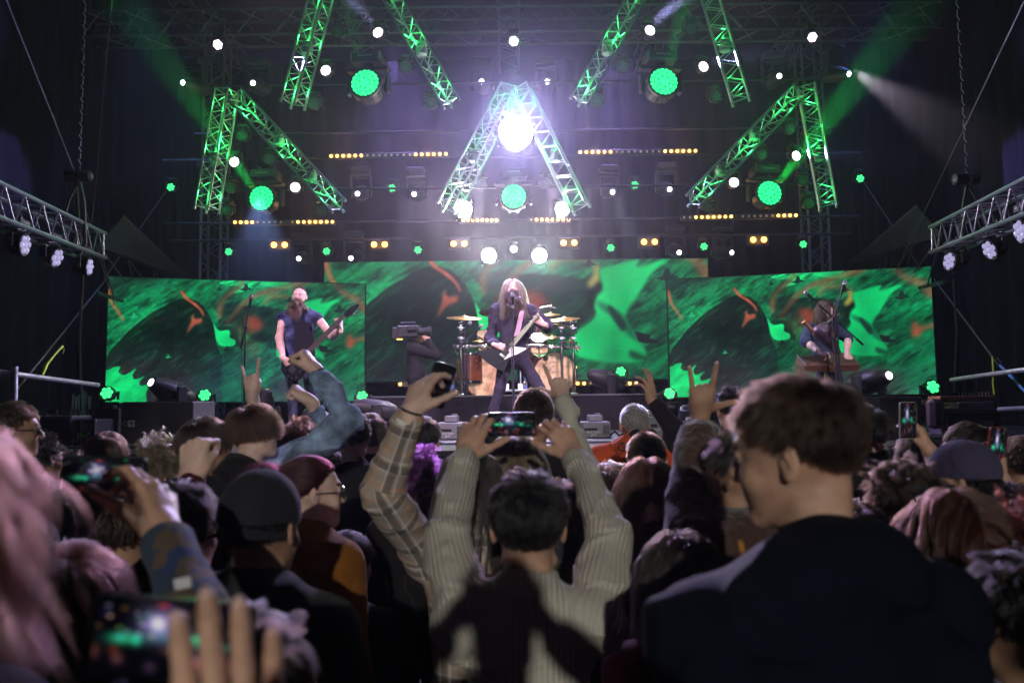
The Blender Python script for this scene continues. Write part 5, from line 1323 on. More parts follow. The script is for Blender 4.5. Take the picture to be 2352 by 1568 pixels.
M_strap = attr_cloth('woven_strap', 'rib', (.50, .34, .42), .8, period=.02)
def Zs(x, y): return ((1600+x*.3507)/1.63265, (1000+y*.3507)/1.63265)       # singer close-up
def Zb(x, y): return ((900+x*.38265)/1.63265, (1000+y*.38265)/1.63265)      # bassist close-up
def Zk(x, y): return ((2900+x*.31898)/1.63265, (1000+y*.31898)/1.63265)     # zither player close-up
def LP(Z, pts, Y): return [PT(*Z(*p), Y) for p in pts]
def seg_ground(px, Y, z): p = at(px, 930, Y); return np.array([p.x, Y, z])
# singer
YS = 9.5
singer, MhS, IS = person('bearded singer with long blond hair and black denim, playing guitar at the centre microphone', A(1178, 664, YS), 180, pitch=3, ground=DZ, skin=3,
    cloth=[C_blackdenim], trousers=C_blackdenim, hstyle='long', hkey='lightblond', hn=5200, hL=.50, hrad=.0013, det=.0055, hdet=.0045, mouth=.008, loose=.018, wr=.012,
    arms={'R': dict(elbow=A(*Zs(675, 775), 9.52), wrist=A(*Zs(742, 838), 9.14), d=(.95, .06, -.26), n=(0, 1, -.2), pose='pick', sleeve=.9),
          'L': dict(elbow=A(*Zs(1296, 650), 9.50), wrist=A(*Zs(1242, 612), 9.22), d=(-.75, .0, .55), n=(-.25, .7, .2), pose='fret', sleeve=.38)},
    legs={'R': seg_ground(1120, 9.35, DZ+.09), 'L': seg_ground(1256, 9.35, DZ+.09), 'Rk': A(1148, 893, 9.35), 'Lk': A(1240, 893, 9.35)}, seed=3, ckname='vest', legdet=.014, cdet=.009)
beard(MhS, singer, 'brown', 2600, 5, L=.30, rad=.0014)
def guitar(name, label, body, thick, Y, guard, nk0, nk1, nw0, nw1, headst, frets, strings, hardware, tune, mbody, parts_extra=None):
    c = PT(*body[1](*body[0][0]), Y); Z = body[1]; rt = thing(name, label, 'guitar', c)
    P = [p-c for p in LP(Z, body[0], Y)]
    def grow2(P, d):
        ctr = sum(P, Vector())/len(P); return [ctr+(p-ctr)*d for p in P]
    b = MB(); n = len(P); rings = [[p*1 for p in grow2(P, .985)], P, [p+Vector((0, thick, 0)) for p in P], [p+Vector((0, thick, 0)) for p in grow2(P, .985)]]
    rings[0] = [p+Vector((0, -.004, 0)) for p in rings[0]]; rings[3] = [p+Vector((0, .004, 0)) for p in rings[3]]
    vs = sum(rings, []); fs = [tuple(range(n)), tuple(range(4*n-1, 3*n-1, -1))]
    for r_ in range(3):
        for i in range(n): j = (i+1) % n; fs.append((r_*n+i, (r_+1)*n+i, (r_+1)*n+j, r_*n+j))
    b.add(vs, fs); b.obj('body', mbody, rt)
    if guard: g_ = MB(); g_.prism([p-c+Vector((0, -.0075, 0)) for p in LP(Z, guard, Y)], (0, .003, 0)); g_.obj('pickguard', M_pick, rt)
    n0 = PT(*Z(*nk0), Y)-c+Vector((0, -.018, 0)); n1 = PT(*Z(*nk1), Y)-c+Vector((0, -.012, 0)); d = (n1-n0); L = d.length; d.normalize(); pv_ = Vector((-d.z, 0, d.x)).normalized()
    b = MB(); b.prism([n0-pv_*nw0, n1-pv_*nw1, n1+pv_*nw1, n0+pv_*nw0], (0, .022, 0)); b.obj('neck', M_fret, rt)
    b = MB()
    for i in range(frets):
        t = 1-(1-.5**(i/12.0))*1.55
        if t < .02: break
        q = n0.lerp(n1, t); hw = nw0+(nw1-nw0)*t; b.tube(q-pv_*hw+Vector((0, -.001, 0)), q+pv_*hw+Vector((0, -.001, 0)), .0016, n=5)
    b.obj('frets', M_string, rt)
    b = MB(); br = PT(*Z(*hardware), Y)-c+Vector((0, -.022, 0))
    for i in range(strings):
        o = (i/(strings-1)-.5)*1.7; b.tube(br+pv_*nw0*o*1.2+Vector((0, -.004, 0)), n1+pv_*nw1*o+Vector((0, -.004, 0)), .0011, n=4)
    b.obj('strings', M_string, rt)
    b = MB(); rt3 = Matrix.Rotation(-math.atan2(d.z, d.x), 3, 'Y'); b.box(br+Vector((0, .006, 0)), (.03, .02, nw0*2.8), rot=rt3, bev=.004); b.obj('bridge', M_chrome, rt)
    for t in (.14, .38) : b = MB(); b.box(br.lerp(n0, t+.1)+Vector((0, .009, 0)), (.035, .018, nw0*2.6), rot=rt3, bev=.004); b.obj('pickup', M_dark, rt)
    b = MB(); b.prism([p-c for p in LP(Z, headst, Y-.01)], (0, .016, 0)); hs_ = b.obj('headstock', mbody, rt)
    for p in tune:
        q = PT(*Z(*p), Y-.02)-c; b = MB(); b.tube(q, q+Vector((0, .02, 0)), .006, n=8); b.lathe(q+Vector((-.004, .01, .012)), (-.2, 0, 1), [(.003, 0), (.008, .006), (.009, .016), (.004, .024)], 8); b.obj('tuning_peg', M_chrome, rt, smooth=True)
    for p in (parts_extra or []): q = PT(*Z(*p), Y-.002)-c; b = MB(); b.lathe(q, (0, -1, 0), [(.016, 0), (.015, .012), (.012, .018), (0, .019)], 14); b.obj('knob', M_dark, rt, smooth=True)
    return rt, c
gt, gc = guitar('electric_guitar', 'angular black electric guitar with white pickguard held by the singer', ([(525, 915), (690, 868), (765, 850), (800, 810), (846, 757), (898, 768), (905, 835), (1000, 848), (1088, 868), (1000, 930), (905, 975), (885, 985), (825, 1128), (760, 1098), (640, 1018)], Zs), .042, 9.16,
    [(825, 985), (905, 842), (960, 858), (1060, 868), (1066, 880), (960, 938), (880, 968), (835, 992)], (900, 850), (1195, 508), .027, .021, [(1180, 512), (1200, 470), (1232, 425), (1320, 408), (1368, 425), (1388, 444), (1330, 448), (1268, 470), (1212, 528)], 22, 6, (812, 952),
    [(1222, 432), (1245, 428), (1268, 424), (1290, 420), (1312, 416), (1335, 412)], M_gloss, [(760, 1052), (797, 1033), (832, 1016)])
b = MB(); p0 = PT(*Zs(1020, 470), 9.30); p1 = PT(*Zs(985, 640), 9.24); p2 = PT(*Zs(960, 740), 9.2)
for u0, u1 in ((p0, p1), (p1, p2)): b.prism([u0-Vector((.028, 0, 0)), u1-Vector((.028, 0, 0)), u1+Vector((.028, 0, 0)), u0+Vector((.028, 0, 0))], (0, .004, 0))
o = b.obj('strap', M_strap, gt); o.location = -gc
text('lettering', 'Gibson', .028, M_inlay, PT(*Zs(1345, 432), 9.14), (1, 0, -.12), (.12, 0, 1), gt)
# bassist
bassist, MhB, IB = person('bald bassist with long brown beard and sleeveless denim vest, left of the singer', A(688, 682, YS), 176, pitch=-3, ground=DZ, skin=3, cloth=[C_bluevest], trousers=C_jeans, hstyle='short', hkey='brown', hn=700, hL=.010, hrad=.0012, lift=.55,
    det=.0055, hdet=.0045, sleeves=False, loose=.018, build=1.06, wr=.011, ckname='vest',
    arms={'R': dict(elbow=A(*Zb(385, 700), 9.42), wrist=A(*Zb(424, 900), 9.14), d=(.62, .1, -.72), n=(.35, .9, 0), pose='pick', thick=1.18), 'L': dict(elbow=A(*Zb(905, 682), 9.50), wrist=A(*Zb(985, 612), 9.25), d=(-.08, .1, 1), n=(-.8, .5, 0), pose='fret', thick=1.12)},
    legs={'R': seg_ground(676, 9.4, DZ+.09), 'L': seg_ground(728, 9.5, DZ+.09)}, seed=8, legdet=.014, cdet=.009)
beard(MhB, bassist, 'beard', 2600, 9, L=.23, rad=.0013)
b = Vol(); 
tee = MB(); tee.prism(LP(Zb, [(525, 545), (620, 530), (700, 560), (720, 700), (730, 880), (540, 880), (510, 760), (530, 640)], 9.335), (0, .05, 0)); o = tee.obj('t_shirt', C_blacktee, bassist, smooth=True); o.location = -Vector(bassist.location)
st_ = MB(); c_ = PT(*Zb(695, 600), 9.32)
for i in range(6): a = i*math.pi/6*1; st_.box(c_-Vector(bassist.location), (.05, .004, .012), rot=Matrix.Rotation(i*math.pi/3, 3, 'Y'))
st_.obj('badge', mat('blue_badge', (.02, .12, .55), .4, var=0), bassist)
guitar('bass_guitar', 'black bass guitar with pointed headstock played by the bassist', ([(432, 870), (470, 862), (500, 900), (545, 935), (610, 925), (655, 955), (645, 1005), (620, 1060), (590, 1100), (540, 1116), (480, 1098), (430, 1060), (398, 1005), (404, 950), (420, 915)], Zb), .042, 9.18, None, (560, 950), (1020, 480), .033, .024,
    [(1012, 470), (1040, 432), (1100, 385), (1155, 362), (1168, 372), (1150, 410), (1100, 470), (1045, 500)], 22, 5, (490, 1040), [(1050, 412), (1078, 390), (1112, 368), (1140, 452), (1118, 484)], M_gloss, [(512, 1092), (558, 1090), (484, 1070), (590, 1030)])
# zither player
YK = 9.35
zp, MhZ, IZ = person('player in navy shirt with centre-parted hair bent over a plucked zither', A(*Zk(618, 520), YK), 172, hyaw=158, pitch=-28, roll=8, ground=DZ, skin=3, cloth=[C_navyshirt], trousers=C_jeans, hstyle='long', hkey='brown', hn=1900, hL=.21, hrad=.0013, det=.006, hdet=.0045, lean=.5, loose=.018, wr=.008, ckname='shirt',
    arms={'R': dict(elbow=A(*Zk(375, 880), 9.22), wrist=A(*Zk(545, 995), 8.98), d=(.75, -.35, -.35), n=(0, .5, -1), pose='pick', sleeve=.12), 'L': dict(elbow=A(*Zk(878, 850), 9.28), wrist=A(*Zk(868, 1010), 9.03), d=(.1, -.4, -.7), n=(0, .55, -1), pose='relax', sleeve=.10)}, seed=4, legdet=.016)
M_wood = mat('dark_varnished_wood', (.085, .035, .020), .35, var=.45, vscale=5, stretch=(1, 8, 8), bump=.1); M_wood2 = mat('light_wood', (.34, .15, .06), .4, var=.3, stretch=(6, 1, 6)); M_leath = mat('dark_leather', (.055, .032, .045), .38, var=.4, vscale=9, bump=.4, bscale=26, coat=.3)
fl, fr, brr, bl = PT(*Zk(365, 1168), 8.88), PT(*Zk(1015, 1152), 8.88), PT(*Zk(905, 1008), 9.12), PT(*Zk(262, 1062), 9.1)
rt = thing('zither', 'dark wooden zither on a stand under the leather bag at right', 'zither', fl)
dn = Vector((0, .012, -.068))
b = MB(); b.prism([Vector(), bl-fl, brr-fl, fr-fl], dn); b.obj('soundbox', M_wood, rt)
b = MB()
for i in range(22):
    t = .06+.88*i/21; p = Vector().lerp(bl-fl, t); q = (fr-fl).lerp(brr-fl, t); b.tube(p*1+(q-p)*.04+Vector((0, -.002, .008)), p+(q-p)*(.96)+Vector((0, -.002, .008)), .0011, n=4)
b.obj('strings', M_string, rt)
for i in range(18):
    t = i/17; p = Vector().lerp(bl-fl, t)+(fr-fl)*.025; b = MB(); b.tube(p, p+Vector((0, -.006, .03)), .004, n=6); b.obj('tuning_pin', M_steel, rt)
for i in range(9): t = .1+.1*i; p = (fr-fl)*(.15+.07*i)+(bl-fl)*t; b = MB(); b.box(p+Vector((0, 0, .006)), (.04, .008, .012)); b.obj('bridge', M_wood2, rt)
b = MB(); m_ = (fl+fr)/2-fl+Vector((-.02, .12, -.07)); b.tube(m_, m_+Vector((0, 0, -(fl.z-DZ)+.07)), .02, n=12); b.tube(m_+Vector((.17, 0, 0)), m_+Vector((.20, .02, -(fl.z-DZ)+.07)), .014, n=10); b.tube(m_+Vector((-.05, 0, -(fl.z-DZ)+.08)), m_+Vector((.25, 0, -(fl.z-DZ)+.08)), .014); b.obj('stand', M_chrome, rt, smooth=True)
v = Vol(); v.cap(A(*Zk(575, 790), 8.78), A(*Zk(742, 1008), 8.78), .098, .026, k=.03); v.cap(A(*Zk(640, 700), 8.78), A(*Zk(715, 650), 8.78), .055, .030, k=.05); v.cap(A(*Zk(520, 770), 8.78), A(*Zk(600, 740), 8.78), .05, .06, k=.04)
v.cap(A(*Zk(690, 650), 8.76), A(*Zk(765, 1000), 8.76), .024, .016, k=.03)
rt = thing('bagpipe', 'dark leather bagpipe bag with a wooden pipe hanging from the microphone stand', 'bagpipe', Vector(A(*Zk(742, 1008), 8.78)))
vol_obj('bag', v.mesh(.007, noise=wrinkle(2, .006, 18)), [M_leath], rt)
b = MB(); q0, q1 = PT(*Zk(472, 765), 8.74), PT(*Zk(352, 645), 8.70); L_ = (q1-q0); o_ = Vector(rt.location); b.lathe(q0-o_, L_, [(.016, 0), (.020, .02), (.018, .08), (.022, L_.length*.9), (.026, L_.length)], 12); b.obj('pipe', M_wood2, rt, smooth=True)
b = MB(); b.path([p-o_ for p in LP(Zk, [(655, 690), (690, 760), (730, 870), (770, 1000)], 8.72)], .006, n=5); b.obj('stitching', mat('tan_stitch', (.45, .20, .08), .7), rt)
b = MB(); b.path([p-o_ for p in LP(Zk, [(640, 600), (690, 560), (740, 570), (780, 548)], 8.72)], .006, n=5); b.path([p-o_ for p in LP(Zk, [(660, 620), (700, 590), (740, 600)], 8.72)], .006, n=5); b.obj('tie_cord', mat('leather_cord', (.22, .12, .08), .8), rt)
# microphones on stands
M_stand = mat('stand_black', (.035, .032, .05), .3, .4, var=.2)
M_grille = mat('mic_grille', (.55, .56, .60), .3, .9, bump=1, bscale=900, var=.1)
def mic(label, foot, joint, tip, Y, back=None, cable=None, legs_=True, r=.011, ground=DZ):
    F = PT(*foot, Y); F.z = ground; J = PT(*joint, Y); T = PT(*tip, Y-.08); F.x = J.x; F.y = J.y
    rt = thing('microphone_stand', label, 'mic stand', F); b = MB(); j = J-F; t = T-F
    if legs_:
        for a in (.3, 2.4, 4.5): b.tube((0, 0, .05), (.28*math.cos(a), .28*math.sin(a), .01), .008)
    b.tube((0, 0, .02), (0, 0, j.z*.55), r*1.25, n=10); b.tube((0, 0, j.z*.5), j, r*.85, n=10); b.lathe((0, 0, j.z*.53), (0, 0, 1), [(r*1.6, 0), (r*1.6, .07)], 10); b.obj('stand', M_stand, rt, smooth=True)
    d = (t-j).normalized(); b = MB(); bk = j-d*(.15 if back is None else back); b.tube(bk, t-d*.10, r*.75, n=8); b.lathe(bk, -d, [(r*1.3, 0), (r*1.3, .10)], 10); b.lathe(j-Vector((0, .02, 0)), (0, 1, 0), [(.02, 0), (.02, .04)], 10)
    if (t-j).length > .08: b.obj('boom', M_stand, rt, smooth=True)
    b = MB(); m0 = t-d*.12; b.lathe(m0, d, [(.011, 0), (.013, .02), (.018, .11)], 12); b.obj('microphone', M_dark, rt, smooth=True)
    b = MB(); b.lathe(t-d*.01, d, [(.019, 0), (.026, .008), (.027, .025), (.020, .043), (0, .052)], 14); b.obj('grille', M_grille, rt, smooth=True)
    pts = [m0, m0+Vector((-.03, 0, -.02)), j+Vector((-.03, -.02, -.03)), Vector((-.022, -.02, j.z*.5)), Vector((-.02, -.02, .2)), Vector((-.10, -.1, .012))]
    b = MB(); b.path(spline([tuple(p) for p in pts], 6, False).tolist(), .004, n=5); b.obj('cable', M_cable, rt, smooth=True)
    return rt
rt = mic('straight microphone stand in front of the singer', (1178, 985), (1178, 705), (1178, 678), 9.12, back=0)
mic('boom microphone stand left of the bassist with purple sheen', (560, 930), (563, 752), (577, 683), 9.2, cable=1)
mic('microphone stand with long boom pointing up left of the zither player', Zk(760, 1430), Zk(752, 640), Zk(392, 312), 8.68, back=.30)
mic('microphone stand with short boom pointing up beside the zither player', Zk(795, 1430), Zk(715, 600), Zk(832, 200), 8.66, back=.1)
# camera operator
op, MhO, IO = person('camera operator in black filming to the right, silhouetted on the left screen edge', A(957, 768, 11.2), 92, ground=DZ, skin=1, cloth=[BLACKCLOTH], hstyle='short', hkey='black', hn=900, hrad=.0014, det=.009, lift=0,
    arms={'R': dict(elbow=A(1003, 815, 11.0), wrist=A(985, 785, 11.0), d=(-.5, 0, .9), n=(0, 1, 0), pose='fist'), 'L': dict(elbow=A(985, 812, 11.4), wrist=A(972, 782, 11.4), d=(.3, 0, 1), n=(1, 0, 0), pose='relax')}, loose=.03)
rt = thing('video_camera', 'shoulder video camera with round lens held by the operator', 'video camera', PT(945, 765, 11.0)); M_cam = M_dark
b = MB(); b.box((-.05, 0, .02), (.30, .14, .17), bev=.02); b.box((-.05, 0, .14), (.22, .04, .03), bev=.01); b.box((-.22, 0, .0), (.09, .12, .16), bev=.01); b.obj('body', M_cam, rt)
b = MB(); b.lathe((.10, 0, .02), (1, 0, 0), [(.05, 0), (.055, .05), (.05, .08), (.07, .13), (.075, .17), (.06, .175)], 20); b.obj('lens', M_cam, rt, smooth=True)
b = MB(); b.box((.02, -.10, .06), (.14, .06, .07), bev=.01); b.obj('viewfinder', M_cam, rt)
b = MB(); b.box((-.16, -.03, -.085), (.07, .05, .012)); b.obj('work_light', E_warm, rt)
# drummer, seated behind the kit
dr, MhD, ID = person('drummer with pale arms seated behind the kit, mostly hidden by the singer', A(1207, 722, 12.5), 180, ground=RZ, skin=3, cloth=[C_blacktee], hstyle='short', hkey='brown', hn=800, hrad=.0014, det=.008, arms={'L': dict(elbow=A(1236, 765, 12.3), wrist=A(1240, 742, 12.0), d=(.1, -.2, 1), n=(-1, 0, 0), pose='fist', sleeve=.05), 'R': dict(elbow=A(1165, 765, 12.3), wrist=A(1150, 760, 12.0), d=(-.3, -.3, .8), n=(1, 0, 0), pose='fist', sleeve=.05)})
b = MB(); b.lathe((0, 0, 0), (0, 0, 1), [(.18, .42), (.19, .46), (.17, .49)], 20); b.tube((0, 0, 0), (0, 0, .42), .02); tag(b.obj('drum_stool', M_dark, loc=(dr.location.x, 12.55, RZ), smooth=True), 'round drum stool beneath the drummer', 'stool')
# ------------------------------------------------------------------ drum kit
M_shell = mat('burst_shell', (.10, .032, .012), .15, var=.7, vscale=5, coat=.8); M_hoop = mat('amber_hoop', (.38, .16, .045), .18, var=.5, coat=.6, vscale=8)
M_head = mat('printed_drum_head', (.42, .30, .14), .35, var=.75, vscale=7, bump=.05); M_cream = mat('cream_print', (.72, .62, .40), .4, var=.1)
M_cym = mat('cymbal_bronze', (.62, .42, .16), .30, 1.0, var=.25, vscale=30, stretch=(1, 1, 1), bump=.05)
def drum(name, label, C, axis, rad, depth, headm, lugs=8, front=True, hoopm=None):
    C = Vector(C); ax = Vector(axis).normalized(); rt = thing(name, label, 'drum', C); _, u, v_ = frame(ax)
    b = MB(); b.lathe((0, 0, 0), ax, [(rad*.985, 0), (rad*.985, depth)], 36); b.obj('shell', M_shell, rt, smooth=True)
    for k, z in enumerate((-.012, depth-.02)):
        b = MB(); b.lathe(ax*z, ax, [(rad*1.0, 0), (rad*1.045, 0), (rad*1.045, .034), (rad*1.0, .034), (rad*.995, .002)], 36, caps=False); b.obj('hoop', hoopm or M_chrome, rt, smooth=True)
    b = MB(); b.lathe(-ax*.002, ax, [(rad*.99, 0), (rad*.98, .004)], 36); b.obj('drum_head', headm, rt)
    for i in range(lugs):
        a = 2*math.pi*(i+.5)/lugs; w_ = u*math.cos(a)+v_*math.sin(a); m_ = MB(); m_.tube(w_*rad*1.03-ax*.02, w_*rad*1.03+ax*(depth*.25), .006, n=6); m_.sphere(w_*rad*1.04-ax*.015, .013, 8); m_.sphere(w_*rad*1.02+ax*depth*.25, .018, 8); m_.obj('lug', M_chrome, rt, smooth=True)
    return rt
kd = drum('bass_drum', 'left bass drum with an amber hoop and painted front head', PT(*Zs(630, 1185), 11.35), (-.10, 1, 0), .285, .42, M_head, 10, hoopm=M_hoop)
kd2 = drum('bass_drum', 'right bass drum with a printed golden front head', PT(*Zs(1372, 1142), 11.35), (.10, 1, 0), .30, .42, M_head, 10, hoopm=M_gloss)
text('lettering', 'TAMA', .062, M_cream, PT(*Zs(1345, 1000), 11.31), (1, .1, 0), (0, 0, 1), kd2)
# printed swirls on the golden head
b = MB(); r_ = random.Random(4); c0 = Vector(kd2.location)
for i in range(26):
    a0 = r_.random()*6.28; rr0 = .05+.18*r_.random(); pts = [Vector((rr0*math.cos(a0+t*.5)+.02*math.sin(t*2), -.006, rr0*math.sin(a0+t*.5)-.02)) for t in range(4)]
    b.path(pts, .003+.003*r_.random(), n=4)
b.obj('head_print', M_cream, kd2)
drum('floor_tom', 'floor tom with dark burst shell at the left of the kit', PT(*Zs(470, 935), 11.45), (0, 0, -1), .205, .40, M_head, 8)
drum('floor_tom', 'second floor tom half hidden right of the singer', PT(*Zs(1150, 880), 11.7), (0, -.1, -1), .18, .3, M_head, 8)
drum('rack_tom', 'amber rack tom just right of the singer', PT(*Zs(1205, 760), 11.5), (0, .6, -1), .13, .2, M_head, 6)
drum('rack_tom', 'dark tom under the right cymbals, below the rack tube', PT(*Zs(1205, 890), 11.4), (0, .8, -.6), .12, .2, M_head, 6)
drum('rack_tom', 'chrome trimmed tom left of the singer behind the cymbal', PT(*Zs(640, 720), 11.6), (0, .6, -1), .14, .2, M_head, 6)
rt = thing('drum_rack', 'chrome tube rack on posts around the drum kit', 'drum rack', PT(*Zs(960, 860), 11.2)); rc_ = Vector(rt.location)
def rk(*a): return PT(*Zs(a[0], a[1]), a[2])-rc_
for a, b2 in (((282, 858, 11.15), (700, 845, 11.2)), ((1165, 845, 11.2), (1648, 866, 11.15)), ((700, 845, 11.2), (1165, 845, 11.2))):
    b = MB(); b.tube(rk(*a), rk(*b2), .024, n=14); b.obj('rack_tube', M_chrome, rt, smooth=True)
for x in (366, 1440, 1562):
    p = rk(x, 580 if x != 1440 else 600, 11.15); q = Vector((p.x, p.y, RZ+.02-rc_.z)); b = MB(); b.tube(q, Vector((p.x, p.y, (PT(*Zs(x, 850), 11.15)-rc_).z)), .020, n=12); b.tube(Vector((p.x, p.y, (PT(*Zs(x, 860), 11.15)-rc_).z)), p, .013, n=10); b.box(q, (.09, .09, .03), bev=.01); b.obj('post', M_chrome, rt, smooth=True)
    for k in range(5):
        z = (PT(*Zs(x, 600+55*k), 11.15)-rc_).z; b = MB(); b.box((p.x, p.y-.01, z), (.06, .05, .045), bev=.01); b.tube((p.x-.05, p.y-.02, z), (p.x+.05, p.y-.02, z), .007); b.lathe((p.x+.04*(-1)**k, p.y-.03, z), (.3, -1, .2), [(.012, 0), (.014, .03), (.005, .05)], 8); b.obj('clamp', M_steel if k % 2 else M_dark, rt, smooth=True)
for x in (300, 430, 620, 1195, 1335, 1480, 1600):
    b = MB(); p = rk(x, 855, 11.13); b.lathe(p-Vector((.03, 0, 0)), (1, 0, 0), [(.034, 0), (.034, .06)], 12); b.tube(p, p+Vector((.01, -.03, -.09)), .009); b.box(p+Vector((.0, -.03, 0)), (.04, .03, .05), bev=.008); b.obj('clamp', M_dark if x in (300, 1480) else M_chrome, rt, smooth=True)
def cymbal(label, c, Y, rad, tilt, post, az=0.0, name='cymbal'):
    C = PT(*Zs(*c), Y); rt = thing(name, label, 'cymbal', C, 'cymbals of the drum kit'); ax = Vector((math.sin(az)*math.sin(tilt), -math.cos(az)*math.sin(tilt), math.cos(tilt)))
    b = MB(); b.lathe((0, 0, 0), ax, [(0, .028), (rad*.08, .027), (rad*.14, .018), (rad*.18, .010), (rad*.45, .004), (rad*.75, -.004), (rad, -.014), (rad*.99, -.017), (rad*.7, -.008), (rad*.2, .004), (.008, .006)], 40); b.obj('plate', M_cym, rt, smooth=True)
    b = MB(); b.lathe(ax*.028, ax, [(.012, 0), (.012, .015), (.006, .03)], 8); b.obj('wing_nut', M_chrome, rt, smooth=True)
    P1 = PT(*Zs(*post), 11.15)-C; b = MB(); b.tube(-ax*.01, -ax*.07, .008); b.tube(-ax*.07, P1, .009, n=8); b.sphere(-ax*.07, .018, 8); b.obj('arm', M_chrome, rt, smooth=True); return rt
cymbal('wide cymbal at the left end of the kit', (400, 540), 11.4, .255, .20, (366, 640), .2)
cymbal('purplish cymbal edge showing behind the singer on the left', (672, 482), 11.9, .16, -.25, (640, 800))
cymbal('small splash cymbal low on the left beside the tom', (560, 787), 11.5, .10, .12, (560, 860))
cymbal('bright upper cymbal at the right end of the kit', (1475, 552), 11.4, .225, .22, (1500, 640), -.3)
cymbal('tilted cymbal beneath the bright right cymbal', (1445, 622), 11.3, .20, .18, (1440, 700), 1.2)
cymbal('cymbal just behind the guitar headstock', (1325, 502), 11.8, .15, .2, (1300, 800))
cymbal('pair of hi-hat cymbals at middle height right of the singer', (1345, 745), 11.4, .13, .2, (1340, 850), name='hi_hat')
cymbal('low cymbal at the right rack post', (1540, 797), 11.35, .12, .15, (1500, 860), .6)
mic('drum microphone with purple grille on a boom left of the singer', Zs(400, 1350), Zs(430, 790), Zs(578, 640), 11.1, back=.05, legs_=False, ground=RZ)
mic('small dark drum microphone under the left cymbal', Zs(420, 1350), Zs(400, 700), Zs(458, 608), 11.2, back=.05, legs_=False, ground=RZ)
b = MB(); 
for sx in (0, 1):
    pass
def bottle(label, c, Y, h=.22, group=None):
    P = PT(*c, Y); rt = thing('water_bottle', label, 'bottle', P)
    b = MB(); b.lathe((0, 0, 0), (0, 0, 1), [(.026, 0), (.032, .008), (.032, .06), (.030, .07), (.032, .08), (.032, .14), (.026, .165), (.012, .19), (.012, .205)], 16); b.obj('bottle_body', glass('clear_plastic_'+label[:4], (.8, .88, 1)), rt, smooth=True)
    b = MB(); b.lathe((0, 0, .205), (0, 0, 1), [(.014, 0), (.014, .018)], 12); b.obj('cap', mat('blue_cap', (.02, .08, .5), .4), rt); b = MB(); b.lathe((0, 0, .07), (0, 0, 1), [(.0328, 0), (.0328, .05)], 16); b.obj('label_wrap', mat('blue_label', (.10, .16, .45), .4), rt)
bottle('clear water bottle with blue cap at the left foot of the rack', (1039, 904), 11.1); bottle('second water bottle low behind the microphone stand', (1206, 905), 11.1)
for x, lb in ((930, 'behind the microphone stand'),):
    P = PT(*Zs(x, 1340), 11.2); b = MB(); b.box((0, 0, .02), (.5, .3, .03), bev=.008); b.tube((-.1, 0, .03), (-.1, .05, .3), .008); b.tube((.1, 0, .03), (.1, .05, .3), .008); b.box((-.1, -.02, .07), (.07, .26, .015), rot=Matrix.Rotation(.35, 3, 'X')); b.box((.1, -.02, .07), (.07, .26, .015), rot=Matrix.Rotation(.35, 3, 'X')); tag(b.obj('drum_pedal', M_steel, loc=P), 'drum pedals between the two bass drums '+lb, 'pedal')
P = PT(1010, 885, 11.8); b = MB(); b.box((0, 0, 0), (.62, .4, .32), bev=.02); tag(b.obj('monitor_box', M_dark, loc=P), 'dark box on the riser behind the raised phone', 'box')

# ------------------------------------------------------------------ gear along the stage front
def case(name, label, cat, x0_, x1_, y0_, y1_, Y, dep, m=M_dark, bev=.008, base=None):
    a = PT(x0_, y1_, Y); c = PT(x1_, y0_, Y); W = c.x-a.x; H_ = c.z-a.z; z0 = base if base is not None else a.z; H_ = c.z-z0
    rt = thing(name, label, cat, ((a.x+c.x)/2, Y+dep/2, z0)); b = MB(); b.box((0, 0, H_/2), (W, dep, H_), bev=bev); b.obj('body', m, rt); return rt, W, H_, dep
def fog(label, x0_, x1_, y0_, y1_, Y, txt=True):
    rt, W, H_, D = case('fog_machine', label, 'fog machine', x0_, x1_, y0_, y1_, Y, .35, M_grey, base=DZ+.004)
    f = -D/2-.003; b = MB(); b.box((-W*.2, f, H_*.55), (W*.46, .008, H_*.14), bev=.003); b.obj('front_slot', M_dark2, rt)
    for i in range(8): b = MB(); b.box((W*.34, f, H_*(.2+.08*i)), (W*.22, .006, H_*.035)); b.obj('vent_slat', M_dark2, rt)
    b = MB(); b.box((W*.0, 0, H_+.035), (W*.5, .2, .07), bev=.01); b.tube((W*.1, 0, H_+.07), (W*.1, 0, H_+.09), .03); b.obj('tank', M_grey, rt)
    if txt:
        o = Vector(rt.location); text('lettering', 'FOG FURY\nJETT', W*.105, M_white, o+Vector((-W*.10, f-.005, H_*.26)), (1, 0, 0), (0, 0, 1), rt)
    return rt
fog('grey fog machine with vents left of the raised phone in the middle', 1004, 1066, 970, 1000, 8.25); fog('grey fog machine with vents right of the cream sleeve', 1338, 1402, 968, 998, 8.25); fog('grey fog machine behind the dark raised arm', 1476, 1540, 956, 996, 8.4)
def flame(label, x0_, x1_, y0_, y1_, Y, tx, m):
    rt, W, H_, D = case('flame_machine', label, 'flame machine', x0_, x1_, y0_, y1_, Y, .4, m, base=DZ+.004); f = -D/2-.004; o = Vector(rt.location)
    text('lettering', 'STAGE FLAME', .045, mat('violet_print', (.45, .35, .75), .5, var=0), o+Vector((tx*W, f, H_*.13)), (1, 0, 0), (0, 0, 1), rt)
    b = MB(); b.box((-tx*W*.6, f+.002, H_*.42), (W*.3, .004, H_*.30)); b.obj('rating_plate', M_grey, rt)
    for i in range(5): b = MB(); b.box((-tx*W*.6, f-.001, H_*(.32+.055*i)), (W*.26, .002, .004)); b.obj('print_line', M_white, rt)
    b = MB(); b.box((0, f, H_*.80), (W*.98, .010, .012)); b.obj('lid_seam', M_dark2, rt)
    for s in (-.25, .3): b = MB(); b.path([(W*s-.05, 0, H_), (W*s-.05, 0, H_+.05), (W*s+.05, 0, H_+.05), (W*s+.05, 0, H_)], .010, n=6); b.obj('handle', M_dark, rt)
    return rt
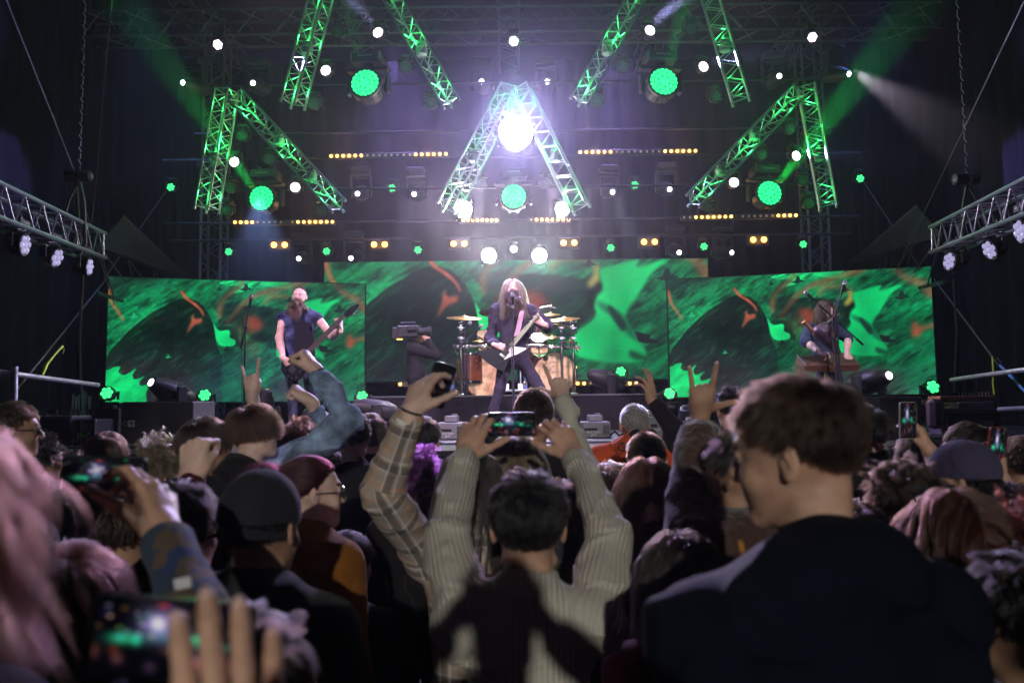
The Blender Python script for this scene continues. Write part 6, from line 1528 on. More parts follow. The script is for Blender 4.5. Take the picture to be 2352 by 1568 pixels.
M_box = mat('dark_grey_box', (.04, .038, .044), .5, var=.2, bump=.1); M_vio = mat('dark_violet_box', (.05, .03, .065), .5, var=.2)
flame('dark flame machine box at the left end of the stage front', 66, 164, 954, 1006, 7.85, .34, M_box); flame('violet tinted flame machine box at the right end of the stage front', 2176, 2298, 940, 990, 7.95, -.36, M_vio)
rt, W, H_, D = case('flight_case', 'open flight case with silver rails and cables, left of the speaker', 'flight case', 167, 221, 963, 1006, 7.9, .4, M_dark2, base=DZ+.004)
b = MB()
for s in (-1, 1):
    for z in (.01, H_-.01): b.box((s*W*.48, -D/2, z if z < .1 else z), (.02, .02, .03))
    b.box((s*W*.47, -D/2-.006, H_/2), (.018, .012, H_))
b.box((-W*.12, -D/2-.006, H_/2), (.012, .012, H_)); b.box((0, -D/2-.004, H_), (W, .03, .014)); b.obj('rail', M_alu, rt)
b = MB(); b.path([(-W*.25, -D/2-.02, H_*.15), (-W*.1, -D/2-.03, H_*.45), (W*.1, -D/2-.02, H_*.3), (W*.3, -D/2-.03, H_*.5)], .008, n=6); b.obj('cable', mat('lime_cable', (.25, .7, .05), .4), rt)
b = MB(); b.sphere((-W*.12, -D/2-.02, H_*.38), .028, 10); b.obj('plug', mat('lime_plug', (.25, .75, .05), .4), rt)
for i in range(6): b = MB(); b.box((W*.2, -D/2-.005, H_*(.35+.09*i)), (W*.3, .004, .010)); b.obj('print_line', M_grey, rt)
b = MB(); b.box((W*.02, -D/2-.005, H_*.7), (.03, .004, .016)); b.obj('red_logo', mat('red_print', (.6, .03, .03), .5), rt)
rt, W, H_, D = case('black_case', 'tall black case with pale lettering beside the left speaker', 'case', 196, 273, 938, 1006, 8.25, .5, M_dark2, base=DZ+.004)
text('lettering', 'EVE8', .075, M_grey, Vector(rt.location)+Vector((-W*.45, -D/2-.005, H_*.86)), (1, 0, 0), (0, 0, 1), rt)
# speakers
def speaker(label, x0_, x1_, y0_, y1_, Y, split):
    rt, W, H_, D = case('stage_speaker', label, 'speaker', x0_, x1_, y0_, y1_, Y, .55, mat('speaker_black', (.020, .020, .022), .6, bump=.3, bscale=500, var=.15), .012)
    f = -D/2; b = MB(); b.box(((split-.5)*W, f-.004, H_*.5), (.02, .014, H_*.97), bev=.004); b.obj('side_rail', M_dark, rt)
    b = MB(); n = 14; w_ = (1-split)*W; vs = []
    for i in range(n+1):
        t = i/n; x = (split-.5)*W+.012+(w_-.02)*t; y = f-.002-.018*math.sin(math.pi*t); vs += [(x, y, .02), (x, y, H_-.02)]
    b.add(vs, [(2*i, 2*i+2, 2*i+3, 2*i+1) for i in range(n)]); b.obj('grille', mat('speaker_grille', (.022, .022, .026), .6, bump=.8, bscale=600), rt, smooth=True)
    return rt, W, H_, D
rt, W, H_, D = speaker('wide black speaker cabinet with a small square badge at the left stage edge', 275, 372+72, 921, 1019, 7.45, .57)
f = -D/2; b = MB(); b.lathe((-.43*W, f, H_*.48), (0, -1, 0), [(.026, 0), (.026, .004), (.014, .004), (.014, -.004)], 20, caps=False); b.obj('ring_socket', M_alu, rt)
b = MB(); b.box((-.345*W, f-.003, H_*.48), (.06, .006, .06), bev=.002); b.obj('badge', mat('cream_badge', (.75, .70, .55), .4, var=0), rt)
b = MB(); q = [Vector((-.345*W-.022, f-.008, H_*.48+.022)), Vector((-.345*W+.022, f-.008, H_*.48+.022)), Vector((-.345*W+.022, f-.008, H_*.48-.022))]; q += [Vector((-.345*W+.022-.044*math.cos(a)*1.0, f-.008, H_*.48+.022-.044*math.sin(a))) for a in (1.2, .8, .4)]; b.prism(q[:3]+q[3:], (0, .003, 0)); b.obj('badge_arc', M_grey, rt)
speaker('black speaker cabinet at the right stage edge behind the phones', 1962, 2114, 909, 1012, 7.6, .42)
rt, W, H_, D = case('amplifier', 'flat silver ribbed case lid on the right flame box', 'case', 2200, 2284, 922, 939, 8.0, .3, M_alu)
for i in range(4): b = MB(); b.box((0, -D/2-.002, H_*(.2+.2*i)), (W*.96, .006, .006)); b.obj('rib', M_steel, rt)
rt, W, H_, D = case('small_zither', 'narrow wooden zither with bright pins lying on cases at the right', 'zither', 2160, 2286, 908, 921, 8.05, .25, M_wood2)
for i in range(10): b = MB(); b.tube((-W*.1+W*.06*i, -D*.3, H_), (-W*.1+W*.06*i, -D*.3, H_+.035), .006, n=6); b.obj('tuning_pin', M_chrome, rt)
rt, W, H_, D = case('leather_bag', 'brown leather bag hanging beside the right flame box', 'bag', 2142, 2174, 915, 985, 7.95, .15, M_leath, .04)
b = MB(); b.path([PT(x, y, 8.0) for x, y in ((1400, 1000), (1412, 990), (1422, 1000), (1436, 994), (1450, 1001))], .012, n=6); tag(b.obj('cable_coil', M_cable, smooth=True), 'loose black cable on the stage edge right of the fog machine', 'cable')
for k in range(9):
    x = 180+k*1.7*3; b = MB(); b.path([PT(168+k*5, 905+6*math.sin(k), 9.3+.05*k), PT(166+k*5+3*math.sin(k*2), 935, 9.2), PT(165+k*6, 962, 9.1), PT(150+k*9, 1003, 9.0)], .010, n=5); tag(b.obj('hanging_cable', M_cable, smooth=True), 'thin black cable beside the left screen, %s from the left in its bunch' % ('first', 'second', 'third', 'fourth', 'fifth', 'sixth', 'seventh', 'eighth', 'ninth')[k], 'cable', 'cables bunched left of the left screen')
# ------------------------------------------------------------------ the crowd
C_rib = attr_cloth('ribbed_knit', 'rib', (.60, .56, .47), .95, period=.0125, bump=.9, hw=.25, dist=.012, fs=11)
C_plaid = attr_cloth('plaid_flannel', 'plaid', (.42, .34, .28), .95, period=.105, fs=12)
C_denim = attr_cloth('washed_denim', 'denim', (.27, .38, .57), .85, bump=.8)
C_navy = attr_cloth('navy_shell', 'plain', (.005, .008, .018), .7, bump=1.0, fs=5, dist=.04, sheen=0)
C_black = attr_cloth('black_jersey', 'plain', (.014, .013, .015), .9, bump=.7)
C_char = attr_cloth('charcoal_wool', 'plain', (.030, .030, .034), .95, bump=.7)
C_orange = attr_cloth('orange_fleece', 'plain', (.55, .085, .022), .9, bump=.6)
C_brown = attr_cloth('brown_sherpa', 'plain', (.060, .030, .022), 1.0, bump=1.0, fs=30, sheen=.5)
C_wine = attr_cloth('wine_cloth', 'plain', (.060, .010, .014), .9)
C_camo = attr_cloth('blue_camo', 'camo', (.035, .055, .085), .8, bump=.7)
C_mustard = attr_cloth('mustard_coat', 'plain', (.20, .075, .010), .85, bump=.7)
C_olive = attr_cloth('olive_cloth', 'plain', (.035, .045, .022), .9, bump=.7)
C_cream = attr_cloth('cream_sweatshirt', 'plain', (.50, .49, .40), .95, bump=.6, fs=14)
C_violet = attr_cloth('violet_cloth', 'plain', (.04, .02, .06), .9)
C_lime = mat('lime_webbing', (.28, .40, .14), .7, bump=.3)
def up(v): return np.array(v, float)
def crowd(label, px, py, Y, yaw=0, **k):
    k.setdefault('seed', int(px)*7+int(py)); return person(label, A(px, py, Y), yaw, **k)
# --- phones
def phone_pic(seed):
    r = np.random.default_rng(seed); h, w_ = 60, 128; X, Y_ = np.meshgrid(np.linspace(0, 1, w_), np.linspace(0, 1, h)); im = np.zeros((h, w_, 3))+(6, 6, 12)
    def blob(x, y, a, b_, c, s=1):
        nonlocal im; g_ = np.exp(-(((X-x)/a)**2+((Y_-y)/b_)**2)); im = im+g_[..., None]*np.array(c)*s
    blob(.42, .30, .13, .22, (150, 130, 190)); blob(.42, .28, .05, .09, (160, 150, 170)); blob(.2, .5, .14, .07, (14, 90, 60)); blob(.55, .46, .2, .09, (16, 70, 60)); blob(.70, .50, .05, .08, (30, 190, 120)); blob(.85, .55, .08, .05, (20, 110, 70)); blob(.28, .52, .03, .07, (20, 150, 100)); blob(.18, .50, .08, .08, (30, 120, 80))
    for i in range(46): blob(r.random(), r.random()*.5, .012+.01*r.random(), .02, [(30, 200, 90), (220, 150, 60), (220, 210, 240), (60, 60, 160)][r.integers(4)], .6)
    for i in range(26): blob(r.random(), .62+.34*r.random(), .04, .07, [(110, 60, 45), (60, 40, 60), (40, 60, 90), (150, 60, 30)][r.integers(4)], .6)
    blob(.45, .05, .04, .02, (220, 40, 30)); return s2l(np.clip(im, 0, 255))
def phone(label, C, right, upv, w_, h_, face=True, seed=1, casecol=(.012, .012, .014), strength=.8, border=.06, parts=None):
    """w_ along right, h_ along up; the screen looks back at the holder"""
    C = Vector([float(x) for x in C]); r_ = Vector(right).normalized(); u_ = Vector(upv); u_ = (u_-r_*u_.dot(r_)).normalized(); n_ = r_.cross(u_)     # towards the holder
    rt = thing('phone', label, 'phone', C); R3 = Matrix(((r_.x, u_.x, n_.x), (r_.y, u_.y, n_.y), (r_.z, u_.z, n_.z))); m = mat('phone_case_%d' % seed, casecol, .25, coat=.5, var=.1)
    b = MB(); th = .0045; k = 6; rad = .011; pts = []
    for cx, cy_, a0 in ((w_/2-rad, h_/2-rad, 0), (-w_/2+rad, h_/2-rad, 90), (-w_/2+rad, -h_/2+rad, 180), (w_/2-rad, -h_/2+rad, 270)):
        for i in range(k+1): a = R(a0+90*i/k); pts.append((cx+rad*math.cos(a), cy_+rad*math.sin(a)))
    n = len(pts); vs = []
    for z, s_ in ((-th, .985), (-th*.6, 1), (th*.6, 1), (th, .985)): vs += [R3 @ Vector((x*s_, y*s_, z)) for x, y in pts]
    fs = [tuple(range(n-1, -1, -1)), tuple(range(3*n, 4*n))]+[(j*n+i, j*n+(i+1) % n, (j+1)*n+(i+1) % n, (j+1)*n+i) for j in range(3) for i in range(n)]
    b.add(vs, fs); b.obj('case', m, rt)
    s = 1 if face else -1; a, c = w_/2*(1-border), h_/2*(1-border*(w_/h_ if w_ < h_ else 1)); z = s*(th+.0006); im = cached(('pic', seed), lambda: image('phone_picture_%d' % seed, phone_pic(seed)))
    q = [R3 @ Vector(p) for p in ((-a*s, c, z), (a*s, c, z), (a*s, -c, z), (-a*s, -c, z))]
    o = uvplane('screen', *q, scr_mat('phone_screen_%d' % seed, im, strength, gloss=.1), rt)
    z = -s*(th+.001)
    for i, (x, y) in enumerate(((-.36, .3), (-.36, .05), (-.2, .18))):
        b = MB(); b.lathe(R3 @ Vector((x*w_, y*h_, z)), R3 @ Vector((0, 0, -s)), [(.007, 0), (.007, .0012), (.005, .0016)], 14); b.obj('camera_lens', M_plain, rt, smooth=True)
    return rt
def band(parent, wrist, fd, r, m, name='bracelet', thick=.004, beads=False):
    d, u, v_ = frame(fd); wr = Vector([float(x) for x in wrist])-Vector(parent.location); b = MB()
    if beads:
        for i in range(22): a = 2*math.pi*i/22; b.sphere(wr+(u*math.cos(a)+v_*math.sin(a))*r, .0042, 6)
    else: b.path([wr+(u*math.cos(2*math.pi*i/20)+v_*math.sin(2*math.pi*i/20))*r for i in range(21)], thick, n=6)
    return b.obj(name, m, parent, smooth=True)
def on_head(root, M, o):
    """places a mesh built in head space"""
    L_ = Matrix.Translation(-Vector(root.location)) @ Matrix(M.tolist()); o.parent = root; o.matrix_local = L_; return o
def glasses(root, Mh, frame_m, up_on_head=False, lensm=None):
    b = MB(); z, y = (.0, .100) if not up_on_head else (.105, .060)
    for s in (-1, 1):
        b.path([(s*.033+.023*math.cos(a), y-.004*abs(math.cos(a)), z+.019*math.sin(a)) for a in np.linspace(0, 6.283, 17)], .0022, n=5)
        b.path([(s*.056, y-.004, z+.005), (s*.079, y-.02, z+.006), (s*.082, -.01 if not up_on_head else y-.10, z+.004 if not up_on_head else z-.10)], .0022, n=5)
    b.path([(-.011, y, z+.004), (0, y+.004, z+.008), (.011, y, z+.004)], .0022, n=5)
    o = b.obj('glasses', frame_m, smooth=True); on_head(root, Mh, o)
    b = MB()
    for s in (-1, 1): b.lathe((s*.033, y-.002, z), (0, 1, 0), [(.0215, 0), (.021, .0015)], 18)
    o2 = b.obj('lens', lensm or glass('spectacle_glass', (.9, .9, .95))); o2.parent = o
def cap(root, Mh, m, back=True, name='cap', sc=1.0):
    v = MB(); K = 14; n = 28; vs = []
    for k in range(K+1):
        t = k/K*1.72
        for i in range(n):
            a = 2*math.pi*i/n; rr = 1.10+.03*math.cos(6*a)*math.sin(t); vs.append((C0[0]+R0[0]*rr*sc*math.sin(t)*math.cos(a), C0[1]+R0[1]*rr*sc*math.sin(t)*math.sin(a), C0[2]+.008+R0[2]*1.14*sc*math.cos(t)))
    v.add(vs, [(k*n+i, (k+1)*n+i, (k+1)*n+(i+1) % n, k*n+(i+1) % n) for k in range(K) for i in range(n)])
    v.sphere((C0[0], C0[1], C0[2]+.008+R0[2]*1.14*sc), .007, 8); o = v.obj(name, m, smooth=True); on_head(root, Mh, o)
    s = -1 if back else 1; b = MB(); top = []; bot = []
    y0 = C0[1]; z0 = C0[2]-.012
    for i in range(15):
        a = math.pi*(i/14); x = .074*sc*math.cos(a); yi = y0+s*.088*sc*math.sin(a)*1.04; yo = y0+s*(.092+.068*math.sin(a))*sc*max(.25, math.sin(a)); dz = -.018*abs(math.cos(a))
        top += [(x*1.02, yi, z0+dz+.003), (x*1.05, yo, z0+dz-.012)]
    vs = top+[(x, y, z-.003) for x, y, z in top]; n_ = len(top)
    fs = [(2*i, 2*i+2, 2*i+3, 2*i+1) for i in range(14)]+[(n_+2*i+1, n_+2*i+3, n_+2*i+2, n_+2*i) for i in range(14)]+[(2*i+1, 2*i+3, n_+2*i+3, n_+2*i+1) for i in range(14)]
    b.add(vs, fs); o2 = b.obj('brim', m, smooth=True); o2.parent = o; return o
fwd = V3(0, 1, 0)
# ================= nearest figures
# big man at the right
r, M, I = crowd('big man in a navy hooded jacket with short brown hair, face turned left', 1828, 1042, 1.37, yaw=-18, hyaw=-55, pitch=-6, roll=-6, skin=1, cloth=[C_navy], hkey='brown', hn=26000, hL=.033, hrad=.00034, hood=True,
    det=.004, hdet=.003, hs=1.03, build=1.0, loose=.024, wr=.013, seed=11, cdet=.008, tz=.035)
o_ = Vector(r.location); b = MB(); q0, q1 = PT(1700, 1243, 1.16)-o_, PT(1706, 1268, 1.15)-o_; b.tube(q0, q1, .0028); b.obj('yellow_tag', mat('yellow_tag', (.5, .22, .02), .6), r)
# sweater person in the middle with the phone
wl, wrr = A(1068, 1052, 2.40), A(1322, 1046, 2.42); ell_, elr = A(1026, 1240, 2.06), A(1398, 1236, 2.08)
r, M, I = crowd('person in a cream ribbed sweater with sleek black hair, holding a phone with both hands', 1213, 1212, 1.9, pitch=4, skin=1, cloth=[C_rib], hkey='black', hn=24000, hL=.040, hrad=.00034, build=.92, female=True, det=.0045, hdet=.0035, seed=21, cdet=.006, loose=.016, wr=.008, lift=0,
    arms={'L': dict(elbow=ell_, wrist=wl, d=nrm(A(1102, 945, 2.46)-wl), n=(.35, 1, -.05), pose='phoneflat', sleeve=.93, det=.003, cuff=True, loose=.012, hs=1.04), 'R': dict(elbow=elr, wrist=wrr, d=nrm(A(1262, 955, 2.46)-wrr), n=(-.45, .9, -.05), pose='phone', sleeve=.93, det=.003, cuff=True, loose=.012, hs=1.04)})
phone('phone held sideways with both hands in the middle, filming the stage', A(1176, 974, 2.47), CRT, CUP, .152, .074, seed=1, strength=.65)
# plaid sleeve with phone
wp = A(944, 946, 2.30); ep = A(878, 1128, 2.34)
r, M, I = crowd('person in a checked beige flannel shirt with violet-lit dark hair raising a phone', 1080, 1122, 2.62, skin=3, cloth=[C_plaid], hstyle='long', hkey='dark', hn=5200, hL=.30, hrad=.0006, female=True, det=.005, seed=31, loose=.014, wr=.007, cdet=.007, build=.9,
    arms={'L': dict(elbow=ep, wrist=wp, d=nrm(A(978, 858, 2.34)-wp), n=(.55, .8, 0), pose=([(20, 38, 20), (34, 52, 30), (40, 58, 34), (48, 60, 36)], (50, 5)), sleeve=.88, det=.003, loose=.014, hs=1.0)})
band(r, wp+nrm(wp-ep)*.004, wp-ep, .031, M_dark); o_ = Vector(r.location)
b = MB(); d_ = nrm(wp-ep); q = Vector(list(wp-d_*.033))-o_; b.lathe(q, Vector(list(d_)), [(.041, -.01), (.041, .008), (.038, .012), (.034, .010)], 22); b.obj('shirt_cuff', mat('white_cuff', (.6, .6, .56), .9), r, smooth=True)
phone('dark phone with rounded corners tilted in the hand above the checked sleeve', A(1009, 884, 2.40), CRT*.80-CUP*.28+CFWD*.45, CUP+CRT*.28, .074, .135, face=False, seed=2, strength=.3)
# bottom left: phone and fingers right at the camera
PF = .76
wn = A(560, 1945, .64); 
r, M, I = person('person just left of the camera whose fingertips hold a phone at the bottom edge', A(250, 2100, .46)+V3(-.16, -.1, .08), 10, skin=1, cloth=[C_char], hkey='dark', hn=1200, det=.006, seed=41,
    arms={'R': dict(elbow=wn+V3(.06, -.12, -.20), wrist=wn, d=nrm(A(520, 1560, .665)-wn), n=(-.25, 1, .05), pose=([(-2, 8, 5), (-2, 10, 6), (0, 10, 6), (4, 12, 6)], (30, 20)), sleeve=.8, det=.0025, hs=.98, spread=.4)})
phone('large phone at the bottom left corner, blurred, showing the stage', A(396, 1466, PF), CRT-CUP*.06, CUP+CRT*.06, .152, .076, seed=3, strength=.6)
# left phone with camouflage sleeve
wc = A(376, 1226, 1.36); ec = A(452, 1430, 1.22)
r, M, I = person('person in a blue camouflage jacket at left filming with a phone held sideways', A(560, 1640, 1.05), 0, skin=1, cloth=[C_camo], hkey='dark', hn=3000, det=.006, seed=51, loose=.010, wr=.005, hrad=.0008,
    arms={'R': dict(elbow=ec, wrist=wc, d=nrm(A(350, 1080, 1.42)-wc), n=(-.9, .45, 0), pose=([(24, 40, 20), (34, 50, 24), (40, 50, 26), (44, 50, 28)], (50, 20)), sleeve=.86, det=.003, hs=1.02)})
phone('black phone held sideways at left under the speaker, showing the stage', A(240, 1096, 1.50), CRT-CUP*.01, CUP, .158, .077, seed=4, strength=.4, casecol=(.006, .006, .007))
o_ = Vector(r.location); b = MB(); q = PT(420, 1338, 1.10)-o_; b.box(q, (.022, .004, .014), rot=Matrix.Rotation(-.2, 3, 'Y')); b.obj('sleeve_patch', mat('pale_patch', (.5, .5, .5), .7), r)
# blond woman at the left edge, pink stage light put into her hair colour
r, M, I = crowd('woman at the left edge with long pink-lit blond hair, close to the camera', -225, 1165, 1.02, yaw=12, skin=3, cloth=[C_char], hstyle='wavy', hkey='pinkish', hn=22000, hL=.34, hrad=.0003, female=True, det=.006, seed=61)
r, M, I = crowd('person with chin-length light brown hair low at the left, beneath the phone', 160, 1400, 1.62, yaw=-10, skin=3, cloth=[C_char], hstyle='bowl', hkey='auburn', hn=9000, hL=.22, hrad=.0005, det=.006, seed=62)
# black cap
r, M, I = crowd('person in a black cap worn backwards and a dark jacket, left of the middle', 602, 1218, 1.92, yaw=14, pitch=-4, skin=2, cloth=[C_char], hstyle='under_cap', hkey='black', hn=3000, hL=.04, hrad=.0005, det=.006, seed=71, loose=.03, hood=True, build=1.05)
cap(r, M, attr_cloth('black_cap_cloth', 'plain', (.020, .019, .024), .9, bump=.4), True, sc=1.08)
# ponytail woman
r, M, I = crowd('woman with wine-red hair tied back, round glasses and a mustard coat, facing right', 716, 1132, 2.72, yaw=28, hyaw=62, skin=3, cloth=[C_mustard], hstyle='pony', hkey='wine', hn=7000, hL=.30, hrad=.0006, female=True, det=.005, hdet=.004, seed=81, hood=True, loose=.025)
glasses(r, M, M_dark)
b = MB(); b.path([(.026*math.cos(a), -.122, .055+.026*math.sin(a)) for a in np.linspace(0, 6.283, 13)], .007, n=6); on_head(r, M, b.obj('hair_tie', mat('magenta_velvet', (.35, .02, .09), .8), smooth=True))
# long-haired woman at the right with sunglasses on her head
r, M, I = crowd('woman with long auburn hair and sunglasses pushed up, at the right in front', 2190, 1236, 2.0, yaw=-8, skin=3, cloth=[C_black], hstyle='long', hkey='auburn', hn=11000, hL=.46, hrad=.0005, female=True, det=.006, seed=91)
glasses(r, M, M_dark, True, M_plain)
r, M, I = crowd('person with curly red-brown hair at the lower right edge', 2352, 1296, 1.95, yaw=0, skin=2, cloth=[C_black], hstyle='curly', hkey='red', hn=7000, hL=.085, hrad=.0006, female=True, det=.008, seed=92)
r, M, I = crowd('person with tousled pink-lit hair between the big man and the woman with sunglasses', 2072, 1156, 2.5, yaw=-10, skin=3, cloth=[C_black], hstyle='curly', hkey='brown', hn=6000, hL=.06, hrad=.0007, det=.008, seed=93)
# hand sign arm in brown fleece
wi = A(1609, 950, 2.58); ei = A(1592, 1165, 2.36)
r, M, I = crowd('person in a brown fleece jacket raising a hand with thumb, index and little finger out', 1694, 1096, 2.32, yaw=-20, hyaw=-50, skin=2, cloth=[C_brown], hkey='dark', hn=6000, hL=.05, hrad=.0007, det=.005, seed=101, loose=.034, wr=.006, cdet=.008,
    arms={'L': dict(elbow=ei, wrist=wi, d=nrm(A(1617, 860, 2.60)-wi), n=(.05, 1, .0), pose='ily', sleeve=.70, det=.003, hs=.98)})
d_ = nrm(wi-ei); o_ = Vector(r.location); b = MB(); b.lathe(Vector(list(wi-d_*.090))-o_, Vector(list(d_)), [(.050, -.02), (.054, 0), (.052, .022), (.040, .026)], 24); b.obj('fleece_cuff', C_cream, r, smooth=True)
# ================= middle rows
# boy in denim
w1 = A(727, 852, 3.45); e1 = A(800, 962, 3.42); w2 = A(708, 916, 3.9); e2 = A(770, 1010, 3.95)
r, M, I = crowd('boy with a brown bowl haircut in a blue denim jacket pumping his fist', 588, 992, 3.75, yaw=30, hyaw=64, skin=3, cloth=[C_denim], hstyle='bowl', hkey='chestnut', hn=9000, hL=.15, hrad=.0006, det=.005, hdet=.004, seed=111, hood=False, loose=.010, wr=.011, cdet=.008,
    arms={'R': dict(elbow=e1, wrist=w1, d=nrm(A(694, 802, 3.45)-w1), n=(-.7, .2, -.5), pose='fist', sleeve=.86, det=.0035, hs=1.08, cuff=True, loose=.010), 'L': dict(elbow=e2, wrist=w2, d=nrm(A(664, 884, 3.9)-w2), n=(-.4, .3, -.7), pose='fist', sleeve=.62, det=.004, hs=1.02, cuff=True, loose=.008)})
band(r, w1-nrm(w1-e1)*.012, w1-e1, .033, M_dark, thick=.005); band(r, w1-nrm(w1-e1)*.028, w1-e1, .036, mat('blue_beads', (.02, .02, .35), .2), beads=True, name='bead_bracelet')
v = Vol(); B_ = I['B']; v.ell(B_(0, -.10, -.215), V3(.13, .08, .085), rotM(30, -18), k=.03); vol_obj('hood', v.mesh(.01, noise=wrinkle(5, .008, 20)), [C_black], r)
# horn hand behind the boy
wh = A(580, 905, 4.45)
r, M, I = crowd('person behind the boy in denim, raising a horned hand sign', 618, 1030, 4.7, skin=3, cloth=[C_black], hkey='dark', hn=1500, det=.008, seed=121, arms={'L': dict(elbow=A(592, 990, 4.4), wrist=wh, d=nrm(A(576, 850, 4.45)-wh), n=(0, 1, 0), pose='horn', sleeve=.2, det=.004, hs=1.08)})
# blurred fist with burgundy sleeve
wf = A(440, 1098, 2.2); r, M, I = crowd('person in a burgundy top raising a fist at left, low in the crowd', 418, 1228, 2.0, skin=3, cloth=[C_wine], hkey='black', hn=3500, hL=.05, hrad=.0007, det=.008, seed=131, arms={'L': dict(elbow=A(432, 1260, 2.1), wrist=wf, d=nrm(A(450, 1000, 2.22)-wf), n=(.25, 1, 0), pose='fist', sleeve=.9, det=.0035, hs=1.08)})
# pointing hand with cream sleeve
wz = A(1291, 912, 4.15); r, M, I = crowd('person in a cream sweatshirt pointing up with one finger, right of the middle', 1326, 1098, 4.0, yaw=0, skin=3, cloth=[C_cream], hstyle='long', hkey='dark', hn=3500, hL=.3, hrad=.0008, female=True, det=.006, seed=141, wr=.010, cdet=.009,
    arms={'R': dict(elbow=A(1334, 1052, 3.95), wrist=wz, d=nrm(A(1274, 852, 4.2)-wz), n=(.1, .9, .2), pose='point', sleeve=.88, det=.0035, hs=1.12, cuff=True, loose=.020)})
# G hoodie man
r, M, I = crowd('man with cropped grey hair and an orange hoodie marked G, seen from behind', 1457, 976, 4.6, skin=1, cloth=[C_orange], hstyle='buzz', hkey='grey', hn=5000, hrad=.0008, det=.006, seed=151, hood=True, tz=.10, loose=.024, wr=.008, cdet=.009)
g_ = A(1428, 1028, 4.36); text('lettering', 'G', .072, M_dark2, Vector(list(g_)), (1, .12, .1), (-.1, .30, 1), r, ext=.006)
# man with sunglasses
r, M, I = crowd('man with sunglasses on the back of his cropped head, in front of the orange hoodie', 1484, 1056, 3.65, skin=1, cloth=[C_black], hstyle='buzz', hkey='brown', hn=8000, hL=.016, hrad=.0007, det=.005, seed=161)
b = MB()
for s in (-1, 1): b.path([(s*.080, .07, .075), (s*.088, -.01, .01), (s*.086, -.055, -.035)], .0028, n=6)
o = b.obj('sunglasses', mat('pale_temples', (.6, .65, .66), .25, var=0), smooth=True); on_head(r, M, o)
b = MB()
for s in (-1, 1): b.lathe((s*.034, .070, .115), (0, .6, .5), [(.030, 0), (.028, .004)], 16)
b.box((0, .068, .118), (.03, .006, .006)); o2 = b.obj('lens', M_plain); o2.parent = o
# others: label, head px, py, depth, extras
rows = [
 ('man with glasses and short brown hair at the left edge, face lit pink', 32, 990, 3.5, dict(yaw=30, hyaw=58, hkey='brown', hL=.032, cloth=[C_black], hn=5000, gl=1)),
 ('person with dark curly hair just right of the man with glasses', 98, 1056, 4.3, dict(yaw=20, hstyle='curly', hkey='black', hL=.06)),
 ('person with parted brown hair behind the phone at left', 247, 1046, 4.4, dict(hstyle='bowl', hkey='chestnut', hL=.14)),
 ('person with shaggy pink-tipped blond hair left of the raised fist', 372, 1068, 3.9, dict(hstyle='curly', hkey='blond', hL=.09, hn=4500)),
 ('person with straight brown hair and an earphone cord behind the fist', 476, 1022, 3.7, dict(hstyle='bowl', hkey='brown', hL=.15, yaw=25, hyaw=50, hn=4500)),
 ('person with curly reddish hair between the boy and his denim arm', 690, 1016, 4.7, dict(hstyle='curly', hkey='auburn', hL=.07)),
 ('person with a spiky dark crop just behind the denim elbow', 812, 1006, 4.1, dict(hkey='dark', hL=.035, hn=4000)),
 ('person with dark hair and a blond streak left of the checked sleeve', 850, 1004, 4.5, dict(hstyle='bowl', hkey='dark', hL=.15)),
 ('person with short dark curls right of the checked forearm', 972, 1014, 4.3, dict(hkey='dark', hL=.045, hn=4000)),
 ('person with violet dyed hair between checked and cream sleeves', 968, 1104, 3.5, dict(hstyle='curly', hkey='purple', hL=.08)),
 ('person with a brown buzz cut directly behind the phone held in the middle', 1226, 958, 3.55, dict(hstyle='buzz', hkey='brown', hL=.014, hn=9000, hdet=.005)),
 ('woman with long straight blond hair beneath the phone in the middle', 1182, 1076, 2.95, dict(hstyle='long', hkey='blond', hL=.40, hn=9000, hrad=.0006, female=True, cloth=[C_char], hdet=.005)),
 ('person with a messy bun right of the cream sleeve', 1404, 1122, 3.9, dict(hstyle='curly', hkey='blond', hL=.05)),
 ('woman with long reddish hair left of the brown fleece arm', 1486, 1130, 2.9, dict(hstyle='long', hkey='auburn', hL=.38, hn=7000, hrad=.0006, female=True)),
 ('bearded man with a shaved nape bearing a black arrow, curls on top', 1678, 944, 4.9, dict(hstyle='short', hkey='black', hL=.045, region=1, cloth=[C_wine])),
 ('person with dark wavy hair right behind the big man', 1994, 1000, 3.8, dict(hkey='dark', hL=.07, hn=4500)),
 ('person with a dark crop behind the hand holding the upright phone', 2106, 1060, 3.8, dict(hkey='dark', hL=.05, cloth=[C_wine])),
 ('man with a short dark crop and violet lit temple above the cap', 2222, 1040, 3.4, dict(hkey='dark', hL=.03, yaw=-20, hyaw=-35, hn=5000)),
 ('person in a violet-grey cap left of the red phone, looking left', 2208, 1110, 2.6, dict(hkey='black', hstyle='under_cap', hL=.03, yaw=-30, hyaw=-52, cap=1)),
 ('person with a pink-lit crop at the right edge', 2346, 1070, 3.5, dict(hkey='brown', hL=.04)),
 ('person with dark hair half hidden behind the cream sweater on its left', 1100, 1042, 3.3, dict(hkey='black', hL=.04, hn=4000)),
]
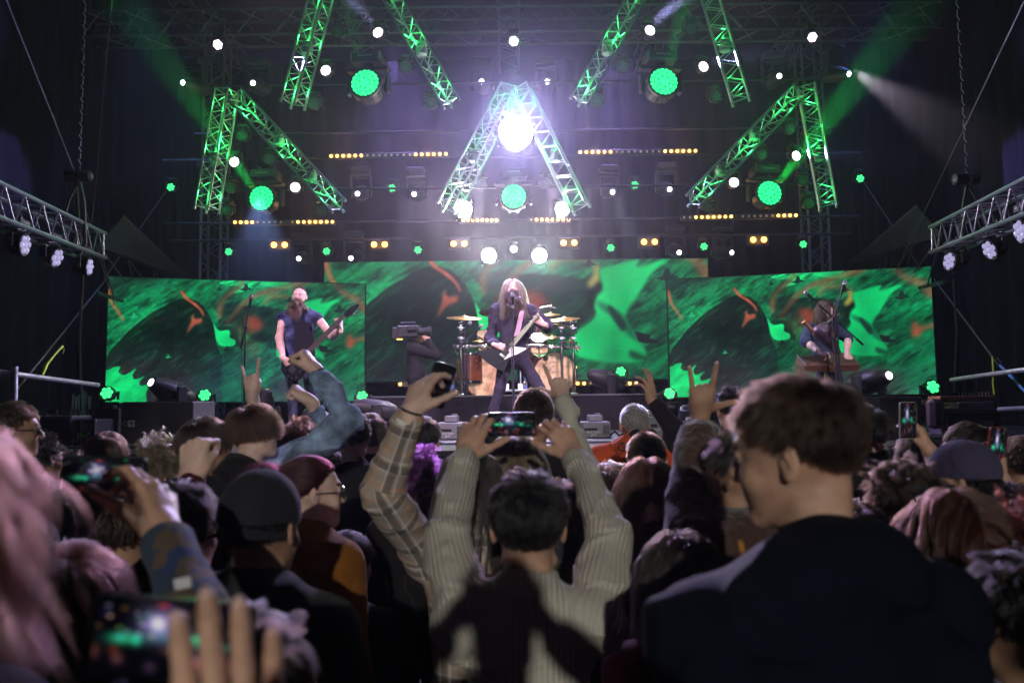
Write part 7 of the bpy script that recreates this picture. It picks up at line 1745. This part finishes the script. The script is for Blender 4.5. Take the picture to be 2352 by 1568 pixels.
for lb, px, py, Y, k in rows:
    k = dict(k); gl = k.pop('gl', 0); cp = k.pop('cap', 0); rg = k.pop('region', 0); k.setdefault('cloth', [C_black]); k.setdefault('hn', 3200); k.setdefault('hrad', .0009); k.setdefault('skin', [1, 3, 2][int(px) % 3])
    if rg: k['hn'] = 1
    r, M, I = crowd(lb, px, py, Y, det=.007, legdet=.03, **k)
    if gl: glasses(r, M, M_dark)
    if cp: cap(r, M, attr_cloth('violet_cap_cloth', 'plain', (.060, .050, .10), .9, bump=1, fs=18), False, sc=1.03)
    if rg:
        ro, no, D = scalp_roots(2600, 3, 0, lambda D: D[:, 2] > .22); strands('hair_top', M, ro, no, .055, 8, 'c', r, HAIR['black'][0], 3, .0011, flow=lambda p, t: nrm_rows(tang(p, p-CROWN))*.3, wave=1.8, jit=.4)
        b = MB(); pr = [(-.013, -.045), (.013, -.045), (.013, -.008), (.032, -.008), (0, .030), (-.032, -.008), (-.013, -.008)]
        b.prism([(x, -.108+.02*abs(z+.01)*8*0, z-.012) for x, z in pr], (0, .03, 0)); on_head(r, M, b.obj('shaved_arrow', HAIR['black'][1]))
# raised dark arm with blue wristband
wb = A(1500, 925, 4.5); r, M, I = crowd('person in black raising an open hand with a blue wristband, right of the grey-haired man', 1600, 1010, 4.6, skin=1, cloth=[C_black], hkey='black', hn=2500, hrad=.0009, det=.007, seed=171, arms={'L': dict(elbow=A(1550, 985, 4.5), wrist=wb, d=nrm(A(1491, 880, 4.5)-wb), n=(-.7, .7, 0), pose='wave', sleeve=.92, det=.0045, hs=1.05)})
band(r, wb, wb-A(1550, 985, 4.5), .033, mat('blue_band', (.01, .16, .6), .5), 'wristband', .006)
# small two-finger sign above the big man's head
wt = A(1826, 905, 6.2); crowd('person far in front whose two raised fingers show above the big man', 1840, 985, 6.3, skin=2, cloth=[C_black], hkey='dark', hn=1500, hrad=.0012, det=.01, seed=181, arms={'L': dict(elbow=A(1830, 970, 6.2), wrist=wt, d=(0, 0, 1), n=(0, 1, 0), pose='horn', sleeve=.9, det=.005, hs=1.05)})
# upright phone and its hand
wu = A(2136, 1036, 3.3); r, M, I = crowd('person at right filming with an upright phone in a pale case', 2150, 1150, 3.15, skin=1, cloth=[C_black], hkey='black', hn=4000, hrad=.0008, det=.006, seed=191, arms={'R': dict(elbow=A(2172, 1120, 3.2), wrist=wu, d=nrm(A(2108, 968, 3.32)-wu), n=(-.75, .5, .1), pose='phone', sleeve=.25, det=.0038)})
phone('upright phone in a pale case held in the air at the right', A(2085, 965, 3.26), CRT*.98+CFWD*.1, CUP, .074, .150, seed=5, strength=.5, casecol=(.35, .33, .30))
wv = A(2300, 1106, 3.0); r, M, I = crowd('person at the right edge filming with a phone in a red case', 2310, 1190, 2.9, skin=1, cloth=[C_black], hkey='black', hn=4000, hrad=.0008, det=.006, seed=192, arms={'R': dict(elbow=A(2322, 1200, 2.95), wrist=wv, d=nrm(A(2304, 1040, 3.05)-wv), n=(-.75, .55, .1), pose='phone', sleeve=.35, det=.0038)})
phone('upright phone in a reddish case at the right edge', A(2290, 1027, 3.0), CRT*.98+CFWD*.12-CUP*.08, CUP+CRT*.08, .074, .152, seed=6, strength=.6, casecol=(.30, .05, .02))
# fillers: people between the rows and unseen shade casters behind the camera
fr_ = random.Random(12); cl = [C_black, C_char, C_olive, C_navy, C_wine, C_violet]; protos = []
kinds = [('short black hair', 'short', 'black', .04), ('long dark hair', 'long', 'dark', .34), ('a brown crop', 'short', 'brown', .03), ('a dark hood', 'short', 'black', .02), ('chin-length chestnut hair', 'bowl', 'chestnut', .17)]
spots = [(-90, 1040, 4.6, 'outside the left edge'), (170, 1080, 5.0, 'behind the left phone'), (330, 1092, 5.2, 'in the second row at left'), (560, 1100, 5.0, 'behind the black cap'), (650, 1075, 5.6, 'in the front row at left'), (760, 1085, 4.8, 'behind the woman with glasses'), (905, 1075, 5.4, 'in the front row left of the middle'), (1130, 1110, 4.4, 'under the left cream cuff'),
         (1560, 1090, 5.2, 'in the front row right of the orange hoodie'), (1380, 1140, 3.3, 'beneath the right cream sleeve'), (1890, 1060, 5.2, 'hidden behind the big man'), (2030, 1070, 5.4, 'in the front row at right'), (2260, 1090, 4.6, 'between the two upright phones'), (2420, 1080, 5.0, 'outside the right edge'), (1280, 1180, 2.95, 'hidden behind the black-haired head'),
         (800, 1300, 3.0, 'in the dark between the cap and the checked shirt'), (1560, 1330, 2.1, 'in the dark under the brown sleeve'), (300, 1230, 2.6, 'in the dark behind the left phone'), (60, 1280, 2.4, 'at the left beneath the pink-lit hair'), (1960, 1250, 2.4, 'behind the shoulder of the big man'), (2330, 1420, 1.6, 'at the lower right corner')]
for i, (px, py, Y, where) in enumerate(spots):
    d_, st, hk, hl = kinds[i % 5]; crowd('person with %s %s' % (d_, where), px, py, Y, yaw=fr_.uniform(-15, 15), skin=i % 3, cloth=[cl[i % 6]], hstyle=st, hkey=hk, hL=hl, hn=2200, hrad=.0011, det=.010, legdet=.035, seed=300+i, hood=(i % 5 == 3))
for i, (x, y, z) in enumerate(((-1.9, -.5, 1.70), (-1.15, -.25, 1.72), (-.58, -.42, 1.76), (0.02, -.28, 1.86), (.98, -.30, 1.78), (1.45, -.25, 1.74), (1.9, -.5, 1.76), (-1.5, -1.6, 1.72), (-.2, -1.7, 1.70), (1.0, -1.7, 1.74), (2.6, -.4, 1.68), (-2.6, -.3, 1.70))):  # out of view, added to block the house light from the near rows
    d_, st, hk, hl = kinds[i % 5]; where = 'unseen right behind the camera, both arms raised to widen the shadow' if i == 3 else '%s unseen behind the camera, casting shade, %s counted from the left' % ('with '+d_, ['first', 'third', 'fifth', '', 'eighth', 'tenth', 'eleventh', 'fourth', 'sixth', 'ninth', 'twelfth', 'second'][i])
    ar = {'R': dict(elbow=V3(.36, -.16, 1.60), wrist=V3(.13, -.07, 1.76), d=(-.5, .1, .8), n=(-1, 0, 0), det=.01), 'L': dict(elbow=V3(-.34, -.16, 1.60), wrist=V3(-.12, -.07, 1.76), d=(.5, .1, .8), n=(1, 0, 0), det=.01)} if i == 3 else None
    person('person '+where, (x, y, z), 0, arms=ar, skin=1, cloth=[cl[i % 6]], hstyle='short', hkey=hk, hL=.04, hn=500, hrad=.002, det=.014, legdet=.04, seed=400+i)
